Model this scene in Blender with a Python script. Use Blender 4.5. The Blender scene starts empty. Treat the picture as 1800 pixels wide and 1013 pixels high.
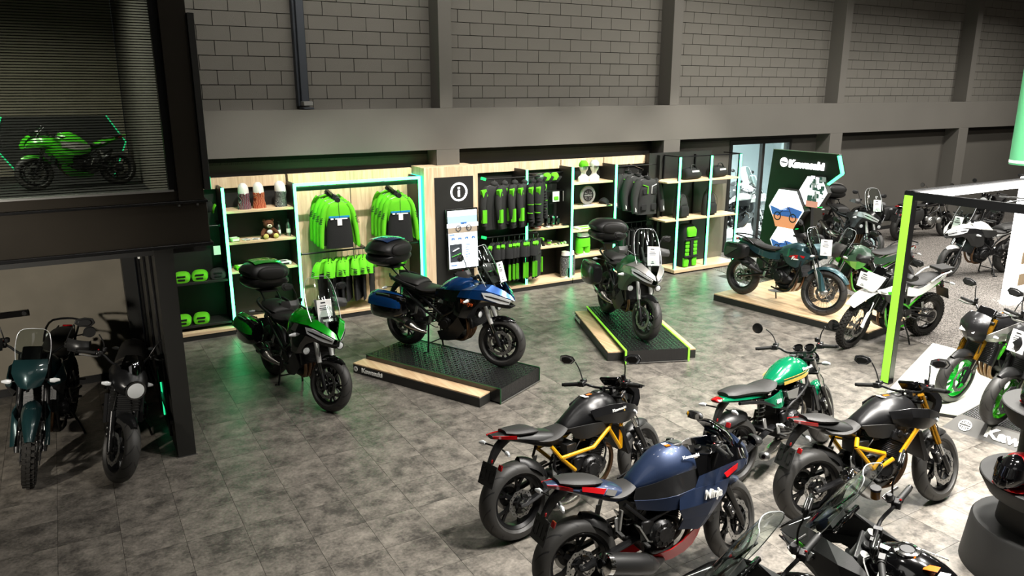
import bpy, bmesh, math, random
from math import sin, cos, pi, radians, sqrt, atan2
from mathutils import Vector, Matrix
random.seed(7)
C = bpy.context.scene.collection
SC = bpy.context.scene
# ------------------------------------------------------------------ camera
AZ, PIT = radians(30.34), radians(14.56)
def heading_to_world(d):
    return Vector((d[0]*cos(AZ)+d[1]*sin(AZ), -d[0]*sin(AZ)+d[1]*cos(AZ), d[2]))
cam = bpy.data.cameras.new('camera'); cam_o = bpy.data.objects.new('camera', cam); C.objects.link(cam_o)
F_ = heading_to_world((0, cos(PIT), -sin(PIT))); R_ = heading_to_world((1, 0, 0)); U_ = R_.cross(F_)
cam_o.matrix_world = Matrix(((R_[0], U_[0], -F_[0], 0), (R_[1], U_[1], -F_[1], 0), (R_[2], U_[2], -F_[2], 3.75), (0, 0, 0, 1)))
cam.sensor_width = 36; cam.lens = 1335.4/1800*36; cam.clip_start = .05; cam.clip_end = 200
SC.camera = cam_o
# ------------------------------------------------------------------ world, lamps, exposure
w = bpy.data.worlds.new('world'); SC.world = w; w.use_nodes = True
w.node_tree.nodes['Background'].inputs[0].default_value = (.9, .95, 1, 1)
w.node_tree.nodes['Background'].inputs[1].default_value = .03
SC.view_settings.view_transform = 'Standard'; SC.view_settings.look = 'None'
SC.view_settings.gamma = 1; SC.view_settings.use_curve_mapping = False
SC.view_settings.exposure = 0.32
SC.cycles.max_bounces = 6; SC.cycles.diffuse_bounces = 3; SC.cycles.glossy_bounces = 3
SC.cycles.transmission_bounces = 5; SC.cycles.transparent_max_bounces = 10
SC.cycles.caustics_reflective = False; SC.cycles.caustics_refractive = False
SC.cycles.sample_clamp_indirect = 4
def area(x, y, z, sx, sy, power, col=(1, .96, .9), aim=None, spread=150):
    l = bpy.data.lights.new('ceiling_or_fill_lamp', 'AREA'); l.shape = 'RECTANGLE'; l.size = sx; l.size_y = sy
    l.energy = power; l.color = col; l.spread = radians(spread)
    o = bpy.data.objects.new('ceiling_or_fill_lamp', l); C.objects.link(o); o.location = (x, y, z)
    if aim: o.rotation_euler = (Vector(aim)-o.location).to_track_quat('-Z', 'Y').to_euler()
    return o
def spot(x, y, z, power, aim, ang=60, blend=.7, col=(1, .95, .88), r=.06):
    l = bpy.data.lights.new('ceiling_or_fill_spot', 'SPOT'); l.energy = power; l.color = col
    l.spot_size = radians(ang); l.spot_blend = blend; l.shadow_soft_size = r
    o = bpy.data.objects.new('ceiling_or_fill_spot', l); C.objects.link(o); o.location = (x, y, z)
    o.rotation_euler = (Vector(aim)-o.location).to_track_quat('-Z', 'Y').to_euler()
    return o
for x_, p_ in ((2.4, 13), (4.6, 30), (6.8, 44)):
    for y_ in (3.6, 6.6): area(x_, y_, 6.8, .35, .35, p_)
for x_, y_ in ((6.2, 1.8), (8.0, 2.6), (7.0, 4.2), (8.8, 4.2), (5.2, 2.8)): area(x_, y_, 6.8, .4, .4, 215, spread=110)
area(7.5, 9.5, 6.9, 14, .4, 200, aim=(7.5, 12.8, 5.0))  # long unseen strip added only to brighten the upper block wall
for x_ in (12.0, 15.5, 19.0, 23.0):
    for y_ in (5.5, 9.0): area(x_, y_, 6.8, .5, .5, 190)
for x_, p_ in ((2.6, 900), (4.3, 1150), (5.9, 850), (7.5, 1300), (9.3, 1300), (11.4, 1300)): spot(x_+.4, 8.6, 6.6, p_, (x_, 12.4, 1.1), 42, .8, (1, .95, .88), .08)
spot(12.0, 5.8, 6.6, 350, (10.9, 8.6, .3), 50, .8); spot(4.2, 5.2, 6.6, 420, (4.3, 8.9, .9), 30, .9); spot(6.2, 5.4, 6.6, 380, (7.2, 8.8, .9), 30, .9); spot(1.8, 5.0, 6.6, 300, (2.3, 8.8, .9), 26, .9)  # last three spots are added to brighten the touring motorcycles
spot(-3.4, 4.6, 2.6, 900, (-.5, 10.9, 1.3), 60, .6, (1, .93, .82), .1)  # unseen spot well below the ceiling, added to light the alcove wall
area(-1.0, 2.0, 6.9, 3, 3, 22)
# ------------------------------------------------------------------ materials
def hexc(h):
    h = h.lstrip('#'); v = [int(h[i:i+2], 16)/255 for i in (0, 2, 4)]
    return tuple(((c/12.92) if c <= .04045 else ((c+.055)/1.055)**2.4) for c in v)
MATS = {}
def mat(name, col='#808080', rough=.5, metal=0, coat=0, spec=.5, emit=0, bump=0, bscale=60, noise=0, nscale=8, alpha=1, trans=0, ior=1.45, flake=0):
    if name in MATS: return MATS[name]
    m = bpy.data.materials.new(name); m.use_nodes = True; nt = m.node_tree; b = nt.nodes['Principled BSDF']
    c = hexc(col) if isinstance(col, str) else col
    b.inputs['Base Color'].default_value = (*c, 1); b.inputs['Roughness'].default_value = rough
    b.inputs['Metallic'].default_value = metal; b.inputs['Coat Weight'].default_value = coat
    b.inputs['Coat Roughness'].default_value = .06; b.inputs['Specular IOR Level'].default_value = spec
    b.inputs['IOR'].default_value = ior
    if trans: b.inputs['Transmission Weight'].default_value = trans
    if emit:
        b.inputs['Emission Color'].default_value = (*c, 1); b.inputs['Emission Strength'].default_value = emit
    L = nt.links.new
    if bump or noise:
        tc = nt.nodes.new('ShaderNodeTexCoord')
    if bump:
        n = nt.nodes.new('ShaderNodeTexNoise'); n.inputs['Scale'].default_value = bscale; L(tc.outputs['Object'], n.inputs[0])
        bu = nt.nodes.new('ShaderNodeBump'); bu.inputs['Strength'].default_value = bump; bu.inputs['Distance'].default_value = .005
        L(n.outputs[0], bu.inputs['Height']); L(bu.outputs[0], b.inputs['Normal'])
    if noise:
        n = nt.nodes.new('ShaderNodeTexNoise'); n.inputs['Scale'].default_value = nscale; n.inputs['Detail'].default_value = 6
        L(tc.outputs['Object'], n.inputs[0])
        mr = nt.nodes.new('ShaderNodeMapRange'); mr.inputs[1].default_value = .3; mr.inputs[2].default_value = .7
        mr.inputs[3].default_value = 1-noise; mr.inputs[4].default_value = 1+noise; L(n.outputs[0], mr.inputs[0])
        mx = nt.nodes.new('ShaderNodeVectorMath'); mx.operation = 'SCALE'; mx.inputs[0].default_value = c
        L(mr.outputs[0], mx.inputs['Scale']); L(mx.outputs[0], b.inputs['Base Color'])
    MATS[name] = m
    return m
def wood_mat(name, c1, c2, axis=0, sc=1, rough=.55):
    m = bpy.data.materials.new(name); m.use_nodes = True; nt = m.node_tree; b = nt.nodes['Principled BSDF']; L = nt.links.new
    g = nt.nodes.new('ShaderNodeNewGeometry'); mp = nt.nodes.new('ShaderNodeMapping'); L(g.outputs['Position'], mp.inputs[0])
    s = [22*sc]*3; s[axis] = 1.6*sc; mp.inputs['Scale'].default_value = s
    n = nt.nodes.new('ShaderNodeTexNoise'); n.inputs['Scale'].default_value = 1; n.inputs['Detail'].default_value = 8; n.inputs['Distortion'].default_value = .6
    L(mp.outputs[0], n.inputs[0]); r = nt.nodes.new('ShaderNodeValToRGB')
    r.color_ramp.elements[0].position = .3; r.color_ramp.elements[1].position = .72
    r.color_ramp.elements[0].color = (*hexc(c1), 1); r.color_ramp.elements[1].color = (*hexc(c2), 1)
    L(n.outputs[0], r.inputs[0]); L(r.outputs[0], b.inputs['Base Color']); b.inputs['Roughness'].default_value = rough
    MATS[name] = m; return m
wood_mat('oak_board', '#c7a985', '#ecd6b4', 2); wood_mat('oak_shelf', '#cdae88', '#ecd4ae', 0)
mat('black_panel', '#242422', .45, noise=.08, nscale=3); mat('dark_steel', '#302c26', .3, .3, noise=.1, nscale=2)
mat('wall_paint', '#5e5b55', .75, bump=.15, bscale=90, noise=.05, nscale=.8)
mat('wall_low', '#56534d', .7, noise=.06, nscale=1)
mat('block_paint', '#67645d', .8, bump=.5, bscale=120, noise=.06, nscale=1.2)
mat('joint', '#211f1c', .95); mat('floor_joint', '#363330', .8)
mat('taupe_wall', '#7d776a', .8, noise=.1, nscale=2.5, bump=.2, bscale=30)
mat('black_plastic', '#1a1a1a', .38, bump=.05, bscale=300); mat('matte_black', '#212120', .6, bump=.12, bscale=250)
mat('gloss_black', '#050506', .12, coat=1); mat('satin_black', '#151516', .3, .2)
mat('rubber', '#131312', .62, bump=.1, bscale=200)
mat('seat_vinyl', '#201f1e', .55, bump=.25, bscale=260)
mat('steel', '#9a9a98', .28, .9, noise=.12, nscale=20); mat('chrome', '#d8d8d6', .1, 1); mat('alu', '#a9a9a6', .4, .85)
mat('dark_alu', '#3a3a3a', .38, .8); mat('engine_black', '#202021', .36, .5, noise=.3, nscale=30, bump=.2, bscale=120)
mat('exhaust', '#b0aca4', .25, 1, noise=.1); mat('header', '#7a5f48', .35, .9, noise=.3, nscale=12)
mat('gold_frame', '#d9a016', .3, .35, coat=.4); mat('gold_fork', '#c08a26', .25, .8)
mat('red_lens', '#8f0d10', .12, coat=1); mat('orange_lens', '#e06a10', .15, coat=1); mat('clear_lens', '#dde1e3', .16, .15, coat=1); mat('guard_grey', '#454545', .45); mat('fork_silver', '#cfcfcc', .32, .45)
mat('white_plastic', '#e8e8e4', .4); mat('price_paper', '#f2f2f0', .6); mat('white_letter', '#f4f4f0', .5)
mat('lit_letter', (1, 1, 1), .5, emit=3.2); mat('head_white', '#ece9e2', .45)
mat('mirror_glass', '#c4c8cc', .03, 1)
mat('green_paint', '#0fa31a', .2, .25, coat=1, noise=.12, nscale=3); mat('blue_paint', '#0f4585', .2, .45, coat=1)
mat('navy_paint', '#22304c', .42, .45, coat=.3); mat('rs_green', '#04704a', .16, .3, coat=1)
mat('grey_paint', '#4b4a48', .35, .6, coat=.4); mat('silver_paint', '#9b9995', .3, .5, coat=.6)
mat('graphite_paint', '#2a2a2b', .3, .6, coat=.5); mat('teal_paint', '#2c4a50', .35, .35, coat=.4)
mat('dark_teal', '#173133', .3, .3, coat=.7); mat('white_paint', '#e4e4e0', .3, coat=.6)
mat('red_paint', '#b80c14', .38, 0, coat=.15); mat('lime', '#6fd21c', .5); mat('lime_cloth', '#5fc417', .85, bump=.3, bscale=80)
mat('rim_green_glow', '#17d63c', .3, emit=.12); mat('kawa_green', '#3aa51a', .25, coat=.8); mat('olive_paint', '#33503c', .4, .2, coat=.3); mat('pale_green', '#a9c98c', .4)  # rim emission stands in for green light falling on the wheel
mat('black_cloth', '#191a1a', .9, bump=.4, bscale=70); mat('grey_cloth', '#2b2c2b', .9, bump=.4, bscale=90)
mat('blue_stripe', '#1380b8', .8); mat('white_cloth', '#dcdcd8', .85)
mat('brown_fur', '#59331c', .95, bump=.8, bscale=120); mat('tan_fur', '#cfc2ad', .95, bump=.8, bscale=120)
mat('orange', '#d8581a', .6); mat('dark_green_metal', '#1e5d33', .35, .3, coat=.5)
mat('gold_stripe', '#caa04a', .35, .2); mat('lime_tape_glow', '#8be03a', .45, emit=.35)  # lime tape is no lamp; its faint glow is put into the material
mat('led_panel', (.08, 1, .32), .5, emit=3); mat('led_green', (.06, 1, .30), .5, emit=9); mat('led_dim', (.01, .8, .12), .5, emit=1.2); mat('led_white', (1, .98, .95), .5, emit=9)
mat('cyan_side', (.02, .75, .55), .5, emit=1.4); mat('led_thin', (.02, .8, .3), .5, emit=.9)
mat('knob_rubber', '#1d1b18', .8, bump=.3, bscale=100)
def glass_mat(name, tint, a, rough=.03):
    m = bpy.data.materials.new(name); m.use_nodes = True; nt = m.node_tree; nt.nodes.clear(); L = nt.links.new
    o = nt.nodes.new('ShaderNodeOutputMaterial'); t = nt.nodes.new('ShaderNodeBsdfTransparent'); g = nt.nodes.new('ShaderNodeBsdfGlossy')
    g.inputs['Roughness'].default_value = rough; t.inputs[0].default_value = (*tint, 1)
    f = nt.nodes.new('ShaderNodeFresnel'); f.inputs[0].default_value = 1.5
    ad = nt.nodes.new('ShaderNodeMath'); ad.operation = 'ADD'; ad.inputs[1].default_value = a; L(f.outputs[0], ad.inputs[0]); ge = nt.nodes.new('ShaderNodeNewGeometry'); iv = nt.nodes.new('ShaderNodeMath'); iv.operation = 'SUBTRACT'; iv.inputs[0].default_value = 1; L(ge.outputs['Backfacing'], iv.inputs[1])
    ml = nt.nodes.new('ShaderNodeMath'); ml.operation = 'MULTIPLY'; L(ad.outputs[0], ml.inputs[0]); L(iv.outputs[0], ml.inputs[1])
    mx = nt.nodes.new('ShaderNodeMixShader'); L(ml.outputs[0], mx.inputs[0]); L(t.outputs[0], mx.inputs[1]); L(g.outputs[0], mx.inputs[2]); L(mx.outputs[0], o.inputs[0])
    MATS[name] = m; return m
glass_mat('clear_screen', (.86, .9, .88), .02); glass_mat('smoke_screen', (.22, .22, .22), .06); glass_mat('window_glass', (.55, .57, .53), .0)
def tyre_mat():
    m = bpy.data.materials.new('tyre_rubber'); m.use_nodes = True; nt = m.node_tree; b = nt.nodes['Principled BSDF']; L = nt.links.new
    tc = nt.nodes.new('ShaderNodeTexCoord'); sp = nt.nodes.new('ShaderNodeSeparateXYZ'); L(tc.outputs['Object'], sp.inputs[0])
    def M(op, a=None, bb=None, c=None):
        n = nt.nodes.new('ShaderNodeMath'); n.operation = op
        for i, v in enumerate((a, bb, c)):
            if v is None: continue
            if isinstance(v, (int, float)): n.inputs[i].default_value = v
            else: L(v, n.inputs[i])
        return n.outputs[0]
    an = M('ARCTAN2', sp.outputs[2], sp.outputs[0]); ay = M('ABSOLUTE', sp.outputs[1])
    ph = M('ADD', M('MULTIPLY', an, 13), M('MULTIPLY', M('POWER', ay, .7), 38))
    s = M('SINE', ph); g = M('GREATER_THAN', s, .93)
    zone = M('MULTIPLY', M('GREATER_THAN', ay, .008), M('LESS_THAN', ay, .075))
    r2 = M('SQRT', M('ADD', M('MULTIPLY', sp.outputs[0], sp.outputs[0]), M('MULTIPLY', sp.outputs[2], sp.outputs[2])))
    gr = M('MULTIPLY', M('MULTIPLY', g, zone), M('GREATER_THAN', r2, .262))
    mix = nt.nodes.new('ShaderNodeMixRGB'); mix.inputs[1].default_value = (*hexc('#2d2c2a'), 1); mix.inputs[2].default_value = (.004, .004, .004, 1)
    L(gr, mix.inputs[0]); L(mix.outputs[0], b.inputs['Base Color']); b.inputs['Roughness'].default_value = .55
    bu = nt.nodes.new('ShaderNodeBump'); bu.invert = True; bu.inputs['Strength'].default_value = .6; bu.inputs['Distance'].default_value = .004
    L(gr, bu.inputs['Height']); L(bu.outputs[0], b.inputs['Normal'])
    MATS['tyre_rubber'] = m
tyre_mat()
# ------------------------------------------------------------------ mesh kit
def catmull(ps, m):
    n = len(ps); out = []
    for i in range(n-1):
        p0 = ps[max(i-1, 0)]; p1 = ps[i]; p2 = ps[i+1]; p3 = ps[min(i+2, n-1)]
        for k in range(m):
            t = k/m
            out.append(tuple(.5*((2*b)+(-a+c)*t+(2*a-5*b+4*c-d)*t*t+(-a+3*b-3*c+d)*t**3) for a, b, c, d in zip(p0, p1, p2, p3)))
    out.append(tuple(ps[-1])); return out
class MB:
    def __init__(s, m=None, T=None):
        s.v = []; s.f = []; s.fm = []; s.ms = []; s.T = T or Matrix.Identity(4); s.cur = 0
        if m: s.mat(m)
    def mat(s, m):
        if not isinstance(m, str): m = m.name
        if m not in s.ms: s.ms.append(m)
        s.cur = s.ms.index(m); return s
    def add(s, vs, fs):
        o = len(s.v); T = s.T; s.v += [T @ Vector(p) for p in vs]; s.f += [[i+o for i in f] for f in fs]; s.fm += [s.cur]*len(fs); return s
    def box(s, c, d, R=None, tap=1):
        x, y, z = d[0]/2, d[1]/2, d[2]/2
        vs = [Vector((a*x*(tap if e > 0 else 1), b*y*(tap if e > 0 else 1), e*z)) for e in (-1, 1) for b in (-1, 1) for a in (-1, 1)]
        if R: vs = [R @ v for v in vs]
        c = Vector(c)
        return s.add([v+c for v in vs], [(0, 2, 3, 1), (4, 5, 7, 6), (0, 1, 5, 4), (2, 6, 7, 3), (0, 4, 6, 2), (1, 3, 7, 5)])
    def bar(s, a, b, wd, ht, up=(0, 0, 1)):
        a, b = Vector(a), Vector(b); d = b-a; L = d.length; d.normalize(); u = Vector(up); r = d.cross(u)
        if r.length < 1e-4: r = d.cross(Vector((0, 1, 0)))
        r.normalize(); u = r.cross(d)
        return s.box((a+b)/2, (L, wd, ht), Matrix((d, r, u)).transposed())
    def tube(s, ps, r, n=8, cap=True, sm=0, flat=1):
        ps = [tuple(p) for p in ps]
        rs = list(r) if isinstance(r, (list, tuple)) else [r]*len(ps)
        if sm: q = catmull([p+(rr,) for p, rr in zip(ps, rs)], sm); ps = [p[:3] for p in q]; rs = [p[3] for p in q]
        ps = [Vector(p) for p in ps]; N = len(ps); vs = []; u = None
        for i in range(N):
            d = (ps[min(i+1, N-1)]-ps[max(i-1, 0)]).normalized()
            if u is None: u = d.cross(Vector((0, 0, 1)) if abs(d.z) < .9 else Vector((0, 1, 0))).normalized()
            u = (u-d*u.dot(d)).normalized(); w_ = d.cross(u)
            for k in range(n):
                a = 2*pi*k/n; vs.append(ps[i]+u*(cos(a)*rs[i])+w_*(sin(a)*rs[i]*flat))
        fs = [(i*n+k, i*n+(k+1) % n, (i+1)*n+(k+1) % n, (i+1)*n+k) for i in range(N-1) for k in range(n)]
        if cap: fs += [tuple(range(n))[::-1], tuple((N-1)*n+k for k in range(n))]
        return s.add(vs, fs)
    def cyl(s, a, b, r, n=16, r2=None):
        return s.tube([a, b], [r, r if r2 is None else r2], n)
    def lathe(s, prof, n=32, c=(0, 0, 0), ax='y', closed=False, mod=None):
        vs = []
        for k in range(n):
            a = 2*pi*k/n
            for j, (r, h) in enumerate(prof):
                rr = r*(1+mod(a, j)) if mod else r
                p = (rr*cos(a), h, rr*sin(a)) if ax == 'y' else ((rr*cos(a), rr*sin(a), h) if ax == 'z' else (h, rr*cos(a), rr*sin(a)))
                vs.append(Vector(p)+Vector(c))
        m = len(prof); fs = []
        for k in range(n):
            for j in range(m if closed else m-1):
                j2 = (j+1) % m; k2 = (k+1) % n; fs.append((k*m+j, k*m+j2, k2*m+j2, k2*m+j))
        return s.add(vs, fs)
    def loft(s, secs, n=20, sm=3, ax='x'):
        # sec = (station, lateral centre, low, high, half width, top factor, bottom factor, exponent)
        q = catmull(secs, sm) if sm > 1 else secs; vs = []
        for (x, yc, zb, zt, w_, tf, bf, e) in q:
            zc, hh = (zb+zt)/2, (zt-zb)/2
            for k in range(n):
                a = 2*pi*k/n; cc, ss = cos(a), sin(a)
                y = math.copysign(abs(cc)**(2/e), cc)*w_; zz = math.copysign(abs(ss)**(2/e), ss)
                y *= 1+((tf if zz > 0 else bf)-1)*abs(zz); p = (x, yc+y, zc+zz*hh)
                vs.append(p if ax == 'x' else ((p[1], p[0], p[2]) if ax == 'y' else (p[1], p[2], p[0])))
        N = len(q); fs = [(i*n+k, i*n+(k+1) % n, (i+1)*n+(k+1) % n, (i+1)*n+k) for i in range(N-1) for k in range(n)]
        fs += [tuple(range(n))[::-1], tuple((N-1)*n+k for k in range(n))]
        return s.add(vs, fs)
    def grid(s, rows, t=.006, sm=1, smc=1, mirror=False):
        if mirror: rows = [[(p[0], -p[1], p[2]) for p in r] for r in rows]
        if sm > 1: rows = [catmull(r, sm) for r in rows]
        if smc > 1: cols = [catmull([r[j] for r in rows], smc) for j in range(len(rows[0]))]; rows = [[c[i] for c in cols] for i in range(len(cols[0]))]
        R, K = len(rows), len(rows[0]); P = [[Vector(p) for p in r] for r in rows]; vs = [p for r in P for p in r]; back = []
        for i in range(R):
            for j in range(K):
                du = P[i][min(j+1, K-1)]-P[i][max(j-1, 0)]; dv = P[min(i+1, R-1)][j]-P[max(i-1, 0)][j]; nn = du.cross(dv)
                nn = nn.normalized() if nn.length > 1e-9 else Vector((0, 1, 0)); back.append(P[i][j]-nn*t)
        o = R*K; fs = [(i*K+j, i*K+j+1, (i+1)*K+j+1, (i+1)*K+j) for i in range(R-1) for j in range(K-1)]
        fs += [tuple(o+a for a in f[::-1]) for f in fs]
        rim = [j for j in range(K)]+[i*K+K-1 for i in range(1, R)]+[(R-1)*K+j for j in range(K-2, -1, -1)]+[i*K for i in range(R-2, 0, -1)]
        fs += [(rim[k], o+rim[k], o+rim[(k+1) % len(rim)], rim[(k+1) % len(rim)]) for k in range(len(rim))]
        return s.add(vs+back, fs)
    def poly(s, pts, t, axis=1):
        # flat outline (2-D) extruded by t: list of (u,v); axis = normal axis, origin offset via T
        n = len(pts); mk = (lambda u, v, d: (u, d, v)) if axis == 1 else ((lambda u, v, d: (d, u, v)) if axis == 0 else (lambda u, v, d: (u, v, d)))
        return s.add([mk(u, v, -t/2) for u, v in pts]+[mk(u, v, t/2) for u, v in pts],
                     [tuple(range(n)), tuple(range(2*n-1, n-1, -1))]+[(i, i+n, (i+1) % n+n, (i+1) % n) for i in range(n)])
    def ball(s, c, r, n=14, m=8, sc=(1, 1, 1)):
        prof = [(max(cos(-pi/2+pi*j/m), .0)*1, sin(-pi/2+pi*j/m)) for j in range(m+1)]
        vs = []; c = Vector(c)
        for k in range(n):
            a = 2*pi*k/n
            for (rr, h) in prof: vs.append(c+Vector((rr*cos(a)*r*sc[0], rr*sin(a)*r*sc[1], h*r*sc[2])))
        m1 = m+1; return s.add(vs, [(k*m1+j, ((k+1) % n)*m1+j, ((k+1) % n)*m1+j+1, k*m1+j+1) for k in range(n) for j in range(m)])
    def mesh(s, name, ang=38):
        me = bpy.data.meshes.new(name); me.from_pydata([tuple(v) for v in s.v], [], s.f)
        for m in s.ms: me.materials.append(MATS[m])
        me.polygons.foreach_set('material_index', s.fm)
        bm = bmesh.new(); bm.from_mesh(me); bmesh.ops.remove_doubles(bm, verts=bm.verts, dist=1e-5)
        bmesh.ops.recalc_face_normals(bm, faces=bm.faces); bm.to_mesh(me); bm.free()
        me.shade_smooth(); me.set_sharp_from_angle(angle=radians(ang)); return me
    def build(s, name, parent=None, loc=None, rot=None, bevel=0, seg=1, ang=38, me=None):
        o = bpy.data.objects.new(name, me or s.mesh(name, ang)); C.objects.link(o)
        if parent: o.parent = parent
        if loc: o.location = loc
        if rot: o.rotation_euler = rot
        if bevel:
            b = o.modifiers.new('bevel', 'BEVEL'); b.width = bevel; b.segments = seg; b.limit_method = 'ANGLE'; b.angle_limit = radians(40); b.use_clamp_overlap = True
        return o
def empty(name, loc=(0, 0, 0), rz=0):
    o = bpy.data.objects.new(name, None); C.objects.link(o); o.location = loc; o.rotation_euler = (0, 0, rz); o.empty_display_size = .1; return o
def tag(o, label=None, cat=None, group=None, kind=None):
    if label: o['label'] = label
    if cat: o['category'] = cat
    if group: o['group'] = group
    if kind: o['kind'] = kind
    return o
def bx(name, lo, hi, m, parent=None, bevel=0, kind=None):
    c = [(a+b)/2 for a, b in zip(lo, hi)]; d = [b-a for a, b in zip(lo, hi)]
    if parent is None or parent.type == 'MESH' and 'kind' in parent: o = MB(m).box(c, d).build(name, parent, bevel=bevel)
    else: o = MB(m).box((0, 0, 0), d).build(name, parent, loc=c, bevel=bevel)
    if kind: o['kind'] = kind
    return o
def copy_tree(o, parent=None):
    c = o.copy(); C.objects.link(c)
    if parent: c.parent = parent
    for ch in list(o.children): copy_tree(ch, c)
    return c
FONT_CACHE = {}
def text_mesh(txt, size, m, ext=.003, bold=.0, width=1, shear=0):
    k = (txt, size, m, ext, bold, width, shear)
    if k in FONT_CACHE: return FONT_CACHE[k]
    cu = bpy.data.curves.new('lettering', 'FONT'); cu.body = txt; cu.size = size; cu.extrude = ext; cu.offset = bold; cu.shear = shear
    cu.align_x = 'CENTER'; cu.align_y = 'CENTER'; cu.resolution_u = 3
    o = bpy.data.objects.new('tmp_text', cu); C.objects.link(o); dg = bpy.context.evaluated_depsgraph_get()
    me = bpy.data.meshes.new_from_object(o.evaluated_get(dg)); bpy.data.objects.remove(o)
    for v in me.vertices: v.co.x *= width
    me.materials.clear(); me.materials.append(MATS[m]); me.name = 'lettering'; FONT_CACHE[k] = me; return me
def text(txt, size, m, parent, M, name='lettering', **k):
    o = bpy.data.objects.new(name, text_mesh(txt, size, m, **k)); C.objects.link(o)
    if parent: o.parent = parent
    o.matrix_local = M; return o
def frame(o, xdir, ydir):
    x = Vector(xdir).normalized(); y = Vector(ydir); y = (y-x*y.dot(x)).normalized(); z = x.cross(y)
    return Matrix(((x[0], y[0], z[0], o[0]), (x[1], y[1], z[1], o[1]), (x[2], y[2], z[2], o[2]), (0, 0, 0, 1)))
def emblem(m, r, t, parent, M, name='round_emblem'):
    # ring with the mirrored bar mark inside (flat badge)
    b = MB(m); n = 28
    b.lathe([(r, -t/2), (r, t/2), (r*.86, t/2), (r*.86, -t/2)], n, ax='z', closed=True)
    q = r*.10
    for sx, sy in ((1, 1), (-1, 1), (1, -1), (-1, -1)):
        b.box((sx*r*.12, sy*r*.48, 0), (q, r*.62, t)); b.box((sx*r*.48, sy*r*.2, 0), (r*.62, q, t)); b.box((sx*r*.42, sy*r*.55, 0), (q, r*.34, t))
    o = b.build(name, parent); o.matrix_local = M; return o
# ------------------------------------------------------------------ motorcycle kit
MESHES = {}
def cached(key, fn):
    if key not in MESHES: MESHES[key] = fn()
    return MESHES[key]
def put(me, name, parent, M=None):
    o = bpy.data.objects.new(name, me); C.objects.link(o); o.parent = parent
    if M is not None: o.matrix_local = M
    return o
def tyre_mesh(r, wd, rb, knob):
    b = MB('knob_rubber' if knob else 'tyre_rubber'); rm = r-(.05 if wd < .15 else .06); h = wd/2
    pr = [(rb, -h*.72), (rb+.012, -h*.86), ((rb+rm)/2, -h*1.0), (rm, -h*.98)]
    for k in range(-4, 5): a = k*pi/10; pr.append((rm+(r-rm-(.012 if knob else 0))*cos(a), h*.97*sin(a)))
    pr += [(rm, h*.98), ((rb+rm)/2, h), (rb+.012, h*.86), (rb, h*.72), (rb-.006, 0)]
    b.lathe(pr, 64, closed=True)
    if knob:
        n = 40
        for k in range(n):
            for q, (hh, dr, w1) in enumerate(((0, 0, .3), (-.62, .010, .26), (.62, .010, .26), (-.93, .034, .13), (.93, .034, .13))):
                a = 2*pi*(k+(.5 if q in (1, 2) else 0))/n; R = Matrix.Rotation(-a, 3, 'Y')
                rr = r-.008-dr; b.box((rr*cos(a), hh*h, rr*sin(a)), (.02, wd*w1, 2*pi*r/n*.62), R)
    return b.mesh('tyre')
def rim_mesh(rb, wd, style, m):
    b = MB(m); h = wd*.36
    b.lathe([(rb+.006, -h), (rb+.006, -h+.008), (rb-.014, -h+.02), (rb-.02, 0), (rb-.014, h-.02), (rb+.006, h-.008), (rb+.006, h), (rb-.006, h), (rb-.03, h-.02), (rb-.034, 0), (rb-.03, -h+.02), (rb-.006, -h)], 48, closed=True)
    if style == 'wire':
        b.mat('alu'); b.lathe([(.0, -.055), (.03, -.055), (.045, -.045), (.022, -.03), (.022, .03), (.045, .045), (.03, .055), (0, .055)], 16); b.mat('steel')
        for k in range(36):
            a = 2*pi*k/36; sd = 1 if k % 2 else -1; a2 = a+(.42 if k % 4 < 2 else -.42)
            b.tube([(.042*cos(a2), sd*.042, .042*sin(a2)), ((rb-.03)*cos(a), sd*.004, (rb-.03)*sin(a))], .0022, 4)
    else:
        b.lathe([(0, -.05), (.035, -.05), (.042, -.03), (.04, .03), (.035, .05), (0, .05)], 20)
        n, tw = {'y5': (5, .2), 'v10': (10, .0), 's6': (6, .12), 'y7': (7, .1)}[style]
        for k in range(n):
            a = 2*pi*k/n
            if style == 'v10': b.bar((.035*cos(a), 0, .035*sin(a)), ((rb-.02)*cos(a), 0, (rb-.02)*sin(a)), .026, .017, (0, 1, 0))
            else:
                am = a+tw; mid = (.11*cos(a), 0, .11*sin(a)); b.bar((.03*cos(a), 0, .03*sin(a)), mid, .03, .03, (0, 1, 0))
                for s_ in (-1, 1): b.bar((.1*cos(a), 0, .1*sin(a)), ((rb-.02)*cos(a+s_*tw), 0, (rb-.02)*sin(a+s_*tw)), .022, .018, (0, 1, 0))
    return b.mesh('rim')
def disc_mesh(r, wavy):
    b = MB('steel'); md = (lambda a, j: (.035*sin(a*10) if (wavy and j < 2) else 0))
    b.lathe([(r, -.0025), (r, .0025), (r*.74, .0025), (r*.74, -.0025)], 60, closed=True, mod=md); b.mat('satin_black')
    for k in range(20):
        a = 2*pi*k/20+.1; rr = r*(.82 if k % 2 else .92)
        b.lathe([(0, -.0032), (.006, -.0032), (.006, .0032), (0, .0032)], 6, c=(rr*cos(a), 0, rr*sin(a)))
    for k in range(5):
        a = 2*pi*k/5; b.bar((.04*cos(a), 0, .04*sin(a)), (r*.78*cos(a+.25), 0, r*.78*sin(a+.25)), .006, .018, (0, 1, 0))
    b.lathe([(.05, -.004), (.05, .004), (.034, .004), (.034, -.004)], 20, closed=True)
    return b.mesh('brake_disc')
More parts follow.
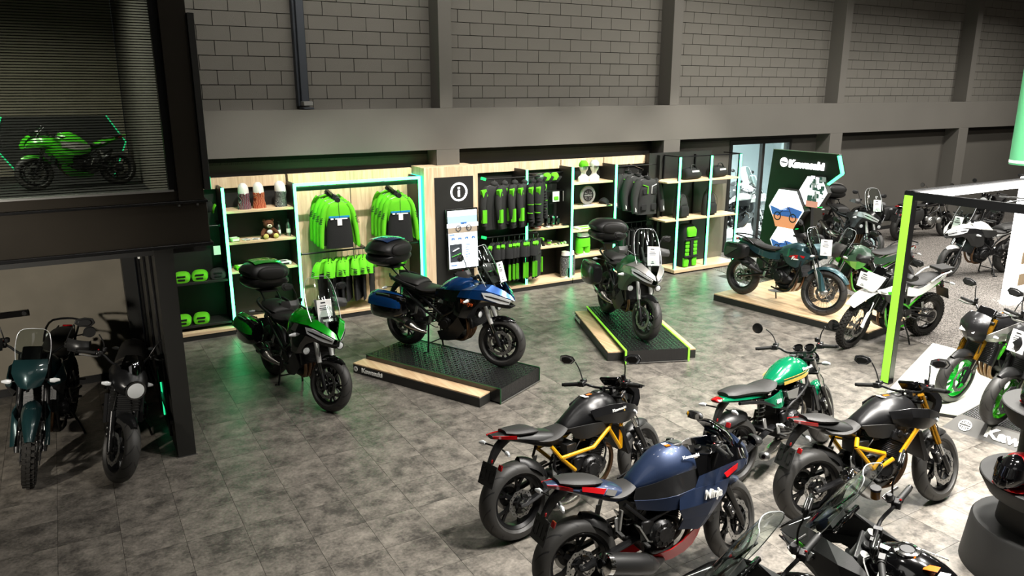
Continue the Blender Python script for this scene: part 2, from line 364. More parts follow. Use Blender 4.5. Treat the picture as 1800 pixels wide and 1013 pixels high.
def sprocket_mesh():
    b = MB('steel'); b.lathe([(.105, -.003), (.105, .003), (.078, .003), (.078, -.003)], 80, closed=True, mod=lambda a, j: .04*sin(a*40) if j < 2 else 0)
    b.mat('satin_black'); b.lathe([(.08, -.006), (.08, .006), (.03, .012), (.03, -.006)], 24, closed=True); return b.mesh('sprocket')
def wheel(name, B, M, r, wd, rb, rim='y5', rm='satin_black', knob=False, discs=((.15, .075, 1), (.15, -.075, 1)), spr=None):
    o = put(cached(('t', r, wd, rb, knob), lambda: tyre_mesh(r, wd, rb, knob)), name, B, M)
    if knob: o['label'] = 'knobbly off-road tyre'
    put(cached(('r', rb, wd, rim, rm), lambda: rim_mesh(rb, wd, rim, rm)), 'rim', o)
    for dr, dy, wv in discs: put(cached(('d', dr, wv), lambda: disc_mesh(dr, wv)), 'brake_disc', o, Matrix.Translation((0, dy, 0)))
    if spr: put(cached('s', sprocket_mesh), 'sprocket', o, Matrix.Translation((0, spr, 0)))
    return o
def engine(B, x, z, kind='twin', m='engine_black', cover='engine_black', sc=1):
    T = Matrix.Translation((x, 0, z)) @ Matrix.Scale(sc, 4); e = MB(m, T)
    e.loft([(-.17, 0, -.06, .10, .10, .8, .8, 4), (-.10, 0, -.12, .12, .14, .9, .8, 4), (.05, 0, -.15, .10, .155, .95, .8, 4), (.15, 0, -.12, .04, .13, .8, .8, 4), (.2, 0, -.07, 0, .1, .8, .8, 4)], 20, 3)
    e.loft([(-.12, 0, -.17, -.1, .08, .9, .9, 5), (.02, 0, -.23, -.1, .1, .8, .8, 4), (.13, 0, -.19, -.1, .08, .9, .9, 4)], 12, 2)
    wy = {'twin': .13, 'four': .19, 'single': .075, 'boxer': .06}[kind]
    if kind != 'boxer':
        Tc = T @ Matrix.Translation((.07, 0, .09)) @ Matrix.Rotation(radians(22), 4, 'Y'); c = MB(m, Tc)
        c.box((0, 0, .05), (.15, wy*2*.86, .14))
        for k in range(9): c.box((0, 0, .0+k*.014), (.175, wy*2*.93, .006))
        c.build('cylinder_block', B, bevel=.003); h = MB(m, Tc)
        h.box((0, 0, .16), (.19, wy*2, .07)); h.box((0, 0, .215), (.15, wy*1.9, .05), tap=.86)
        for sy in (-1, 1):
            for sx in (-.04, .04): h.lathe([(0, -.01), (.026, -.01), (.026, .01), (0, .01)], 14, c=(sx, sy*wy, .19))
        h.build('cylinder_head', B, bevel=.008, seg=2)
    else:
        for sy in (-1, 1):
            c = MB('alu', T @ Matrix.Translation((.05, 0, .02)))
            for k in range(9): c.box((0, sy*(.15+.014*k), 0), (.13, .007, .13))
            c.box((0, sy*.2, 0), (.1, .13, .1)); c.build('cylinder_block', B); c = MB('alu', T @ Matrix.Translation((.05, sy*.3, .02)))
            c.ball((0, 0, 0), .08, 14, 8, (1, .6, .9)); c.build('cylinder_head', B)
    e.build('crankcase', B, bevel=.004)
    for sy, rr, xx, zz, nm in ((-1, .098, -.02, -.01, 'clutch_cover'), (1, .088, .06, -.03, 'alternator_cover')):
        k = MB(cover, T @ Matrix.Translation((xx, sy*.14, zz)))
        k.lathe([(0, sy*.052), (rr*.5, sy*.052), (rr*.56, sy*.044), (rr*.8, sy*.044), (rr*.86, sy*.034), (rr, sy*.024), (rr*1.06, sy*.008), (rr*1.06, -sy*.03)], 28)
        k.mat('steel')
        for j in range(9): a = 2*pi*j/9; k.lathe([(0, sy*.02), (.006, sy*.02), (.006, sy*.012)], 6, c=(rr*1.0*cos(a), sy*.006, rr*1.0*sin(a)))
        k.mat(cover)
        for j in range(10): a = 2*pi*j/10; k.box((rr*.68*cos(a), sy*.045, rr*.68*sin(a)), (.035, .008, .007), Matrix.Rotation(-a, 3, 'Y'))
        k.build(nm, B)
    g = MB(cover, T); g.box((-.15, .12, .0), (.13, .06, .13), Matrix.Rotation(.4, 3, 'Y')); g.build('sprocket_cover', B, bevel=.015, seg=2); g = MB(cover, T); g.box((-.13, -.13, .05), (.1, .04, .1)); g.build('engine_side_cover', B, bevel=.01)
    d = MB('black_plastic', T)
    for pts, rr in (([(.02, .11, .3), (-.06, .14, .2), (-.12, .13, .1)], .006), ([(.1, -.1, .25), (.17, -.13, .12), (.13, -.14, 0)], .009), ([(-.02, -.09, .28), (-.12, -.12, .2), (-.2, -.1, .1)], .006), ([(.12, .1, .22), (.2, .12, .05), (.12, .12, -.1)], .009), ([(-.1, .1, .25), (-.2, .12, .3), (-.28, .1, .22)], .005)):
        d.tube(pts, rr, 6, sm=4)
    d.box((-.16, 0, .16), (.1, .2, .12)); d.box((-.05, .1, .25), (.09, .05, .05)); d.box((-.06, -.1, .25), (.06, .04, .06)); d.build('hoses_and_wiring', B, bevel=.004)
def headers(B, x, z, n=2, wy=.09, m='header', bottom=-.22):
    T = Matrix.Translation((x, 0, z))
    for k in range(n):
        y = -wy+2*wy*k/(n-1) if n > 1 else 0; b = MB(m, T)
        b.tube([(.17, y, .12), (.235, y, .10), (.262, y, .02), (.25, y*.8, -.1), (.18, y*.6, bottom+.02), (.05, y*.45, bottom), (-.08, y*.25-.02, bottom)], .0195, 8, sm=4)
        b.mat('steel').cyl((.165, y, .12), (.185, y, .117), .03, 10); b.build('exhaust_header', B)
def muffler(B, pts, r, m='exhaust', cap='satin_black', flat=.8, guard=None):
    b = MB(m); b.tube(pts, r, 18, sm=3, flat=flat); o = b.build('muffler', B)
    p = Vector(pts[-1]); d = (p-Vector(pts[-2])).normalized(); k = MB(cap); rr = r[-1]
    k.tube([p-d*.015, p+d*.02, p+d*.035], [rr*1.03, rr*1.0, rr*.62], 18, flat=flat); k.mat('gloss_black').cyl(p+d*.03, p+d*.05, rr*.36, 12); k.build('muffler_tip', o)
    if guard:
        g = MB('satin_black'); q = Vector(pts[-2]); g.tube([q+Vector((.05, -.01, .01)), q+Vector((-.1, -.012, .02))], [rr*.8, rr*1.02], 14, flat=flat); g.build('heat_shield', o)
    return o
def seat_loft(B, secs, name='seat', m='seat_vinyl', n=18):
    return MB(m).loft(secs, n, 4).build(name, B)
def mirrors(B, T, base, out=.28, up=.2, kind='flag', m='black_plastic'):
    for s_ in (1, -1):
        b = MB(m, T); x, y, z = base; p1 = (x, s_*y, z); p2 = (x+.01, s_*(y+.03), z+up*.6); p3 = (x-.01, s_*(y+out-.08), z+up)
        b.tube([p1, p2, p3], .0055, 7, sm=4); c = (x-.01, s_*(y+out), z+up+.015)
        if kind == 'round':
            b.cyl((c[0]-.008, c[1], c[2]), (c[0]+.016, c[1], c[2]), .052, 20, .045)
            o = b.build('mirror', B); MB('mirror_glass', T).cyl((c[0]-.011, c[1], c[2]), (c[0]-.009, c[1], c[2]), .047, 20).build('mirror_glass', o)
        else:
            Tm = T @ Matrix.Translation(c); k = MB(m, Tm); pts = [(-.075, -.005), (-.06, .028), (-.0, .044), (.06, .038), (.078, .0), (.045, -.034), (-.03, -.034)]
            if s_ < 0: pts = [(-a, b_) for a, b_ in pts]
            sc = 1.1; k.T = Tm @ Matrix.Rotation(-.12, 4, 'Y')
            k.poly([(u*sc, v*sc) for u, v in pts], .012, axis=0); k.poly([(u*.7*sc, v*.7*sc) for u, v in pts], .034, axis=0)


            o = b.build('mirror', B); k.build('mirror_housing', o, bevel=.006, seg=2)
            g = MB('mirror_glass', k.T @ Matrix.Translation((-.0075, 0, 0))); g.poly([(u*.9*sc, v*.88*sc) for u, v in pts], .002, axis=0); g.build('mirror_glass', o)
def bars(B, T, c, wide=.39, rise=.05, back=.10, clip=False, guard=None, m='satin_black', gm='rubber'):
    x, y0, z = c; b = MB(m, T)
    if clip:
        for s_ in (1, -1): b.tube([(x, s_*.11, z), (x-.03, s_*.2, z), (x-back, s_*wide, z-.03)], .011, 8)
    else:
        b.tube([(x-back, wide, z+rise), (x-back*.55, wide*.55, z+rise), (x, .12, z+.004), (x, 0, z), (x, -.12, z+.004), (x-back*.55, -wide*.55, z+rise), (x-back, -wide, z+rise)], .011, 8, sm=3)
        b.mat('dark_alu').box((x, .05, z-.015), (.045, .03, .05)); b.box((x, -.05, z-.015), (.045, .03, .05))
    h = b.build('handlebar', B)
    ez = z+rise if not clip else z-.03
    for s_ in (1, -1):
        e = Vector((x-back, s_*wide, ez)); i = Vector((x-back*.55, s_*wide*.55, z+rise)) if not clip else Vector((x-.03, s_*.2, z)); d = (e-i).normalized()
        g = MB(gm, T); g.cyl(e-d*.13, e, .0175, 12); g.cyl(e-d*.135, e-d*.125, .022, 12); g.mat('satin_black').cyl(e, e+d*.02, .015, 12); g.build('grip', h)
        w_ = MB('black_plastic', T); q = e-d*.165; w_.box(q, (.05, .055, .045)); w_.box(q+Vector((.03, 0, .02)), (.04, .05, .03))
        if s_ < 0: w_.mat('red_lens').box(q+Vector((-.018, 0, .03)), (.016, .014, .012)); w_.mat('satin_black').cyl(q+Vector((.035, .03, .035)), q+Vector((.035, .03, .075)), .02, 12)
        w_.build('switch_pod', h, bevel=.005)
        l = MB('steel', T); l.tube([q+Vector((.045, 0, .0)), q+Vector((.075, s_*.03, -.005)), q+d*.1+Vector((.075, 0, -.01)), q+d*.17+Vector((.06, 0, -.012))], .0055, 6, flat=1.5, sm=2); l.build('lever', h)
        if guard:
            k = MB(guard, T); e2 = e+Vector((.03, 0, 0)); rows = []
            for zz, xx in ((.075, .03), (.02, .065), (-.035, .05)):
                rows.append([(q.x+xx, q.y, q.z+zz), (q.x+xx+.055, q.y+s_*.07, q.z+zz*.9), (q.x+xx+.05, q.y+s_*.16, q.z+zz*.75), (e.x+.02, e.y+s_*.015, e.z+zz*.5)])
            k.grid(rows, .006, 3, 2); k.build('hand_guard', h)
    return h
def fork(B, T, F, z0, rake, usd=True, m='gold_fork', lower='satin_black', L=.72, y=.098, gaiter=False, calip=2):
    dx, dz = -sin(rake), cos(rake); P = lambda t, yy: (F+dx*t, yy, z0+dz*t)
    for s_ in (1, -1):
        b = MB(m, T)
        if usd:
            b.cyl(P(.25, s_*y), P(L+.03, s_*y), .0265, 14); b.mat('chrome').cyl(P(.03, s_*y), P(.27, s_*y), .0195, 12)
            b.mat(lower); b.tube([P(.13, s_*y), P(.02, s_*y), P(-.04, s_*y)], [.024, .026, .02], 12)
        else:
            b.mat(lower); b.tube([P(-.03, s_*y), P(.03, s_*y), P(.3, s_*y), P(.33, s_*y)], [.022, .027, .027, .03], 12)
            b.mat('rubber' if gaiter else 'chrome').cyl(P(.33, s_*y), P(L+.02, s_*y), .0195, 12)
            if gaiter:
                b.mat('rubber')
                for k in range(9): b.tube([P(.33+k*.026, s_*y), P(.343+k*.026, s_*y), P(.356+k*.026, s_*y)], [.024, .036, .024], 12)
        b.build('fork_leg', B)
        if s_ < 0 or calip == 2:
            c = MB('satin_black', T); q = Vector(P(.13, s_*(y-.008))); c.box(q+Vector((-.07, 0, .0)), (.06, .045, .11), Matrix.Rotation(-.5, 3, 'Y')); c.mat('steel')
            for k in (-1, 1): c.cyl(q+Vector((-.07-k*.012, s_*.015, k*.025)), q+Vector((-.07-k*.012, s_*.028, k*.025)), .013, 10)
            c.build('brake_caliper', B, bevel=.006, seg=2)
            h = MB('rubber', T); h.tube([q+Vector((-.08, 0, .06)), q+Vector((-.06, s_*.02, .25)), P(L*.8, s_*.06)], .0045, 6, sm=4); h.build('brake_hose', B)
    t = MB('dark_alu', T)
    for tt in (L-.02, L*.74): t.box(P(tt, 0), (.09, y*2+.04, .028), Matrix.Rotation(-rake, 3, 'Y'))
    t.cyl(P(L*.7, 0), P(L+.02, 0), .028, 12); t.build('triple_clamp', B, bevel=.008, seg=2)
    a = MB('steel', T); a.cyl((F, -y-.02, z0), (F, y+.02, z0), .013, 12); a.build('front_axle', B)
def fender(B, T, F, z0, r, wd, a0, a1, m, name='front_fender', off=.03, drop=.35, parent=None):
    if name == 'front_fender' and off < .04: a1 = max(a1, 58); off = .018; wd = wd*.92
    rows = []; n = 9
    for k in range(n):
        a = radians(a0+(a1-a0)*k/(n-1)); tp = min(1, .45+1.6*min(k, n-1-k)/(n-1)); row = []
        for q in (-1, -.8, -.35, 0, .35, .8, 1):
            rr = r+off-(abs(q)**3)*wd*drop*1.2; row.append((F+rr*cos(a), q*wd*.62*tp, z0+rr*sin(a)))
        rows.append(row)
    return MB(m, T).grid(rows, .004, 2).build(name, parent or B)
def rear_hang(B, R, tip, light=True, plate=True, sig=True, low=.0, wide=.12):
    # number-plate bracket with blank plate, reflector, lights
    x, z = tip; b = MB('black_plastic'); b.tube([(x+.1, 0, z+.02), (x-.02, 0, z-.05), (x-.1, 0, z-.16)], [.03, .028, .02], 8, flat=1.5, sm=3); b.build('plate_bracket', B)
    if plate:
        T = Matrix.Translation((x-.13, 0, z-.24)) @ Matrix.Rotation(radians(22), 4, 'Y'); p = MB('matte_black', T); p.box((0, 0, 0), (.006, .2, .17)); o = p.build('plate_holder', B, bevel=.004)
        g = MB('dark_alu', T)
        for sy in (-1, 1):
            for sz in (-1, 1): g.box((-.005, sy*.06, sz*.045), (.004, .035, .006)); g.box((-.005, sy*.075, sz*.03), (.004, .006, .035))
            g.box((-.005, sy*.025, 0), (.004, .008, .08)); g.lathe([(0, -.006), (.007, -.006), (.007, .002)], 8, c=(0, sy*.07, .07), ax='x')
        g.build('plate_clips', o)
        r_ = MB('red_lens', T @ Matrix.Translation((0, 0, .1))); r_.box((-.004, 0, .008), (.014, .05, .03)); r_.build('reflector', B, bevel=.004); r_ = MB('red_lens', T @ Matrix.Translation((0, 0, .1))); r_.box((0, -.135, -.01), (.014, .045, .045)); r_.build('reflector', B, bevel=.004)
    if sig:
        for s_ in (1, -1):
            k = MB('black_plastic'); q = (x-.01, s_*.05, z-.06); e = (x-.04, s_*(wide+.02), z-.05); k.tube([q, e], .007, 6); k.mat('clear_lens').tube([e, (e[0]-.005, s_*(wide+.05), e[2]), (e[0]-.015, s_*(wide+.085), e[2]-.003)], [.012, .017, .008], 10, flat=1.2); k.build('turn_signal', B)
def front_signals(B, T, x, y, z, L=.075):
    for s_ in (1, -1):
        k = MB('black_plastic', T); k.tube([(x, s_*(y-.05), z), (x, s_*y, z)], .007, 6); k.mat('clear_lens').tube([(x, s_*y, z), (x-.005, s_*(y+.035), z), (x-.012, s_*(y+L), z-.002)], [.012, .017, .008], 10, flat=1.3); k.build('turn_signal', B)
def swing(B, R, wb, z0, zp, m='satin_black', hw=.115, xp=.5, mono=False):
    for s_ in (1, -1):
        b = MB(m); b.tube([(R-.03, s_*hw, z0), (R+.02, s_*hw, z0), (R+.2, s_*hw*.95, z0+.045), (R+xp, s_*.08, zp)], [.02, .032, .03, .034], 8, flat=.62, sm=2)
        b.mat('steel').cyl((R, s_*(hw-.03), z0), (R, s_*(hw+.02), z0), .016, 12); b.build('swingarm', B)
    c = MB(m); c.box((R+xp-.1, 0, zp-.01), (.1, .18, .05)); c.build('swingarm_brace', B, bevel=.01)
    ch = MB('dark_alu')
    for dz in (.1, -.1): ch.bar((R, .1, z0+dz), (R+xp-.02, .1, zp+dz*.45), .012, .016)
    ch.build('drive_chain', B); g = MB('black_plastic'); g.bar((R+.02, .1, z0+.12), (R+xp-.1, .1, zp+.07), .04, .01); g.build('chain_guard', B)
    s = MB('satin_black'); s.tube([(R+xp-.06, .02, zp+.0), (R+xp-.0, .02, zp+.3)], .022, 10); s.mat('steel')
    hp = [(R+xp-.06+.06*t+.034*cos(t*40), .02+.034*sin(t*40), zp+.03+.24*t) for t in [k/60 for k in range(61)]]; s.tube(hp, .006, 5); s.build('shock_absorber', B)
def pegs(B, x, z, x2, z2, stand=True, centre=False, zg=0):
    for s_ in (1, -1):
        for xx, zz, nm in ((x, z, 'footpeg'), (x2, z2, 'pillion_footpeg')):
            b = MB('alu'); b.poly([(xx-.05, zz+.06), (xx+.05, zz+.07), (xx+.02, zz-.02), (xx-.02, zz-.02)], .01) if 0 else None
            b.bar((xx+.01, s_*.12, zz+.09), (xx, s_*.14, zz), .012, .04, (1, 0, 0)); b.mat('rubber').bar((xx, s_*.14, zz), (xx-.01, s_*.225, zz), .03, .016); b.build(nm, B, bevel=.003)
    p = MB('steel'); p.tube([(x+.02, -.15, z), (x+.12, -.165, z-.02), (x+.17, -.175, z-.005)], .006, 6); p.build('brake_pedal', B); p = MB('steel'); p.tube([(x+.02, .15, z), (x+.13, .16, z), (x+.16, .2, z+.005)], .006, 6); p.build('gear_pedal', B)
    if stand:
        s = MB('satin_black'); s.tube([(x+.08, .1, z-.03), (x+.03, .2, .14), (x+.02, .25, .012)], .011, 8); s.box((x+.02, .255, .008), (.07, .045, .01)); s.build('side_stand', B)
    if centre:
        s = MB('satin_black')
        for s_ in (1, -1): s.tube([(x-.04, s_*.11, z-.02), (x-.02, s_*.15, .02), (x-.07, s_*.17, .012)], .012, 8)
        s.cyl((x-.03, -.13, .13), (x-.03, .13, .13), .009, 8); s.build('centre_stand', B)
def radiator(B, x, z, w_=.16, h=.26):
    T = Matrix.Translation((x, 0, z)) @ Matrix.Rotation(radians(-18), 4, 'Y'); b = MB('satin_black', T); b.box((0, 0, 0), (.03, w_*2, h)); b.mat('dark_alu')
    for k in range(14): b.box((.016, 0, -h/2+h*(k+.5)/14), (.004, w_*1.8, h/30))
    b.mat('satin_black').box((0, w_+.01, 0), (.04, .03, h*1.04)); b.box((0, -w_-.01, 0), (.04, .03, h*1.04)); b.build('radiator', B, bevel=.003)
def side_case(B, x, z, y0, m='black_plastic', lid='green_paint', L=.5, H=.32, W=.2):
    for s_ in (1, -1):
        T = Matrix.Translation((x, s_*y0, z)); b = MB(m, T)
        sec = []
        for t, zb, zt, w_ in ((0, -.9, .8, .55), (.12, -1, .95, .85), (.5, -1, 1, 1), (.85, -.8, .95, .95), (1, -.5, .75, .6)):
            sec.append((-L/2+L*t, s_*W/2, zb*H/2, zt*H/2, w_*W/2, .85, .8, 4.5))
        b.loft(sec, 24, 3); o = b.build('side_case', B)
        if lid:
            k = MB(lid, T); rows = []
            for zz, yy in ((.52, .52), (.46, .72), (.3, .95), (.02, 1.035)):
                rows.append([(-L*.47, s_*W*yy*.94, H*zz*.8), (-L*.3, s_*W*yy, H*zz), (L*.1, s_*W*yy*1.01, H*zz), (L*.36, s_*W*yy*.97, H*zz*.9), (L*.47, s_*W*yy*.8, H*zz*.7)])
            k.grid(rows, .008, 2, 2); k.build('case_lid_panel', o)
        h = MB('satin_black', T); h.box((-.02, s_*W*.86, H*.42), (L*.42, .035, .03)); h.build('case_handle', o, bevel=.008)
def top_case(B, x, z, lid='green_paint', L=.44, W=.28, H=.36, pad=True, m='black_plastic'):
    T = Matrix.Translation((x, 0, z)); b = MB(m, T)
    sec = lambda zs, k: [(t*L/2, 0, zs[0]*kk, zs[1]*kk2, W*w_, 1, k, 3.4) for t, w_, kk, kk2 in ((-1, .55, .3, .3), (-.86, .86, .8, .75), (-.4, 1, 1, 1), (.3, 1, 1, 1), (.8, .82, .8, .85), (1, .5, .3, .4))]
    b.loft(sec((-.15, .012), .78), 26, 3); o = b.build('top_case', B); k = MB(m, T)
    k.loft([(t*L/2, 0, -.02, hh*H*.5+.0, W*w_*1.02, .72, 1, 3.2) for t, w_, hh in ((-1, .6, .35), (-.86, .87, .85), (-.3, 1, 1.0), (.3, 1, 1.0), (.8, .84, .8), (1.02, .52, .3))], 26, 3)
    k.build('case_lid', o)
    if lid:
        q = MB(lid, T); rows = [[(xx*L*.36-.03, yy*W*.60, H*.5*(1.02-.1*yy*yy-.14*max(0, xx*xx-.35))+.014) for xx in (-1, -.5, 0, .5, 1)] for yy in (-1, -.5, 0, .5, 1)]; q.grid(rows, -.006, 2, 2); q.build('lid_panel', o)
    if pad: MB('seat_vinyl', T).loft([(L*.36, 0, .0, .13, .13, .9, .9, 3), (L*.5, 0, -.02, .145, .18, .9, .9, 3), (L*.57, 0, .01, .12, .14, .9, .9, 3)], 18, 3).build('backrest_pad', o)
    e = MB('satin_black', T); e.box((-L*.5, 0, -.03), (.03, .16, .05)); e.build('case_latch', o, bevel=.006)
    rk = MB('satin_black'); rk.box((x+.02, 0, z-.165), (.3, .22, .02)); rk.tube([(x+.3, .1, z-.3), (x+.12, .1, z-.17), (x-.1, .1, z-.17)], .01, 8); rk.tube([(x+.3, -.1, z-.3), (x+.12, -.1, z-.17), (x-.1, -.1, z-.17)], .01, 8); rk.build('luggage_rack', B)
def windshield(B, T, secs, m='clear_screen', t=.004, name='windshield'):
    # secs: (x centre, z, half width, bow depth)
    rows = [[(x-bow*(q*q), q*hw, z-.02*q*q) for q in (-1, -.75, -.4, 0, .4, .75, 1)] for x, z, hw, bow in secs]
    o = MB(m, T).grid(rows, t, 2, 3).build(name, B, ang=60)
    if m == 'clear_screen':
        e = MB('white_plastic', T); edge = [r[0] for r in rows]+rows[-1][1:-1]+[r[-1] for r in rows[::-1]]; e.mat('clear_lens').tube(edge, .0028, 5, sm=2); e.build('screen_edge', o)
    return o
def lamp(B, T, c, r, name='fog_lamp', ring='satin_black', depth=.05, d=(1, 0, 0)):
    d = Vector(d).normalized(); c = Vector(c); b = MB(ring, T); b.tube([c-d*depth, c-d*depth*.5, c], [r*.5, r*.95, r], 20); b.tube([c-d*.006, c+d*.006], [r*1.05, r*1.05], 20); o = b.build(name, B)
    MB('clear_lens', T).tube([c+d*.004, c+d*.010, c+d*.014], [r*.92, r*.7, r*.2], 20).build('lamp_lens', o); return o
# ------------------------------------------------------------------ motorcycle bodies
def rootbike(label, x, y, z, head, lean, group=None):
    B = empty('motorcycle', (x, y, z)); B.rotation_euler = (radians(lean), 0, radians(head)); tag(B, label, 'motorcycle', group); return B
def steer_T(F, z0, rake, steer):
    p = Vector((F-.035, 0, z0)); ax = Vector((-sin(rake), 0, cos(rake)))
    return Matrix.Translation(p) @ Matrix.Rotation(radians(steer), 4, ax) @ Matrix.Translation(-p)
def wheels(B, F, R, S, c):
    fr, rr = c.get('fr', .302), c.get('rr', .315); rim = c.get('rim', 'y5'); rm = c.get('rimm', 'satin_black'); kn = c.get('knob', False)
    fb, rb = c.get('frb', .218), c.get('rrb', .218); two = c.get('discs', 2)
    d = ((c.get('dr', .15), .07, c.get('wavy', 1)),)+(((c.get('dr', .15), -.07, c.get('wavy', 1)),) if two == 2 else ())
    wheel('front_wheel', B, S @ Matrix.Translation((F, 0, fr)), fr, c.get('fw', .12), fb, rim, rm, kn, d)
    wheel('rear_wheel', B, Matrix.Translation((R, 0, rr)), rr, c.get('rw', .165), rb, rim, rm, kn, ((.11, -.085, c.get('wavy', 1)),), .1)
    return fr, rr
def subframe(B, m, pts_list, r=.014, name='frame', label=None, sm=2):
    b = MB(m)
    for pts in pts_list:
        for s_ in (1, -1): b.tube([(p[0], s_*p[1], p[2]) for p in pts], r, 8, sm=sm)
    o = b.build(name, B)
    if label: o['label'] = label
    return o
def tank_logo(B, txt, x, y, z, size, m='white_letter', tilt=.25, **k):
    for s_ in (1, -1):
        text(txt, size, m, B, frame((x, s_*y, z), (-s_, 0, 0) if s_ > 0 else (1, 0, 0), (0, -s_*tilt, 1)), 'tank_lettering', bold=size*.03, width=1.25, ext=.002, **k)
def card(B, p, xd, yd, w_=.15, h=.21, label='white price card'):
    W = Matrix.LocRotScale(B.location, B.rotation_euler, B.scale) @ frame(p, xd, yd)
    b = MB('price_paper'); b.box((0, 0, 0), (w_, h, .0025)); o = b.build('price_card'); o.matrix_world = W; tag(o, label, 'price card', 'price cards on the motorcycles')
    k = MB('dark_alu')
    for q, (ww, yy) in enumerate(((.4, .36), (.55, .22), (.7, .12), (.6, .05), (.35, -.38), (.2, -.30))): k.box((-w_*.08, h*yy, .0018), (w_*ww*.8, h*(.035 if q else .06), .0008))
    k.build('printed_lines', o)
    return o
def naked(B, F, R, S, c):
    tm, sm, fm = c.get('tank', 'satin_black'), c.get('shroud', 'graphite_paint'), c.get('frame', 'gold_frame')
    sc = c.get('wide', 1)
    # tank
    T0 = MB(tm).loft([(F-.30, 0, .80, .885, .07*sc, .7, 1, 2.6), (F-.36, 0, .76, .95, .12*sc, .62, 1, 2.8), (F-.48, 0, .73, .985, .155*sc, .6, 1, 2.8), (F-.62, 0, .73, .97, .15*sc, .6, 1.05, 2.6), (F-.74, 0, .73, .91, .11*sc, .6, 1.2, 2.5), (F-.84, 0, .74, .84, .085*sc, .7, 1.2, 2.5), (F-.87, 0, .76, .81, .07*sc, .8, 1, 2.5)], 28, 5).build('fuel_tank', B)
    cp = MB('dark_alu'); cp.lathe([(0, .012), (.03, .012), (.036, .004), (.05, .002), (.05, -.01)], 24, c=(F-.46, 0, .983), ax='z'); cp.build('fuel_cap', T0)
    w_ = MB('orange_lens'); w_.box((F-.55, 0, .984), (.05, .03, .002)); w_.mat('white_letter').box((F-.60, 0, .979), (.04, .07, .002), Matrix.Rotation(.12, 3, 'Y')); w_.build('warning_sticker', T0)
    for s_ in (1, -1):
        up = [(F-.66, .135*sc, .90), (F-.50, .19*sc, .925), (F-.34, .20*sc, .905), (F-.20, .165*sc, .85), (F-.13, .125, .80)]
        mi = [(F-.64, .15*sc, .84), (F-.50, .215*sc, .86), (F-.35, .225*sc, .84), (F-.22, .18*sc, .79), (F-.15, .135, .76)]
        lo = [(F-.60, .13*sc, .78), (F-.48, .185*sc, .765), (F-.38, .19*sc, .74), (F-.28, .16*sc, .73), (F-.2, .13, .73)]
        g = MB(sm); g.grid([up, mi, lo], .01, 1, 1, mirror=s_ < 0); o = g.build('tank_shroud', B, ang=25, bevel=.003)
        if c.get('stripe'):
            k = MB(c['stripe']); k.grid([[(p[0]-.01, p[1]+.004, p[2]-.018) for p in up[2:]], [(p[0]-.03, p[1]+.008, p[2]+.015) for p in mi[2:]]], .003, mirror=s_ < 0); k.build('accent_stripe', o)
        p1 = [(F-.86, .09, .79), (F-.72, .145, .80), (F-.56, .16, .79), (F-.42, .14, .77)]; p2 = [(F-.80, .10, .70), (F-.70, .14, .68), (F-.56, .15, .70), (F-.42, .14, .74)]
        k = MB('matte_black'); k.grid([p1, p2], .01, 2, 1, mirror=s_ < 0); k.build('frame_cover', B)
    # headlight cowl
    h = MB(c.get('cowl', sm), S); x0 = F-.20
    h.grid([[(x0+.0, -.10, .98), (x0+.03, 0, 1.0), (x0+.0, .10, .98)], [(x0+.07, -.125, .90), (x0+.13, 0, .92), (x0+.07, .125, .90)], [(x0+.05, -.11, .82), (x0+.15, 0, .83), (x0+.05, .11, .82)], [(x0+.03, -.05, .74), (x0+.11, 0, .75), (x0+.03, .05, .74)]], .05, 2, 2)
    o = h.build('headlight_cowl', B, ang=50); l = MB('clear_lens', S); l.grid([[(x0+.10, -.08, .865), (x0+.145, 0, .872), (x0+.10, .08, .865)], [(x0+.085, -.05, .80), (x0+.145, 0, .80), (x0+.085, .05, .80)]], .02, 2); l.build('headlight', o)
    i = MB('gloss_black', S @ Matrix.Translation((F-.27, 0, 1.03)) @ Matrix.Rotation(.9, 4, 'Y')); i.box((0, 0, 0), (.10, .19, .03)); o = i.build('instrument_panel', B, bevel=.012, seg=2)
    bars(B, S, (F-.34, 0, .99), .38, .045, .09); mirrors(B, S, (F-.39, .2, 1.03), .13, .2, c.get('mir', 'flag'))
    front_signals(B, Matrix.Identity(4), F-.22, .15, .80)
    # seats and tail
    seat_loft(B, [(F-.82, 0, .77, .82, .06, .7, 1, 2.5), (F-.92, 0, .735, .80, .115, .75, 1, 2.6), (F-1.04, 0, .725, .785, .145, .75, 1, 2.6), (F-1.16, 0, .74, .80, .12, .75, 1, 2.6), (F-1.21, 0, .77, .83, .10, .7, 1, 2.6)])
    seat_loft(B, [(R+.22, 0, .83, .855, .075, .8, 1, 2.8), (R+.15, 0, .835, .885, .11, .8, 1, 2.8), (R+.02, 0, .85, .90, .10, .8, 1, 2.8), (R-.07, 0, .875, .91, .06, .8, 1, 2.8)], 'pillion_seat')
    tl = MB(c.get('tail', 'black_plastic')); tl.loft([(F-.92, 0, .66, .76, .09, .9, .7, 3), (R+.32, 0, .67, .81, .125, .85, .7, 3), (R+.10, 0, .76, .86, .105, .8, .6, 3), (R-.08, 0, .83, .885, .07, .8, .6, 3), (R-.18, 0, .865, .895, .04, .8, .6, 3)], 20, 3); t = tl.build('tail_cowl', B)
    for s_ in (1, -1):
        k = MB('red_lens'); k.grid([[(R+.0, .097, .862), (R-.09, .078, .878), (R-.185, .045, .892)], [(R+.0, .098, .835), (R-.09, .074, .852), (R-.18, .04, .874)]], .006, mirror=s_ < 0); k.build('tail_light', t)
        if c.get('tailstripe'):
            k = MB(c['tailstripe']); k.grid([[(R+.26, .118, .79), (R+.12, .114, .84), (R+.02, .107, .865)], [(R+.22, .128, .755), (R+.10, .118, .80), (R+.02, .107, .835)]], .004, mirror=s_ < 0); k.build('accent_stripe', t)
    rear_hang(B, R, (R-.10, .83))
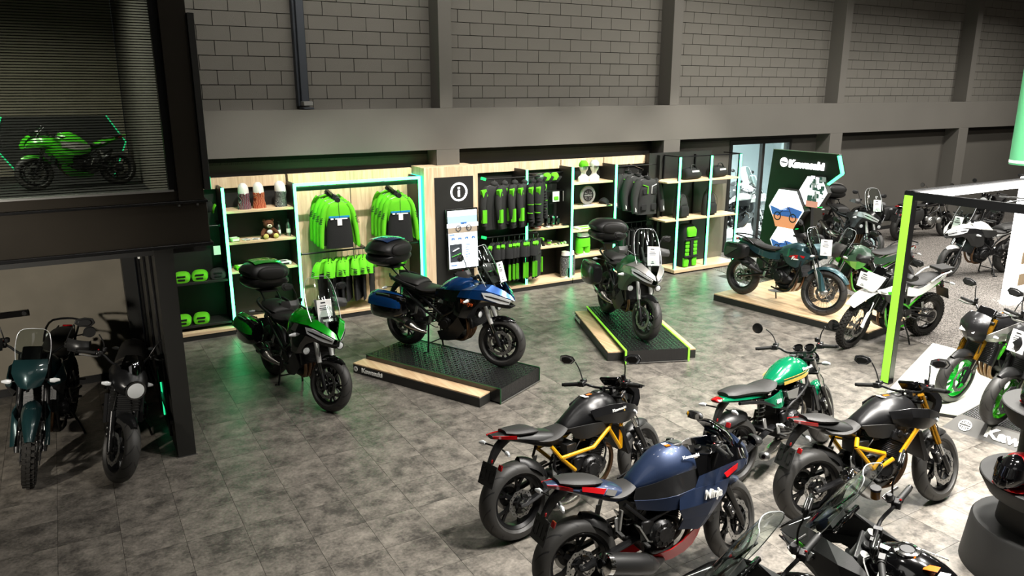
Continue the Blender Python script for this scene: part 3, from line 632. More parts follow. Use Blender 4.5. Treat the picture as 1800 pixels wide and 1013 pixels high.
    rh = MB('black_plastic'); fender(B, Matrix.Identity(4), R, .315, .315, .15, 80, 20, 'black_plastic', 'rear_hugger', .025)
    # chassis
    subframe(B, fm, [[(F-.32, .06, .80), (F-.50, .17, .72), (F-.68, .18, .61), (F-1.0, .16, .60)], [(F-.36, .17, .76), (F-.38, .165, .52)], [(F-.50, .17, .72), (F-.38, .165, .52)], [(F-1.0, .16, .60), (F-.86, .15, .46)], [(F-1.0, .16, .60), (R+.30, .12, .70)]] if c.get('trellis', 1) else [[(F-.32, .06, .84), (F-.40, .2, .76), (F-.58, .21, .56)], [(F-.64, .2, .52), (F-.74, .18, .46)], [(F-.70, .17, .56), (F-.96, .15, .64)], [(F-.70, .17, .56), (F-.80, .16, .44)], [(F-.96, .15, .64), (F-.80, .16, .44)], [(F-.96, .15, .64), (R+.36, .11, .70)]], c.get('fr_r', .0165), 'frame', c.get('flabel'), 0)
    engine(B, F-.68, .44, c.get('eng', 'twin')); headers(B, F-.68, .44, c.get('pipes', 2), m=c.get('header', 'header')); radiator(B, F-.33, .58)
    swing(B, R, 0, .315, .42); pegs(B, R+.5, .36, R+.30, .47)
    fender(B, S, F, .302, .302, .12, 150, 40, c.get('fend', 'black_plastic')); fork(B, S, F, .302, radians(24.5), c.get('usd', False), c.get('forkm', 'satin_black'), 'satin_black', .70, gaiter=False)
    hg = MB('satin_black')
    for s_ in (1, -1): hg.tube([(R+.34, s_*.13, .66), (R+.30, s_*.14, .55), (R+.33, s_*.13, .47)], .012, 6)
    hg.build('peg_hanger', B)
    if c.get('muf') == 'side': muffler(B, [(R+.44, -.12, .24), (R+.33, -.17, .27), (R+.24, -.195, .33), (R+.02, -.215, .47)], [.026, .045, .068, .072], 'satin_black', 'chrome', .85)
    elif c.get('muf') == 'canister': muffler(B, [(R+.56, -.13, .22), (R+.46, -.19, .26), (R+.38, -.215, .31), (R+.18, -.235, .46)], [.03, .06, .082, .066], 'steel', 'chrome', .9)
    else: muffler(B, [(F-.78, -.03, .20), (R+.50, -.07, .19), (R+.38, -.12, .2), (R+.27, -.17, .24)], [.05, .07, .06, .05], 'exhaust', 'steel', .8)
    if c.get('logo'): tank_logo(B, 'Kawasaki', F-.42, .222*sc, .875, .032, tilt=0)
def sport(B, F, R, S, c):
    pm, p2 = c['paint'], c.get('paint2', 'black_plastic')
    T0 = MB(pm).loft([(F-.36, 0, .80, .86, .09, .7, 1, 2.6), (F-.42, 0, .76, .955, .125, .6, 1, 2.8), (F-.53, 0, .73, 1.0, .16, .58, 1, 2.8), (F-.66, 0, .72, .985, .155, .58, 1.05, 2.7), (F-.78, 0, .72, .91, .12, .6, 1.15, 2.5), (F-.87, 0, .73, .83, .09, .7, 1.1, 2.5), (F-.90, 0, .76, .79, .07, .8, 1, 2.5)], 28, 5).build('fuel_tank', B)
    cp = MB('steel'); cp.lathe([(0, .012), (.035, .012), (.038, .004), (.055, .002), (.055, -.01)], 24, c=(F-.50, 0, .993), ax='z'); cp.build('fuel_cap', T0)
    w_ = MB('white_letter'); w_.box((F-.58, 0, 1.0), (.04, .03, .002)); w_.mat('orange_lens').box((F-.58, -.035, .999), (.04, .03, .002)); w_.build('warning_sticker', T0)
    for s_ in (1, -1):
        # upper side panel
        r1 = [(F-.42, .13, .90), (F-.26, .17, .93), (F-.10, .15, .93), (F+.02, .10, .88), (F+.10, .03, .80)]
        r2 = [(F-.44, .20, .80), (F-.28, .225, .84), (F-.12, .2, .85), (F+.02, .14, .82), (F+.11, .04, .765)]
        r3 = [(F-.50, .215, .70), (F-.34, .245, .74), (F-.16, .215, .76), (F-.02, .15, .76), (F+.09, .05, .735)]
        g = MB(p2); g.grid([r1, r2], .008, 1, 1, mirror=s_ < 0); g.build('upper_fairing', B, ang=25)
        g = MB(c.get('nose', pm)); g.grid([r2, r3], .008, 1, 1, mirror=s_ < 0); g.build('nose_panel', B, ang=25)
        a1 = [(F-.60, .19, .70), (F-.46, .225, .73), (F-.28, .245, .75), (F-.20, .23, .76)]
        a2 = [(F-.62, .215, .60), (F-.50, .25, .62), (F-.36, .265, .64), (F-.25, .24, .66)]
        a3 = [(F-.58, .20, .52), (F-.50, .23, .53), (F-.41, .245, .53), (F-.34, .22, .54)]
        a4 = [(F-.60, .17, .44), (F-.53, .2, .44), (F-.47, .21, .43), (F-.40, .19, .44)]
        g = MB(pm); g.grid([a1, a2, a3], .01, 1, 1, mirror=s_ < 0); g.grid([a3, a4], .01, 1, 1, mirror=s_ < 0); o = g.build('side_fairing', B, ang=25)
        if c.get('name'): text(c['name'], .085, 'white_letter', B, frame((F-.375, s_*.270, .685), (-s_, 0, 0), (0, 0, 1)), 'fairing_lettering', shear=.3, width=.8, bold=.002, ext=.008)
        if c.get('accent'):
            k = MB(c['accent']); k.grid([[(F-.26, .248, .80), (F-.17, .225, .82), (F-.10, .2, .825)], [(F-.24, .25, .765), (F-.17, .232, .785), (F-.11, .205, .79)]], .004, mirror=s_ < 0); k.build('accent_stripe', o)
            k = MB(c['accent']); k.grid([[(F-.42, .20, .46), (F-.52, .2, .40), (F-.66, .17, .30), (F-.92, .11, .25)], [(F-.40, .16, .40), (F-.46, .14, .28), (F-.62, .12, .20), (F-.90, .08, .19)]], .008, 2, mirror=s_ < 0); k.build('belly_cowl', B)
        b1 = [(F-.42, .16, .84), (F-.60, .165, .83), (F-.76, .15, .80), (F-.90, .11, .775)]; b2 = [(F-.44, .215, .74), (F-.62, .20, .70), (F-.78, .16, .69), (F-.92, .12, .70)]
        g = MB(c.get('mid', 'graphite_paint')); g.grid([b1, b2], .01, 2, mirror=s_ < 0); g.build('knee_panel', B)
        b3 = [(F-.44, .205, .66), (F-.60, .2, .60), (F-.74, .165, .60), (F-.90, .12, .63)]; g = MB(pm); g.grid([[(p[0], p[1]+.006, p[2]) for p in b2], b3], .01, 2, mirror=s_ < 0); g.build('frame_cover', B)
        l = MB('clear_lens'); l.grid([[(F+.02, .115, .835), (F+.075, .07, .80), (F+.108, .03, .775)], [(F+.03, .12, .795), (F+.08, .07, .765), (F+.115, .03, .75)]], .01, 2, mirror=s_ < 0); l.build('headlight', B)
    n = MB(c.get('nose', pm)); n.grid([[(F-.02, -.1, .925), (F+.0, 0, .955), (F-.02, .1, .925)], [(F+.06, -.07, .86), (F+.10, 0, .87), (F+.06, .07, .86)], [(F+.10, -.04, .775), (F+.15, 0, .78), (F+.10, .04, .775)], [(F+.08, -.05, .73), (F+.13, 0, .72), (F+.08, .05, .73)]], .02, 2, 1); n.build('nose_cowl', B, ang=30)
    windshield(B, Matrix.Identity(4), c.get('ws', [(F+.02, .93, .13, .09), (F-.06, 1.03, .125, .08), (F-.16, 1.10, .10, .06), (F-.20, 1.115, .07, .03)]), c.get('wsm', 'smoke_screen'))
    i = MB('gloss_black', Matrix.Translation((F-.14, 0, .97)) @ Matrix.Rotation(1.0, 4, 'Y')); i.box((0, 0, 0), (.1, .16, .03)); i.mat('chrome').lathe([(.045, .0), (.045, .02), (.038, .02)], 20, c=(0, 0, .01), ax='z'); i.build('instrument_panel', B, bevel=.01)
    bars(B, S, (F-.32, 0, .945), .34, .02, .12, clip=True)
    for s_ in (1, -1):
        T = Matrix.Translation((F-.06, s_*.33, 1.03)); k = MB('black_plastic'); k.tube([(F-.03, s_*.13, .93), (F-.05, s_*.2, 1.0), (F-.06, s_*.29, 1.025)], .007, 7, sm=3, flat=1.5); o = k.build('mirror', B)
        k = MB('black_plastic', T @ Matrix.Rotation(s_*.25, 4, 'Z')); k.loft([(-.02, 0, -.03, .03, .065, .8, .8, 3), (.0, 0, -.035, .035, .08, .8, .8, 3), (.035, 0, -.02, .02, .05, .8, .8, 3)], 16, 2); k.build('mirror_housing', o)
        k = MB('mirror_glass', T @ Matrix.Rotation(s_*.25, 4, 'Z')); k.box((-.022, 0, 0), (.002, .11, .05)); k.build('mirror_glass', o)
    seat_loft(B, [(F-.84, 0, .76, .81, .06, .7, 1, 2.5), (F-.94, 0, .73, .79, .12, .75, 1, 2.6), (F-1.05, 0, .725, .785, .145, .75, 1, 2.6), (F-1.16, 0, .745, .81, .11, .75, 1, 2.6)])
    seat_loft(B, [(R+.20, 0, .845, .87, .07, .8, 1, 2.8), (R+.12, 0, .85, .90, .105, .8, 1, 2.8), (R-.02, 0, .87, .925, .10, .8, 1, 2.8), (R-.12, 0, .90, .93, .06, .8, 1, 2.8)], 'pillion_seat')
    t = MB(pm).loft([(F-.94, 0, .68, .76, .09, .9, .7, 3), (R+.28, 0, .69, .82, .13, .85, .7, 3), (R+.08, 0, .77, .87, .11, .8, .6, 3), (R-.10, 0, .85, .905, .075, .8, .6, 3), (R-.20, 0, .885, .92, .04, .8, .6, 3)], 20, 3).build('tail_cowl', B)
    for s_ in (1, -1):
        k = MB('red_lens'); k.grid([[(R-.04, .092, .875), (R-.12, .072, .90), (R-.205, .042, .912)], [(R-.04, .093, .85), (R-.12, .068, .872), (R-.20, .038, .897)]], .006, mirror=s_ < 0); k.build('tail_light', t)
        if c.get('accent'):
            k = MB(c['accent']); k.grid([[(R+.2, .118, .83), (R+.1, .112, .858), (R+.02, .105, .875)], [(R+.17, .128, .80), (R+.09, .119, .825), (R+.02, .109, .845)]], .004, mirror=s_ < 0); k.build('accent_stripe', t)
            k = MB('silver_paint'); k.grid([[(R+.28, .122, .80), (R+.24, .124, .815), (R+.21, .12, .828)], [(R+.25, .132, .77), (R+.21, .132, .785), (R+.18, .13, .798)]], .004, mirror=s_ < 0); k.build('accent_stripe', t)
    if c.get('plate', 1): rear_hang(B, R, (R-.12, .84))
    fender(B, Matrix.Identity(4), R, .315, .315, .15, 80, 20, 'black_plastic', 'rear_hugger', .025)
    subframe(B, 'satin_black', [[(F-.36, .05, .80), (F-.48, .15, .70), (F-.64, .16, .60), (F-.82, .13, .52), (F-.86, .12, .38)], [(F-.82, .13, .52), (R+.34, .11, .68)]], .015)
    engine(B, F-.70, .44, c.get('eng', 'twin')); headers(B, F-.70, .44, 2); radiator(B, F-.35, .56, .15)
    swing(B, R, 0, .315, .42, c.get('swm', 'satin_black')); pegs(B, R+.46, .40, R+.26, .52, stand=c.get('stand', True))
    k = MB('alu')
    for s_ in (1, -1): k.bar((R+.48, s_*.14, .41), (R+.42, s_*.13, .52), .012, .07, (0, 1, 0)); k.bar((R+.3, s_*.13, .66), (R+.27, s_*.14, .53), .014, .03, (0, 1, 0))
    k.build('peg_hanger', B)
    fender(B, S, F, .302, .302, .12, 150, 20, c.get('fend', pm)); fork(B, S, F, .302, radians(24.5), c.get('usd', False), c.get('forkm', 'satin_black'), 'satin_black', .66)
    muffler(B, [(R+.62, -.12, .22), (R+.50, -.18, .24), (R+.42, -.215, .28), (R+.10, -.245, .38)], [.026, .05, .084, .086], c.get('mufm', 'dark_alu'), 'chrome', .85); k = MB('steel'); k.tube([(F-.80, -.06, .20), (R+.56, -.14, .20), (R+.46, -.19, .255), (R+.40, -.215, .285)], [.03, .035, .06, .088], 14, sm=3, flat=.85); k.build('exhaust_collector', B)
    tank_logo(B, 'Kawasaki', F-.46, .143, .93, .03, tilt=.6)
def tourer(B, F, R, S, c):
    pm = c['paint']; pl = c.get('lower', 'gloss_black')
    T0 = MB(c.get('tank', pm)).loft([(F-.30, 0, .84, .93, .10, .7, 1, 2.8), (F-.40, 0, .82, 1.02, .15, .62, 1, 2.8), (F-.54, 0, .80, 1.05, .175, .6, 1, 2.8), (F-.68, 0, .79, 1.02, .165, .6, 1.05, 2.6), (F-.80, 0, .79, .95, .12, .65, 1.1, 2.5), (F-.88, 0, .80, .88, .09, .7, 1.1, 2.5)], 28, 4).build('fuel_tank', B)
    MB('dark_alu').lathe([(0, .012), (.035, .012), (.038, .004), (.055, .002), (.055, -.01)], 24, c=(F-.52, 0, 1.045), ax='z').build('fuel_cap', T0)
    for s_ in (1, -1):
        r0 = [(F-.30, .15, .98), (F-.16, .165, 1.03), (F-.04, .13, 1.03), (F+.06, .07, .97), (F+.14, .012, .90)]
        r1 = [(F-.44, .20, .92), (F-.26, .235, .955), (F-.08, .21, .97), (F+.07, .13, .92), (F+.19, .012, .845)]
        r2 = [(F-.48, .23, .84), (F-.30, .255, .86), (F-.12, .225, .86), (F+.03, .14, .83), (F+.15, .02, .79)]
        g = MB(pm); g.grid([r0, r1], .01, 1, 1, mirror=s_ < 0); g.build('upper_fairing', B, ang=24)
        l = MB('clear_lens'); l.grid([[(p[0]-.004, p[1], p[2]) for p in r1[1:]], [(F-.20, .235, .885), (F-.02, .185, .87), (F+.08, .11, .84), (F+.15, .018, .81)]], .012, 2, mirror=s_ < 0) if 0 else l.grid([[(F-.12, .228, .95), (F-.02, .186, .945), (F+.08, .120, .905), (F+.165, .04, .855)], [(F-.09, .224, .885), (F-.01, .178, .855), (F+.07, .118, .82), (F+.135, .045, .805)]], .012, 2, 2, mirror=s_ < 0)
        o = l.build('headlight', B); k = MB('chrome')
        for xx, yy, zz, rr in ((F+.04, .11, .872, .022), (F-.04, .16, .895, .02)): k.ball((xx, s_*yy, zz), rr, 10, 6)
        k.build('headlight_bulb', o); k = MB('gloss_black'); k.grid([[(F-.125, .231, .922), (F-.02, .189, .912), (F+.08, .124, .875), (F+.15, .05, .838)], [(F-.115, .231, .908), (F-.02, .187, .892), (F+.08, .122, .860), (F+.145, .05, .828)]], .012, 2, mirror=s_ < 0); k.build('headlight_divider', o)
        g = MB(c.get('side', pl)); g.grid([[(p[0], p[1]*1.0, p[2]-.0) for p in r1[:4]], r2[:4]], .01, 1, 1, mirror=s_ < 0); g.build('headlight_surround', B, ang=24)
        q2 = [(F-.52, .225, .76), (F-.38, .255, .74), (F-.24, .235, .74), (F-.14, .19, .77)]; q3 = [(F-.56, .2, .62), (F-.46, .235, .60), (F-.36, .225, .60), (F-.28, .18, .62)]
        g = MB(pl); g.grid([r2[:4], q2, q3], .01, 1, 1, mirror=s_ < 0); o = g.build('side_fairing', B, ang=24)
        if c.get('logo'): text(c['logo'], .07, c.get('logom', 'orange'), B, frame((F-.33, s_*.262, .80), (-s_, 0, .12 if s_ > 0 else -.12) if s_ > 0 else (1, 0, -.12), (0, s_*.1, 1)), 'fairing_lettering', shear=.35, bold=.0015)
        g = MB(pl); g.grid([[(F-.44, .2, .92), (F-.60, .19, .90), (F-.78, .145, .88), (F-.90, .11, .86)], [(F-.50, .235, .78), (F-.62, .21, .76), (F-.78, .155, .76), (F-.92, .12, .77)]], .01, 2, mirror=s_ < 0); g.build('knee_panel', B)
        g = MB('black_plastic'); g.grid([[(F-.52, .18, .58), (F-.66, .19, .42), (F-.86, .16, .33)], [(F-.44, .15, .42), (F-.60, .14, .26), (F-.86, .1, .2)]], .01, 2, mirror=s_ < 0)
        if c.get('belly', 1): g.build('belly_cowl', B)
        k = MB('black_plastic'); k.grid([[(F-.20, .20, .86), (F-.04, .15, .84), (F+.10, .06, .80), (F+.20, .0, .79)], [(F-.22, .185, .82), (F-.06, .14, .79), (F+.06, .06, .76), (F+.12, .0, .75)]], .01, 2, mirror=s_ < 0); k.build('beak_panel', B)
        k = MB('clear_lens'); k.tube([(F-.30, s_*.24, .83), (F-.30, s_*.27, .83), (F-.315, s_*.33, .825)], [.014, .018, .008], 10, flat=1.3); k.build('turn_signal', B)
    if c.get('sideplate'): pass
    windshield(B, Matrix.Identity(4), [(F+.02, 1.0, .17, .10), (F-.06, 1.13, .185, .10), (F-.15, 1.28, .18, .09), (F-.23, 1.40, .155, .07), (F-.27, 1.46, .11, .04)], c.get('ws', 'clear_screen'))
    k = MB('matte_black')
    for s_ in (1, -1): k.poly([(0, 0)]*3, .0) if 0 else k.bar((F-.03, s_*.08, 1.0), (F-.20, s_*.085, 1.22), .03, .012, (1, 0, 0))
    k.box((F-.10, 0, 1.05), (.1, .18, .06), Matrix.Rotation(.6, 3, 'Y')); k.build('screen_mount', B, bevel=.004)
    i = MB('gloss_black', Matrix.Translation((F-.19, 0, 1.09)) @ Matrix.Rotation(1.1, 4, 'Y')); i.box((0, 0, 0), (.11, .22, .03)); i.build('instrument_panel', B, bevel=.012)
    bars(B, S, (F-.36, 0, 1.07), .40, .055, .10, guard=c.get('guard', 'guard_grey')); mirrors(B, S, (F-.40, .24, 1.13), .14, .17)
    seat_loft(B, [(F-.84, 0, .84, .88, .06, .7, 1, 2.5), (F-.94, 0, .79, .865, .12, .75, 1, 2.6), (F-1.08, 0, .785, .855, .165, .78, 1, 2.7), (F-1.20, 0, .80, .875, .15, .78, 1, 2.7), (F-1.24, 0, .84, .90, .12, .7, 1, 2.6)])
    seat_loft(B, [(R+.32, 0, .85, .89, .12, .8, 1, 2.8), (R+.27, 0, .84, .93, .15, .8, 1, 2.8), (R+.08, 0, .86, .945, .155, .8, 1, 2.8), (R-.06, 0, .88, .95, .13, .8, 1, 2.8)], 'pillion_seat')
    t = MB(c.get('tail', 'black_plastic')).loft([(F-.92, 0, .70, .80, .10, .9, .7, 3), (R+.28, 0, .72, .85, .135, .85, .7, 3), (R+.0, 0, .80, .89, .12, .8, .6, 3), (R-.18, 0, .85, .90, .08, .8, .6, 3)], 20, 3).build('tail_cowl', B)
    k = MB('red_lens'); k.box((R-.195, 0, .87), (.02, .12, .035)); k.build('tail_light', t, bevel=.006)
    for s_ in (1, -1):
        b = MB('silver_paint' if c.get('grab') else 'matte_black'); b.tube([(R+.30, s_*.16, .84), (R+.12, s_*.19, .89), (R-.08, s_*.17, .93), (R-.17, s_*.10, .94)], .013, 8, sm=3, flat=1.4); b.build('grab_rail', B)
    rear_hang(B, R, (R-.14, .83), wide=.14, plate=c.get('plate', True))
    fender(B, Matrix.Identity(4), R, .315, .315, .17, 95, 20, 'black_plastic', 'rear_hugger', .025)
    subframe(B, c.get('frame', 'satin_black'), [[(F-.36, .05, .86), (F-.46, .17, .76), (F-.62, .18, .62), (F-.80, .15, .52), (F-.86, .12, .40)], [(F-.80, .15, .55), (R+.34, .12, .74), (R+.05, .12, .82)], [(F-.86, .13, .45), (R+.36, .13, .60), (R+.10, .13, .78)]], .015)
    engine(B, F-.70, .46, c.get('eng', 'four')); headers(B, F-.70, .46, c.get('pipes', 4), m=c.get('header', 'header')); radiator(B, F-.34, .60, .17)
    swing(B, R, 0, .315, .43); pegs(B, R+.50, .40, R+.28, .50, stand=c.get('sstand', True), centre=c.get('cstand', False))
    fender(B, S, F, .302, .302, .12, 145, 35, c.get('fend', 'gloss_black')); fork(B, S, F, .302, radians(25), c.get('usd', True), c.get('forkm', 'fork_silver'), 'satin_black', .74)
    muffler(B, [(R+.44, -.12, .27), (R+.34, -.17, .30), (R+.22, -.2, .36), (R-.12, -.225, .50)], [.026, .045, .07, .068], c.get('mufm', 'exhaust'), 'satin_black', .85, guard=1)
    if c.get('fog', 1):
        for s_ in (1, -1): lamp(B, Matrix.Identity(4), (F-.17, s_*.20, .67), .044)
    if c.get('cases', 1): side_case(B, R-.03, .60, .19, lid=c.get('lid', pm), m=c.get('casem', 'gloss_black'), L=.54, H=.34, W=.21)
    if c.get('top', 1): top_case(B, R-.26, 1.20, lid=c.get('lid', pm), m='black_plastic')
def retro(B, F, R, S, c):
    pm = c['paint']
    T0 = MB(pm).loft([(F-.32, 0, .80, .86, .07, .8, 1, 2.2), (F-.37, 0, .76, .93, .115, .75, 1, 2.3), (F-.50, 0, .74, .975, .15, .7, 1, 2.3), (F-.64, 0, .74, .955, .145, .72, 1, 2.3), (F-.78, 0, .75, .89, .11, .75, 1, 2.3), (F-.86, 0, .77, .84, .07, .8, 1, 2.2)], 28, 5).build('fuel_tank', B)
    MB('chrome').lathe([(0, .014), (.03, .014), (.036, .004), (.045, .002), (.045, -.01)], 24, c=(F-.46, 0, .968), ax='z').build('fuel_cap', T0)
    for s_ in (1, -1):
        if c.get('stripe'):
            for dz, hh, mm in ((0, .03, c['stripe']), (.024, .006, 'gold_stripe')):
                k = MB(mm); k.grid([[(F-.36, .108, .845+dz), (F-.50, .152, .835+dz), (F-.64, .150, .825+dz), (F-.78, .116, .81+dz)], [(F-.36, .106, .845+dz-hh), (F-.50, .152, .835+dz-hh), (F-.64, .149, .825+dz-hh), (F-.78, .116, .81+dz-hh)]], .003, 4, mirror=s_ < 0); k.build('tank_stripe', T0)
        g = MB(pm); g.grid([[(F-.80, .10, .74), (F-.90, .135, .74), (F-1.02, .135, .72), (F-1.08, .11, .71)], [(F-.78, .11, .62), (F-.88, .15, .60), (F-.98, .14, .62), (F-1.04, .12, .66)]], .012, 3, 2, mirror=s_ < 0); o = g.build('side_cover', B)
        if c.get('num'): text(c['num'], .045, 'white_letter', B, frame((F-.92, s_*.152, .67), (-s_, 0, 0), (0, -s_*.1, 1)), 'side_lettering', shear=.2, bold=.001)
        if c.get('badge'): k = MB('alu'); k.grid([[(F-.62, .16, .73), (F-.80, .155, .73)], [(F-.66, .165, .64), (F-.78, .16, .66)]], .006, mirror=s_ < 0); k.build('injector_cover', B)
    seat_loft(B, [(F-.82, 0, .80, .84, .07, .7, 1, 2.5), (F-.92, 0, .765, .83, .125, .75, 1, 2.6), (F-1.04, 0, .76, .82, .14, .75, 1, 2.6), (F-1.16, 0, .775, .85, .13, .75, 1, 2.6), (R+.12, 0, .79, .875, .12, .75, 1, 2.6), (R-.04, 0, .81, .88, .10, .75, 1, 2.6), (R-.10, 0, .83, .87, .06, .7, 1, 2.6)])
    t = MB(pm).loft([(F-1.06, 0, .70, .78, .10, .9, .8, 2.8), (R+.15, 0, .73, .81, .115, .85, .8, 2.8), (R-.05, 0, .77, .83, .095, .85, .8, 2.8), (R-.18, 0, .80, .84, .06, .8, .8, 2.5)], 20, 3).build('tail_cowl', B)
    MB('red_lens').loft([(R-.16, 0, .795, .845, .06, .8, .8, 2.2), (R-.21, 0, .80, .84, .05, .8, .8, 2.2), (R-.225, 0, .81, .83, .03, .8, .8, 2.2)], 16, 2).build('tail_light', t)
    rear_hang(B, R, (R-.12, .79)); fender(B, Matrix.Identity(4), R, .315, .315, .17, 130, 55, 'black_plastic', 'rear_fender', .04)
    if c.get('cowl'):
        h = MB(pm, S); x0 = F-.2; prof = [(x0-.10, .13, .80), (x0+.02, .155, .78), (x0+.12, .13, .79), (x0+.17, .085, .80)]
        h.loft([(x0-.12, 0, .78, 1.0, .14, .9, .9, 2.6), (x0+.02, 0, .75, 1.02, .155, .85, .8, 2.5), (x0+.11, 0, .76, .97, .13, .85, .85, 2.3), (x0+.16, 0, .79, .92, .09, .9, .9, 2.1)], 24, 4); h.build('bikini_fairing', B)
        windshield(B, S, [(x0+.12, .96, .10, .07), (x0+.06, 1.05, .10, .06), (x0+.0, 1.12, .07, .04)], 'smoke_screen')
        lamp(B, S, (x0+.19, 0, .85), .085, 'headlight', 'gloss_black', .08)
    else: lamp(B, S, (F-.10, 0, .86), .092, 'headlight', c.get('lampm', 'gloss_black'), .13)
    for s_ in (1, -1): k = MB('gloss_black', S @ Matrix.Translation((F-.22, s_*.055, 1.0)) @ Matrix.Rotation(-.5, 4, 'Y')); k.lathe([(0, -.04), (.04, -.035), (.048, .0), (.048, .012), (.042, .012), (.042, .004), (0, .004)], 20, ax='z'); k.build('instrument_dial', B)
    bars(B, S, (F-.34, 0, .98), c.get('bw', .37), .07, .10); mirrors(B, S, (F-.38, .2, 1.06), .16, .17, 'round'); front_signals(B, S, F-.20, .15, .84)
    subframe(B, 'satin_black', [[(F-.34, .05, .82), (F-.46, .14, .72), (F-.62, .15, .64), (F-.80, .14, .56), (F-.86, .12, .38)], [(F-.34, .05, .76), (F-.36, .14, .58), (F-.38, .15, .44)], [(F-.80, .14, .56), (R+.3, .12, .70), (R-.02, .11, .77)]], .015)
    engine(B, F-.69, .44, c.get('eng', 'twin'), cover=c.get('ecov', 'engine_black')); headers(B, F-.69, .44, 2, m=c.get('header', 'exhaust')); radiator(B, F-.34, .56, .14) if c.get('eng') != 'boxer' else None
    for s_ in (1, -1): k = MB('satin_black'); k.tube([(R+.02, s_*.13, .34), (R+.16, s_*.13, .68)], .018, 8); k.build('rear_shock', B) if c.get('twinshock') else None
    swing(B, R, 0, .315, .42); pegs(B, R+.50, .36, R+.30, .46)
    fender(B, S, F, .302, .302, .12, 145, 35, c.get('fend', pm)); fork(B, S, F, .302, radians(25), False, 'satin_black', c.get('flow', 'satin_black'), .70, gaiter=c.get('gaiter', False), calip=1)
    if c.get('eng') == 'boxer': muffler(B, [(R+.5, -.14, .25), (R+.3, -.17, .26), (R+.1, -.18, .27), (R-.3, -.2, .32)], [.02, .034, .045, .045], 'chrome', 'chrome', 1)
    else: muffler(B, [(F-.78, -.03, .20), (R+.50, -.07, .19), (R+.38, -.12, .2), (R+.24, -.17, .23)], [.05, .065, .055, .05], 'exhaust', 'steel', .8)
    if c.get('logo'): tank_logo(B, 'Kawasaki', F-.46, .15, .885, .034, tilt=.25)
def adv(B, F, R, S, c):
    pm = c['paint']; fz = c.get('fz', .345); up = c.get('up', .04)
    Z = lambda v: v+up
    T0 = MB(c.get('tank', pm)).loft([(F-.36, 0, Z(.80), Z(.88), .07, .7, 1, 2.6), (F-.42, 0, Z(.74), Z(.96), .12, .62, 1, 2.8), (F-.54, 0, Z(.72), Z(.985), .15, .6, 1, 2.8), (F-.68, 0, Z(.72), Z(.94), .13, .62, 1.05, 2.6), (F-.84, 0, Z(.74), Z(.86), .085, .7, 1.1, 2.5), (F-.9, 0, Z(.76), Z(.83), .06, .7, 1.1, 2.5)], 26, 4).build('fuel_tank', B)
    MB('dark_alu').lathe([(0, .012), (.03, .012), (.033, .004), (.045, .002), (.045, -.01)], 20, c=(F-.52, 0, Z(.982)), ax='z').build('fuel_cap', T0)
    for s_ in (1, -1):
        a1 = [(F-.70, .12, Z(.86)), (F-.54, .17, Z(.90)), (F-.38, .20, Z(.90)), (F-.22, .18, Z(.86)), (F-.14, .13, Z(.83))]
        a2 = [(F-.68, .15, Z(.76)), (F-.52, .2, Z(.76)), (F-.36, .225, Z(.77)), (F-.24, .2, Z(.78)), (F-.17, .15, Z(.79))]
        a3 = [(F-.60, .15, Z(.66)), (F-.50, .18, Z(.63)), (F-.40, .19, Z(.62)), (F-.32, .17, Z(.67)), (F-.27, .14, Z(.72))]
        g = MB(c.get('shroud', pm)); g.grid([a1, a2], .01, 1, 1, mirror=s_ < 0); o = g.build('tank_shroud', B, ang=24)
        g = MB(c.get('shroud2', 'matte_black')); g.grid([a2, a3], .01, 1, 1, mirror=s_ < 0); g.build('radiator_shroud', B, ang=24)
        if c.get('graphic'):
            k = MB(c['graphic']); k.grid([[(F-.52, .196, Z(.80)), (F-.38, .222, Z(.82)), (F-.26, .207, Z(.82))], [(F-.54, .206, Z(.765)), (F-.38, .23, Z(.765)), (F-.28, .213, Z(.785))]], .004, mirror=s_ < 0); k.build('shroud_graphic', o)
        if c.get('txt'): text(c['txt'], .075, c.get('txtm', 'white_letter'), B, frame((F-.42, s_*.226, Z(.765)), (-s_, 0, .15 if s_ > 0 else 0) if s_ > 0 else (1, 0, .1), (0, -s_*.25, 1)), 'shroud_lettering', bold=.003, shear=.3)
        g = MB(c.get('sidem', pm)); g.grid([[(F-.78, .09, Z(.80)), (F-.96, .12, Z(.76)), (R+.28, .12, Z(.80)), (R+.04, .10, Z(.865)), (R-.14, .07, Z(.90))], [(F-.76, .12, Z(.68)), (F-.92, .14, Z(.66)), (R+.30, .135, Z(.70)), (R+.08, .11, Z(.79)), (R-.12, .075, Z(.86))]], .01, 2, mirror=s_ < 0); g.build('side_panel', B)
    seat_loft(B, [(F-.72, 0, Z(.85), Z(.91), .06, .7, 1, 2.5), (F-.84, 0, Z(.80), Z(.865), .105, .75, 1, 2.6), (F-1.0, 0, Z(.785), Z(.85), .135, .75, 1, 2.7), (R+.30, 0, Z(.80), Z(.865), .125, .75, 1, 2.7), (R+.2, 0, Z(.825), Z(.90), .12, .75, 1, 2.7), (R+.02, 0, Z(.85), Z(.915), .11, .75, 1, 2.7), (R-.08, 0, Z(.87), Z(.905), .07, .75, 1, 2.6)])
    MB('red_lens').box((R-.20, 0, Z(.87)), (.02, .09, .035)).build('tail_light', B, bevel=.006)
    rear_hang(B, R, (R-.12, Z(.84)))
    rk = MB(c.get('rackm', 'satin_black'))
    for s_ in (1, -1): rk.tube([(R+.22, s_*.13, Z(.84)), (R+.05, s_*.14, Z(.93)), (R-.16, s_*.12, Z(.95)), (R-.22, 0, Z(.95))], .011, 8, sm=2)
    rk.build('grab_rail', B)
    if c.get('rackpad'): MB('seat_vinyl').box((R-.12, 0, Z(.975)), (.28, .2, .04)).build('rack_pad', B, bevel=.012, seg=2)
    # front mask and screen
    T = S if c.get('mask') else Matrix.Identity(4); x0 = F-.20
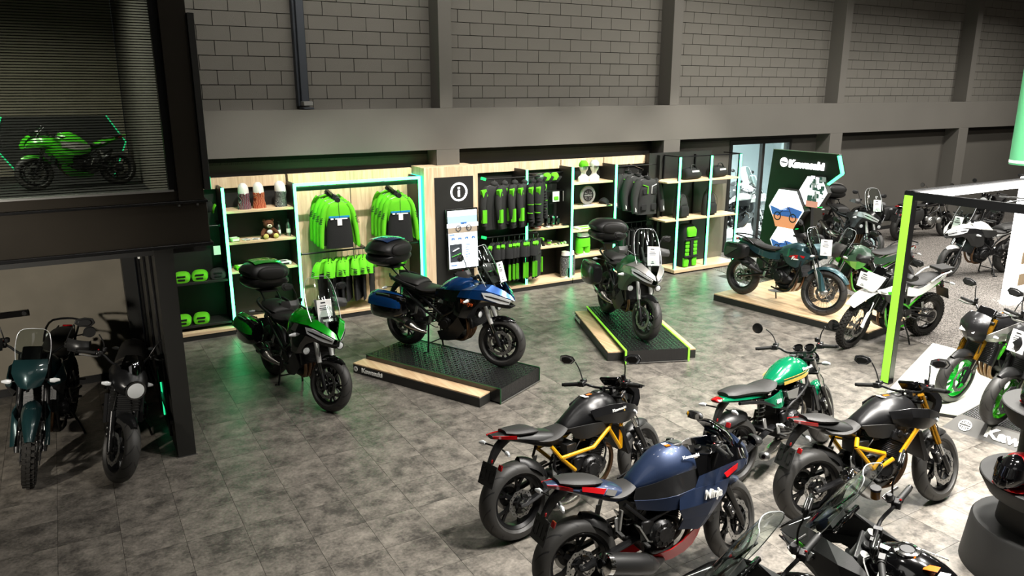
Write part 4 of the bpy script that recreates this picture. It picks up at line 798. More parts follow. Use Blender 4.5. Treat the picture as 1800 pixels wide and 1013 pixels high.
    h = MB(c.get('maskm', pm), T); h.grid([[(x0-.02, -.12, Z(1.0)), (x0+.02, 0, Z(1.01)), (x0-.02, .12, Z(1.0))], [(x0+.06, -.12, Z(.92)), (x0+.12, 0, Z(.93)), (x0+.06, .12, Z(.92))], [(x0+.08, -.07, Z(.82)), (x0+.16, 0, Z(.81)), (x0+.08, .07, Z(.82))]], .02, 2, 2); o = h.build('headlight_mask', B, ang=50)
    MB('clear_lens', T).grid([[(x0+.085, -.085, Z(.905)), (x0+.135, 0, Z(.91)), (x0+.085, .085, Z(.905))], [(x0+.10, -.06, Z(.845)), (x0+.155, 0, Z(.845)), (x0+.10, .06, Z(.845))]], .01, 2).build('headlight', o)
    if c.get('ws'): windshield(B, T, [(x0+.03, Z(.98), .12, .07), (x0-.02, Z(1.10), .135, .08), (x0-.08, Z(1.22), .12, .07), (x0-.11, Z(1.26), .08, .04)], c['ws'])
    i = MB('gloss_black', T @ Matrix.Translation((F-.26, 0, Z(1.05))) @ Matrix.Rotation(1.0, 4, 'Y')); i.box((0, 0, 0), (.13, .15, .03)); i.build('instrument_panel', B, bevel=.01)
    bars(B, S, (F-.36, 0, Z(1.02)), .40, .06, .09, guard=c.get('guard')); mirrors(B, S, (F-.40, .22, Z(1.09)), .14, .18, c.get('mir', 'flag')); front_signals(B, T, F-.16, .14, Z(.84))
    subframe(B, c.get('frame', 'satin_black'), [[(F-.36, .05, Z(.80)), (F-.50, .13, Z(.68)), (F-.68, .14, Z(.58)), (F-.84, .13, Z(.50)), (F-.88, .12, .38)], [(F-.36, .05, Z(.76)), (F-.40, .12, .56), (F-.46, .13, .34), (F-.60, .12, .24), (F-.84, .12, .27)], [(F-.84, .13, Z(.52)), (R+.3, .11, Z(.68)), (R+.0, .10, Z(.80))]], .014, 'frame', c.get('flabel'))
    engine(B, F-.70, .47, c.get('eng', 'twin'), sc=c.get('esc', .95)); headers(B, F-.70, .47, 1 if c.get('eng') == 'single' else 2); radiator(B, F-.36, .64, .12, .24)
    k = MB('alu' if c.get('bash') else 'satin_black'); k.grid([[(F-.44, yy, .40), (F-.52, yy*1.1, .25), (F-.80, yy*1.1, .19), (F-.90, yy, .2)] for yy in (-.11, 0, .11)], .006, 2); k.build('skid_plate', B)
    swing(B, R, 0, c['rr_'], .44, c.get('swm', 'satin_black')); pegs(B, R+.50, .40, R+.28, .50)
    Tf = MB(pm); fork(B, S, F, fz, radians(26), c.get('usd', False), c.get('forkm', 'satin_black'), c.get('flow', 'dark_alu'), .76, calip=c.get('calip', 1))
    if c.get('high'):
        fm = MB(c.get('fend', pm), S); fm.grid([[(F-.36, yy, .80), (F-.16, yy*1.2, .84-abs(yy)*.2), (F+.06, yy*1.2, .80-abs(yy)*.25), (F+.26, yy*.8, .70-abs(yy)*.2)] for yy in (-.08, -.04, 0, .04, .08)], .006, 4); fm.build('high_fender', B)
    else: fender(B, S, F, fz, fz, .11, 140, 30, c.get('fend', pm), off=.045)
    if c.get('guards'):
        for s_ in (1, -1): k = MB(c['guards'], S); k.grid([[(F-.17, .09, fz+.36), (F-.06, .135, fz+.30), (F-.03, .10, fz+.22)], [(F-.04, .1, fz+.02), (F+.02, .14, fz+.02), (F+.05, .11, fz+.04)]], .01, 2, 3, mirror=s_ < 0); k.build('fork_guard', B)
    muffler(B, [(R+.44, -.12, .46), (R+.34, -.16, .50), (R+.22, -.18, .54), (R-.12, -.19, .66)], [.024, .04, .06, .055], c.get('mufm', 'matte_black'), 'satin_black', .8, guard=1)
    if c.get('cases'): side_case(B, R-.0, Z(.70), .15, lid=None, L=.42, H=.27, W=.2)
    if c.get('casetrim'):
        for s_ in (1, -1): k = MB('grey_paint'); k.grid([[(R-.12, .355, Z(.76)), (R+.10, .355, Z(.76))], [(R-.15, .36, Z(.62)), (R-.10, .36, Z(.62))]], .008, mirror=s_ < 0) ; k.build('case_trim', B)
    if c.get('crash'):
        for s_ in (1, -1): k = MB('satin_black'); k.tube([(F-.40, s_*.10, Z(.80)), (F-.30, s_*.24, Z(.70)), (F-.36, s_*.25, .52), (F-.50, s_*.15, .34)], .012, 8, sm=4); k.build('crash_bar', B)
STYLE = {'naked': naked, 'sport': sport, 'tourer': tourer, 'retro': retro, 'adv': adv}
def bike(label, style, x, y, z, head, WB=1.42, lean=-5, steer=0, group=None, scale=1.1, **c):
    B = rootbike(label, x, y, z, head, lean, group); B.scale = (scale,)*3; F, R = WB/2, -WB/2
    if style == 'adv': c.setdefault('fr', .345); c.setdefault('rr', .325); c.setdefault('frb', .262); c.setdefault('rrb', .225); c.setdefault('rim', 'wire'); c.setdefault('discs', 1); c.setdefault('fw', .095); c.setdefault('rw', .13)
    c['fz'] = c.get('fr', .302); c['rr_'] = c.get('rr', .315)
    S = steer_T(F, c.get('fr', .302), radians(25), steer); wheels(B, F, R, S, c); STYLE[style](B, F, R, S, c)
    return B, F, R, S
# ------------------------------------------------------------------ shell of the hall
def struct(o): o['kind'] = 'structure'; return o
def tile_material():
    m = bpy.data.materials.new('floor_tile'); m.use_nodes = True; nt = m.node_tree; b = nt.nodes['Principled BSDF']; L = nt.links.new
    g = nt.nodes.new('ShaderNodeNewGeometry'); P = g.outputs['Position']
    def N(t, **k):
        n = nt.nodes.new(t)
        for a, v in k.items(): setattr(n, a, v)
        return n
    off = N('ShaderNodeVectorMath', operation='MULTIPLY_ADD'); off.inputs[1].default_value = (1/.478, 1/.478, 0); off.inputs[2].default_value = (20-2.414/.478, 20-5.43/.478, 0)
    L(P, off.inputs[0]); fl = N('ShaderNodeVectorMath', operation='FLOOR'); L(off.outputs[0], fl.inputs[0])
    wn = N('ShaderNodeTexWhiteNoise', noise_dimensions='3D'); L(fl.outputs[0], wn.inputs[0])
    n1 = N('ShaderNodeTexNoise'); n1.inputs['Scale'].default_value = 5.5; n1.inputs['Detail'].default_value = 12; n1.inputs['Roughness'].default_value = .7
    sh = N('ShaderNodeVectorMath', operation='ADD'); L(P, sh.inputs[0]); L(wn.outputs['Color'], sh.inputs[1]); L(sh.outputs[0], n1.inputs[0])
    n2 = N('ShaderNodeTexNoise'); n2.inputs['Scale'].default_value = 38; n2.inputs['Detail'].default_value = 8; L(P, n2.inputs[0])
    a = N('ShaderNodeMath', operation='MULTIPLY_ADD'); L(wn.outputs[0], a.inputs[0]); a.inputs[1].default_value = .07; L(n1.outputs[0], a.inputs[2])
    a2 = N('ShaderNodeMath', operation='MULTIPLY_ADD'); L(n2.outputs[0], a2.inputs[0]); a2.inputs[1].default_value = .34; L(a.outputs[0], a2.inputs[2])
    r = N('ShaderNodeValToRGB'); e = r.color_ramp.elements; e[0].position = .56; e[1].position = .90; e[0].color = (*hexc('#45423e'), 1); e[1].color = (*hexc('#857f76'), 1)
    L(a2.outputs[0], r.inputs[0]); L(r.outputs[0], b.inputs['Base Color'])
    rr = N('ShaderNodeMapRange'); rr.inputs[1].default_value = .4; rr.inputs[2].default_value = .9; rr.inputs[3].default_value = .30; rr.inputs[4].default_value = .46; L(a2.outputs[0], rr.inputs[0]); L(rr.outputs[0], b.inputs['Roughness'])
    bu = N('ShaderNodeBump'); bu.inputs['Strength'].default_value = .12; bu.inputs['Distance'].default_value = .01; L(n2.outputs[0], bu.inputs['Height']); L(bu.outputs[0], b.inputs['Normal'])
    MATS['floor_tile'] = m
    m = bpy.data.materials.new('carpet'); m.use_nodes = True; nt = m.node_tree; b = nt.nodes['Principled BSDF']; L = nt.links.new
    g = nt.nodes.new('ShaderNodeNewGeometry'); n = nt.nodes.new('ShaderNodeTexNoise'); n.inputs['Scale'].default_value = 45; n.inputs['Detail'].default_value = 3; L(g.outputs['Position'], n.inputs[0])
    r = nt.nodes.new('ShaderNodeValToRGB'); e = r.color_ramp.elements; e[0].position = .42; e[1].position = .6; e[0].color = (*hexc('#3f3b37'), 1); e[1].color = (*hexc('#86807a'), 1)
    L(n.outputs[0], r.inputs[0]); L(r.outputs[0], b.inputs['Base Color']); b.inputs['Roughness'].default_value = .95; MATS['carpet'] = m
tile_material()
def to_px(x, y, z):
    h = Vector((x, y, z-3.75)); d = h.dot(F_)
    return (900+1335.4*h.dot(R_)/d, 506.5-1335.4*h.dot(U_)/d, d)
fl = struct(bx('floor', (-9, -6, -.1), (32, 13, -.004), 'floor_joint'))
TP = .478; tm_ = MB('floor_tile').box((0, 0, 0), (TP-.003, TP-.003, .02), tap=1).mesh('floor_tile')
def carpet_edge(y): return 11.9 if y > 11.6 else (10.98+(y-6.1)*.167 if y > 6.1 else 10.98+(6.1-y)*.35)
cells = []
for i in range(-20, 45):
    for j in range(-16, 15):
        x, y = 2.414+TP/2+TP*i, 5.43+TP/2+TP*j
        if y > 12.75 or x > carpet_edge(y)-.1: continue
        p = to_px(x, y, 0) if Vector((x, y, -3.75)).dot(F_) > .3 else (9999, 0, 1)
        vis = -60 < p[0] < 1860 and 0 < p[1] < 1070
        cells.append((0 if vis else 1, p[2] if vis else x*x+y*y, x, y))
cells.sort(); rest = MB('floor_tile')
for k, (v, d, x, y) in enumerate(cells):
    if k < 300 and not v:
        o = bpy.data.objects.new('tile', tm_); C.objects.link(o); o.parent = fl; o.location = (x, y, -.01)
    else: rest.box((x, y, -.01), (TP-.003, TP-.003, .02))
tag(rest.build('tile_field', fl), kind='stuff')
cb = MB('carpet'); pts = [(carpet_edge(y)-.02, y) for y in (-6, 0, 3, 6.1, 9, 11.6)]+[(carpet_edge(12), 12), (carpet_edge(12), 12.9), (32, 12.9), (32, -6)]
cb.poly(pts, .012, axis=2); o = cb.build('carpet', fl, loc=(0, 0, .0)); 
# back wall: blocks, beam, piers
YW = 12.85
wb = struct(bx('wall_back', (1.15, YW, 2.6), (32, YW+.25, 7.2), 'joint'))
BW, BH = .489, .219; bm_ = MB('block_paint').box((0, 0, 0), (BW-.011, .03, BH-.011)).mesh('block'); bl = []
piers = [(5.825, 5.74, 6.19), (11.113, 11.01, 11.46), (16.478, 16.35, 16.81), (21.965, 21.85, 22.3), (27.4, 27.3, 27.8)]
for r in range(17):
    for i in range(-1, 62):
        x0 = 1.2+.05+BW*i+(BW/2 if r % 2 else 0); z = 3.455+.165-BH/2+BH*r
        p = to_px(x0+BW/2, YW, z); vis = -40 < p[0] < 1840 and p[1] > -25 and p[1] < 260
        if x0 > 31 or x0 < 1.16: continue
        bl.append((0 if vis else 1, p[2], x0+BW/2, z))
bl.sort(); rest = MB('block_paint')
for k, (v, d, x, z) in enumerate(bl):
    if k < 300 and not v:
        o = bpy.data.objects.new('block', bm_); C.objects.link(o); o.parent = wb; o.location = (x, YW-.008, z)
    else: rest.box((x, YW-.008, z), (BW-.011, .03, BH-.011))
tag(rest.build('block_field', wb), kind='stuff')
struct(bx('trim_1', (1.22, 12.45, 2.735), (32, YW-.02, 3.455), 'wall_paint', bevel=.004))
for k, (a, b0, b1) in enumerate(piers):
    struct(bx('trim_%d' % (k+2), (a, 12.45, 3.455), (a+.25, YW+.02, 7.2), 'wall_paint', bevel=.004))
    struct(bx('trim_%d' % (k+8), (b0, 12.45, 0), (b1, YW+.02, 2.735), 'wall_paint', bevel=.004))
struct(bx('wall_back_lower_left', (.84, YW, 0), (13.36, YW+.2, 2.24), 'wall_low')); struct(bx('wall_back_lower_right', (15.42, YW, 0), (32, YW+.2, 2.62), 'wall_low'))
struct(bx('wall_back_upper_left', (1.18, YW+.0, 2.24), (13.36, YW+.2, 2.64), 'wall_low')); struct(bx('baseboard_back', (15.42, YW-.02, 0), (32, YW, .1), 'black_plastic'))
struct(bx('wall_right', (31.8, -6, 0), (32, 13, 7.2), 'wall_low')); struct(bx('wall_left', (-9, -6, 0), (-8.8, 16.6, 7.2), 'wall_low'))
struct(bx('wall_front', (-9, -6.2, 0), (32, -6, 7.2), 'wall_low')); struct(bx('ceiling', (-9, -6.2, 7.2), (32, 16.6, 7.4), 'wall_low'))
# downspout
dp = MB(mat('pipe_blue_grey', '#3b3f45', .5, .3)); dp.box((3.525, 12.72, 5.3), (.13, .12, 3.6)); dp.box((3.525, 12.62, 3.475), (.17, .3, .03)); dp.box((3.44, 12.78, 5.3), (.05, .14, 3.6))
o = dp.build('drain_pipe', bevel=.01); tag(o, 'blue-grey square drain pipe running down the block wall onto the beam', 'drain pipe')
MB('alu').box((3.525, 12.6, 3.55), (.15, .2, .07)).build('pipe_foot', o, bevel=.008)
# sliding glass door to the white room
dm = MB('black_panel')
for x0, x1 in ((13.36, 13.45), (14.43, 14.52), (15.36, 15.44)): dm.box(((x0+x1)/2, YW+.03, 1.27), (x1-x0, .1, 2.54))
dm.box((14.4, YW+.03, 2.58), (2.1, .1, .1)); dm.box((14.4, YW+.03, .02), (2.1, .1, .04)); d = struct(dm.build('door_1', bevel=.006))
for a, b in ((13.45, 14.43), (14.52, 15.36)): bx('glass_pane', (a, YW+.02, .04), (b, YW+.03, 2.53), 'clear_screen', d)
mat('white_room', '#d9e2e4', .8); mat('room_floor', '#8d8f8e', .4, noise=.1)
rm = MB('white_room'); rm.box((17, 19.0, 1.5), (10, .1, 3.2)); rm.box((21.9, 16, 1.5), (.1, 6, 3.2)); rm.box((12.1, 16, 1.5), (.1, 6, 3.2)); rm.box((17, 16, 3.1), (10, 6, .1)); rm.box((12.7, 13.1, 1.5), (1.3, .08, 3)); rm.box((18.7, 13.1, 1.5), (6.5, .08, 3))
struct(rm.build('wall_white_room')); struct(bx('floor_white_room', (12, 12.9, -.1), (22, 19, -.002), 'room_floor'))
MB('red_paint').box((17.5, 18.9, 1.9), (.16, .06, 2.2)).build('trim_20')['kind'] = 'structure'
area(15.5, 15.5, 2.95, 4, 3, 1700, (.93, .98, 1))
# mezzanine with ribbed window, partition and alcove
YM = 8.08; SB = 'dark_steel'
mz = struct(bx('wall_mezzanine', (-8.8, YM, 2.26), (1.19, YM+.18, 2.70), SB, bevel=.004))
bx('beam_flange', (-8.8, YM-.05, 2.24), (1.21, YM+.2, 2.275), 'satin_black', mz, bevel=.004); bx('beam_flange', (-8.8, YM-.03, 2.675), (1.20, YM+.2, 2.70), 'satin_black', mz, bevel=.003)
for xx in (.93, 1.1): MB('steel').lathe([(0, -.02), (.014, -.02), (.014, .0), (0, .0)], 6, c=(xx, YM-.01, 2.668), ax='z').build('bolt', mz)
struct(bx('floor_mezzanine', (-8.8, YM+.18, 2.15), (1.17, 16.6, 2.25), 'matte_black'))
wn = struct(bx('window_1', (-8.8, YM+.02, 2.70), (.93, YM+.12, 2.795), SB))
bx('window_sill', (-8.8, YM-.0, 2.795), (.90, YM+.1, 2.812), 'alu', wn); bx('window_frame', (.86, YM+.02, 2.8), (.93, YM+.12, 6), 'satin_black', wn)
bx('window_glass', (-8.8, YM+.07, 2.81), (.86, YM+.078, 6), 'window_glass', wn)
sl = MB('satin_black')
for k in range(120): sl.box((-3.95, YM+.1, 2.83+.0243*k), (9.62, .012, .0085))
tag(sl.build('blind_slats', wn), kind='stuff')
struct(bx('trim_15', (.93, YM-.02, 2.70), (1.17, YM+.22, 7.2), SB, bevel=.005)); struct(bx('trim_16', (1.172, YM-.05, 2.80), (1.235, YM+.05, 4.46), 'black_panel', bevel=.004))
struct(bx('wall_mezzanine_side', (1.12, YM+.2, 2.25), (1.17, 16.6, 7.2), 'wall_low'))
MB('led_thin').box((1.24, YM+.0, 2.86), (.008, .03, .12)).build('trim_18')['kind'] = 'structure'
pt = struct(bx('wall_partition', (.656, YM, 0), (.831, YW, 2.24), 'black_panel'))
for yy in (8.45, 9.3, 10.2): bx('partition_rail', (.63, yy, .1), (.656, yy+.05, 2.2), 'satin_black', pt, bevel=.006)
bx('partition_rail', (.625, YM+.1, .35), (.65, 10.9, .39), 'satin_black', pt)
bx('partition_led', (.64, 9.1, .1), (.655, 9.12, .5), 'led_thin', pt)
bx('floor_plate', (.64, YM-.012, 0), (.845, YM, .006), 'steel', pt)
struct(bx('wall_alcove', (-8.8, 10.97, 0), (.63, 11.1, 2.26), 'taupe_wall')); struct(bx('baseboard_alcove', (-8.8, 10.95, 0), (.62, 10.97, .1), 'black_plastic'))
struct(bx('trim_17', (.48, 10.7, 0), (.63, 10.97, 2.26), 'black_panel'))
sw = tag(bx('socket_strip', (-1.35, 10.93, 1.02), (-.62, 10.97, 1.10), 'gloss_black', bevel=.006), 'black socket strip on the taupe alcove wall behind the parked motorcycles', 'socket strip')
MB('dark_alu').lathe([(0, -.01), (.025, -.01), (.025, .01), (0, .01)], 16, c=(-.66, 10.925, 1.06)).build('socket', sw)
wr = MB('orange'); wr.tube([(.50, 8.5, 2.27), (.51, 8.5, 2.18), (.545, 8.5, 2.13), (.54, 8.5, 2.10)], .006, 6, sm=4); wr.mat('white_plastic').box((.545, 8.5, 2.10), (.02, .02, .03)); tag(wr.build('loose_cable'), 'loose orange cable end hanging under the mezzanine beam', 'cable')
# upstairs room behind the ribbed window
struct(bx('wall_upstairs', (-8.8, 16.5, 2.25), (1.1, 16.6, 7.2), 'taupe_wall'))
hx = empty('hexagon_backdrop', (.03, 15.4, 2.25)); tag(hx, 'black hexagonal backdrop edged with thin green light behind the upstairs superbike', 'backdrop')
HP = [(-.62, 0), (-1.0, .62), (-.82, 1.08), (.72, 1.08), (.98, .62), (.72, 0)]
MB('matte_black').poly(HP, .08).build('panel', hx)
for a, b in ((0, 1), (1, 2), (3, 4), (4, 5)): q = MB('led_thin'); q.bar((HP[a][0], -.06, HP[a][1]), (HP[b][0], -.06, HP[b][1]), .02, .025, (0, 1, 0)); q.build('led_strip', hx)
area(-1.5, 12.5, 6.0, 2.5, 1.5, 560, (1, .97, .9))
# ------------------------------------------------------------------ display wall units
YF, YB = 12.17, 12.70
def led(parent, a, b, w_=.04, m='led_green', glow=True):
    k = MB(m); k.bar(a, b, w_, .02, (0, 1, 0)); o = k.build('led_strip', parent)
    return o
def unit(name, label, x0, x1, back='black_panel', header=True, strips=(), ht=2.32, base=True):
    u = empty(name, ((x0+x1)/2, YF, 0)); tag(u, label, 'shelf unit'); X = lambda v: v-(x0+x1)/2; Y = lambda v: v-YF
    bx('back_panel', (X(x0), Y(YB), 0), (X(x1), Y(YB+.04), 2.42), back, u)
    if header: bx('header_board', (X(x0), Y(YB-.08), ht-.06), (X(x1), Y(YB-.002), 2.43), 'oak_board', u, bevel=.003)
    if base:
        bx('base_plinth', (X(x0), Y(YF-.03), 0), (X(x1), Y(YB), .075), 'black_panel', u); bx('base_board', (X(x0), Y(YF-.04), .075), (X(x1), Y(YB), .12), 'oak_shelf', u, bevel=.003)
    for sx in strips:
        bx('side_panel', (X(sx-.015), Y(YF+.02), .1), (X(sx+.015), Y(YB), ht), 'black_panel', u); led(u, (X(sx), 0, .12), (X(sx), 0, ht))
    return u, X
def shelf(u, X, a, b, z, m='oak_shelf', y0=12.24): return bx('shelf', (X(a), y0-YF, z-.035), (X(b), YB-YF, z), m, u, bevel=.002)
def rail(u, X, a, b, z, y=12.25, arms=True):
    k = MB('satin_black'); k.tube([(X(a), y-YF, z), (X(b), y-YF, z)], .014, 10); k.build('hanging_rail', u)
    if arms:
        for v in (a, b): q = MB('satin_black'); q.bar((X(v), y-YF, z), (X(v), YB-YF, z+.02), .02, .04); q.build('rail_bracket', u)
uA, XA = unit('shelf_unit', 'narrow black shelf unit with folded lime shirts beside the black partition', 1.19, 2.0)
shelf(uA, XA, 1.2, 2.0, .895, 'black_panel'); shelf(uA, XA, 1.2, 2.0, .21, 'black_panel'); rail(uA, XA, 1.22, 1.98, 1.72, 12.4)
uB, XB = unit('shelf_unit', 'shelf unit with neck warmer heads and teddy bear between two green light strips', 2.0, 3.10, strips=(2.03, 3.12))
for z in (1.945, 1.455, .99): shelf(uB, XB, 2.05, 3.10, z)
uC, XC = unit('clothing_unit', 'oak-backed clothing unit framed in green light with lime team jackets', 3.14, 5.32, 'oak_board', strips=(5.27,))
led(uC, (XC(3.12), 0, 2.30), (XC(5.28), 0, 2.30), .045); bx('shadow_gap', (XC(4.2), YB-YF-.004, .12), (XC(4.21), YB-YF, 2.3), 'joint', uC)
bx('top_rail_panel', (XC(3.16), .06, 2.19), (XC(5.25), .10, 2.25), 'matte_black', uC)
bx('lit_side_panel', (XC(5.30), .02, .12), (XC(5.33), YB-YF, 2.32), 'cyan_side', uC); rail(uC, XC, 3.17, 4.24, 1.155); rail(uC, XC, 4.26, 5.25, 1.155)
for xx in (3.71, 4.78): q = MB('satin_black'); q.bar((XC(xx), YB-YF, 2.22), (XC(xx+.02), .0, 2.10), .025, .03); q.build('waterfall_arm', uC)
# information column
ic = empty('information_column', (5.875, 12.15, 0)); tag(ic, 'oak information column with black panel and white ringed i beside the touchscreen', 'information column')
bx('column_board', (-.525, 0, 0), (.525, .55, 2.46), 'oak_board', ic, bevel=.004); bx('front_panel', (-.335, -.015, .05), (.42, .0, 2.28), 'black_panel', ic)
k = MB('lit_letter'); k.lathe([(.165, -.004), (.165, .004), (.135, .004), (.135, -.004)], 40, closed=True); k.box((0, 0, -.03), (.036, .008, .11)); k.box((0, 0, .065), (.036, .008, .036)); k.build('information_sign', ic, loc=(.13, -.022, 2.01))
def screen():
    s = empty('touchscreen', (6.02, 12.055, 1.17)); s.rotation_euler = (radians(-3), 0, 0); tag(s, 'tall black touchscreen showing a motorcycle web page on the information column', 'screen')
    bx('screen_housing', (-.32, -.03, -.55), (.32, .03, .55), 'gloss_black', s, bevel=.008)
    mat('screen_white', '#dfeaf2', .4, emit=.9); mat('screen_sky', '#8fa6b8', .4, emit=.8); mat('screen_sand', '#8f8272', .4, emit=.6); mat('screen_dark', '#30343a', .4, emit=.5); mat('screen_blue', '#2f5f9a', .4, emit=.8); mat('screen_line', (1, 1, 1), .4, emit=1.3); mat('screen_green', '#4cae3a', .4, emit=.8)
    R = lambda n, a, b, c_, d, m, yy=-.032: bx(n, (a, yy, b), (c_, yy+.002, d), m, s)
    R('page_background', -.29, -.52, .29, .52, 'screen_white'); R('page_photo', -.29, .12, .29, .42, 'screen_sky', -.034); R('page_photo', -.29, .12, .29, .26, 'screen_sand', -.035)
    R('page_banner', -.31, .22, .31, .29, 'screen_line', -.04); R('page_photo', -.27, -.40, -.03, -.08, 'screen_dark', -.034)
    q = MB('screen_dark')
    for xx in (-.09, .12): q.lathe([(.055, -.002), (.055, .002), (.04, .002), (.04, -.002)], 20, c=(xx, -.042, .20), closed=True)
    q.bar((-.09, -.042, .2), (.02, -.042, .30), .004, .02, (0, 1, 0)); q.bar((.12, -.042, .2), (0, -.042, .28), .004, .03, (0, 1, 0)); q.mat('screen_blue').box((.02, -.0415, .29), (.12, .003, .03)); q.build('page_motorcycle', s)
    for k in range(4): q = MB('screen_blue'); xx = -.2+.135*k; q.box((xx, -.036, .03), (.055, .003, .018)); q.lathe([(.014, 0), (.014, .003), (0, .003)], 10, c=(xx-.02, -.037, .012)); q.lathe([(.014, 0), (.014, .003), (0, .003)], 10, c=(xx+.02, -.037, .012)); q.build('page_icon', s)
    q = MB('screen_green'); q.bar((-.24, -.036, -.30), (-.06, -.036, -.25), .003, .04, (0, 1, 0)); q.mat('screen_line').bar((-.22, -.036, -.2), (-.1, -.036, -.15), .003, .07, (0, 1, 0)); q.build('page_racers', s)
    q = MB('screen_blue')
    for k, ww in enumerate((.1, .06, .08, .05, .09, .04)): q.box((.04+ww/2, -.036, -.1-.045*k), (ww, .002, .01))
    q.box((-.22, -.036, .09), (.1, .002, .014)); q.box((-.2, -.036, -.46), (.12, .002, .016)); q.build('page_lines', s)
screen()
uD, XD = unit('clothing_unit', 'black clothing unit of dark jackets and caps with two green light strips', 6.44, 8.50, strips=(7.45, 8.49))
rail(uD, XD, 6.52, 7.75, 2.19, 12.2, False); rail(uD, XD, 6.52, 7.7, 1.11, 12.2, False); rail(uD, XD, 7.5, 8.48, 2.2, 12.5); rail(uD, XD, 7.5, 8.48, 1.84, 12.5)
for z in (2.19, 1.11):
    q = MB('led_dim'); q.bar((XD(6.48), -.0, z+.03), (XD(6.58), .03, z), .03, .05); q.build('lit_bracket', uD)
    q = MB('satin_black'); q.bar((XD(7.7), .03, z), (XD(7.7), YB-YF, z), .02, .03); q.build('rail_bracket', uD)
for z in (1.17, .795): shelf(uD, XD, 7.56, 8.47, z)
uE, XE = unit('shelf_unit', 'shelf unit with white busts and round emblem disc between green light strips', 8.52, 9.56, strips=(9.55,))
for z, b in ((2.0, 9.53), (1.52, 9.53), (1.05, 9.53), (.52, 9.53)): shelf(uE, XE, 8.53, b, z)
uF, XF = unit('clothing_unit', 'black clothing unit with padded motorcycle jackets at the right end', 9.58, 10.70)
rail(uF, XF, 9.62, 10.66, 2.27); rail(uF, XF, 9.62, 10.66, 1.10); q = MB('satin_black'); q.bar((XF(10.22), YB-YF, 2.27), (XF(10.25), .02, 2.18), .025, .03); q.build('waterfall_arm', uF)
bx('end_panel', (XF(10.66), -.02, 0), (XF(10.70), YB-YF, 2.46), 'black_panel', uF)
# bag rack in front
ur = empty('bag_rack', (11.7, 11.72, 0)); tag(ur, 'open oak bag rack with three green light uprights near the glass door', 'shelf unit')
for xx in (-.87, 0, .84): q = MB('led_green'); q.bar((xx, 0, .1), (xx, 0, 2.44), .04, .02, (0, 1, 0)); q.build('led_strip', ur); bx('upright', (xx-.012, .01, .0), (xx+.012, .06, 2.44), 'satin_black', ur); bx('upright', (xx-.012, .48, .0), (xx+.012, .52, 2.44), 'satin_black', ur) if xx < .5 else None
bx('base_board', (-.92, -.04, .03), (.90, .52, .10), 'oak_shelf', ur, bevel=.003); bx('shelf', (-1.2, 0, 1.925), (.86, .5, 1.955), 'oak_shelf', ur, bevel=.002); bx('shelf', (-1.2, 0, 1.13), (.88, .5, 1.16), 'oak_shelf', ur, bevel=.002)
bx('back_panel', (-1.25, .52, 0), (.50, .56, 2.5), 'black_panel', ur); q = MB('satin_black'); q.bar((-.9, 0, 2.45), (.86, 0, 2.45), .02, .02); q.bar((-.87, 0, 2.45), (-.87, .5, 2.45), .02, .02); q.bar((.84, 0, 2.45), (.84, .5, 2.45), .02, .02); q.build('top_frame', ur)
bx('side_board', (.50, .52, .1), (1.0, .55, 1.75), 'taupe_wall', ur)
# ------------------------------------------------------------------ garments
def hanger(root, m='satin_black', w_=.2):
    q = MB('steel'); q.tube([(.0, .0, .0), (.014, .0, -.012), (.012, 0, -.035), (0, 0, -.05), (0, 0, -.09)], .0035, 5, sm=3); q.mat(m).tube([(-w_, 0, -.15), (-.03, 0, -.095), (.03, 0, -.095), (w_, 0, -.15)], .009, 6); return q.build('hanger', root)
def torso(m, L, wd=.21, top=-.10, dp=.07, m2=None, zs=None, m3=None):
    q = MB(m); q.loft([(top, 0, -.035, .035, .06, 1, 1, 2.2), (top-.03, 0, -.05, .05, .13, 1, 1, 2.4), (top-.08, 0, -dp, dp, wd, 1, 1, 2.4), (top-.25, 0, -dp*1.1, dp*1.05, wd*1.02, 1, 1, 2.5), (-L*.7, 0, -dp, dp*1.1, wd*.98, 1, 1, 2.3), (-L, 0, -dp*.9, dp*.8, wd*1.04, 1, 1, 2.3)], 20, 3, 'z')
    if m2: q.mat(m2); q.loft([(zs, 0, -dp*1.2, dp*.9, wd*.90, 1, 1, 3), (-L*.7, 0, -dp*1.2, dp, wd*1.02, 1, 1, 2.6), (-L-.01, 0, -dp*1.05, dp*.7, wd*1.07, 1, 1, 2.5)], 20, 3, 'z')
    if m3: q.mat(m3); q.box((0, -dp*1.12, zs+.025), (wd*1.6, .02, .028))
    return q
GK = {}
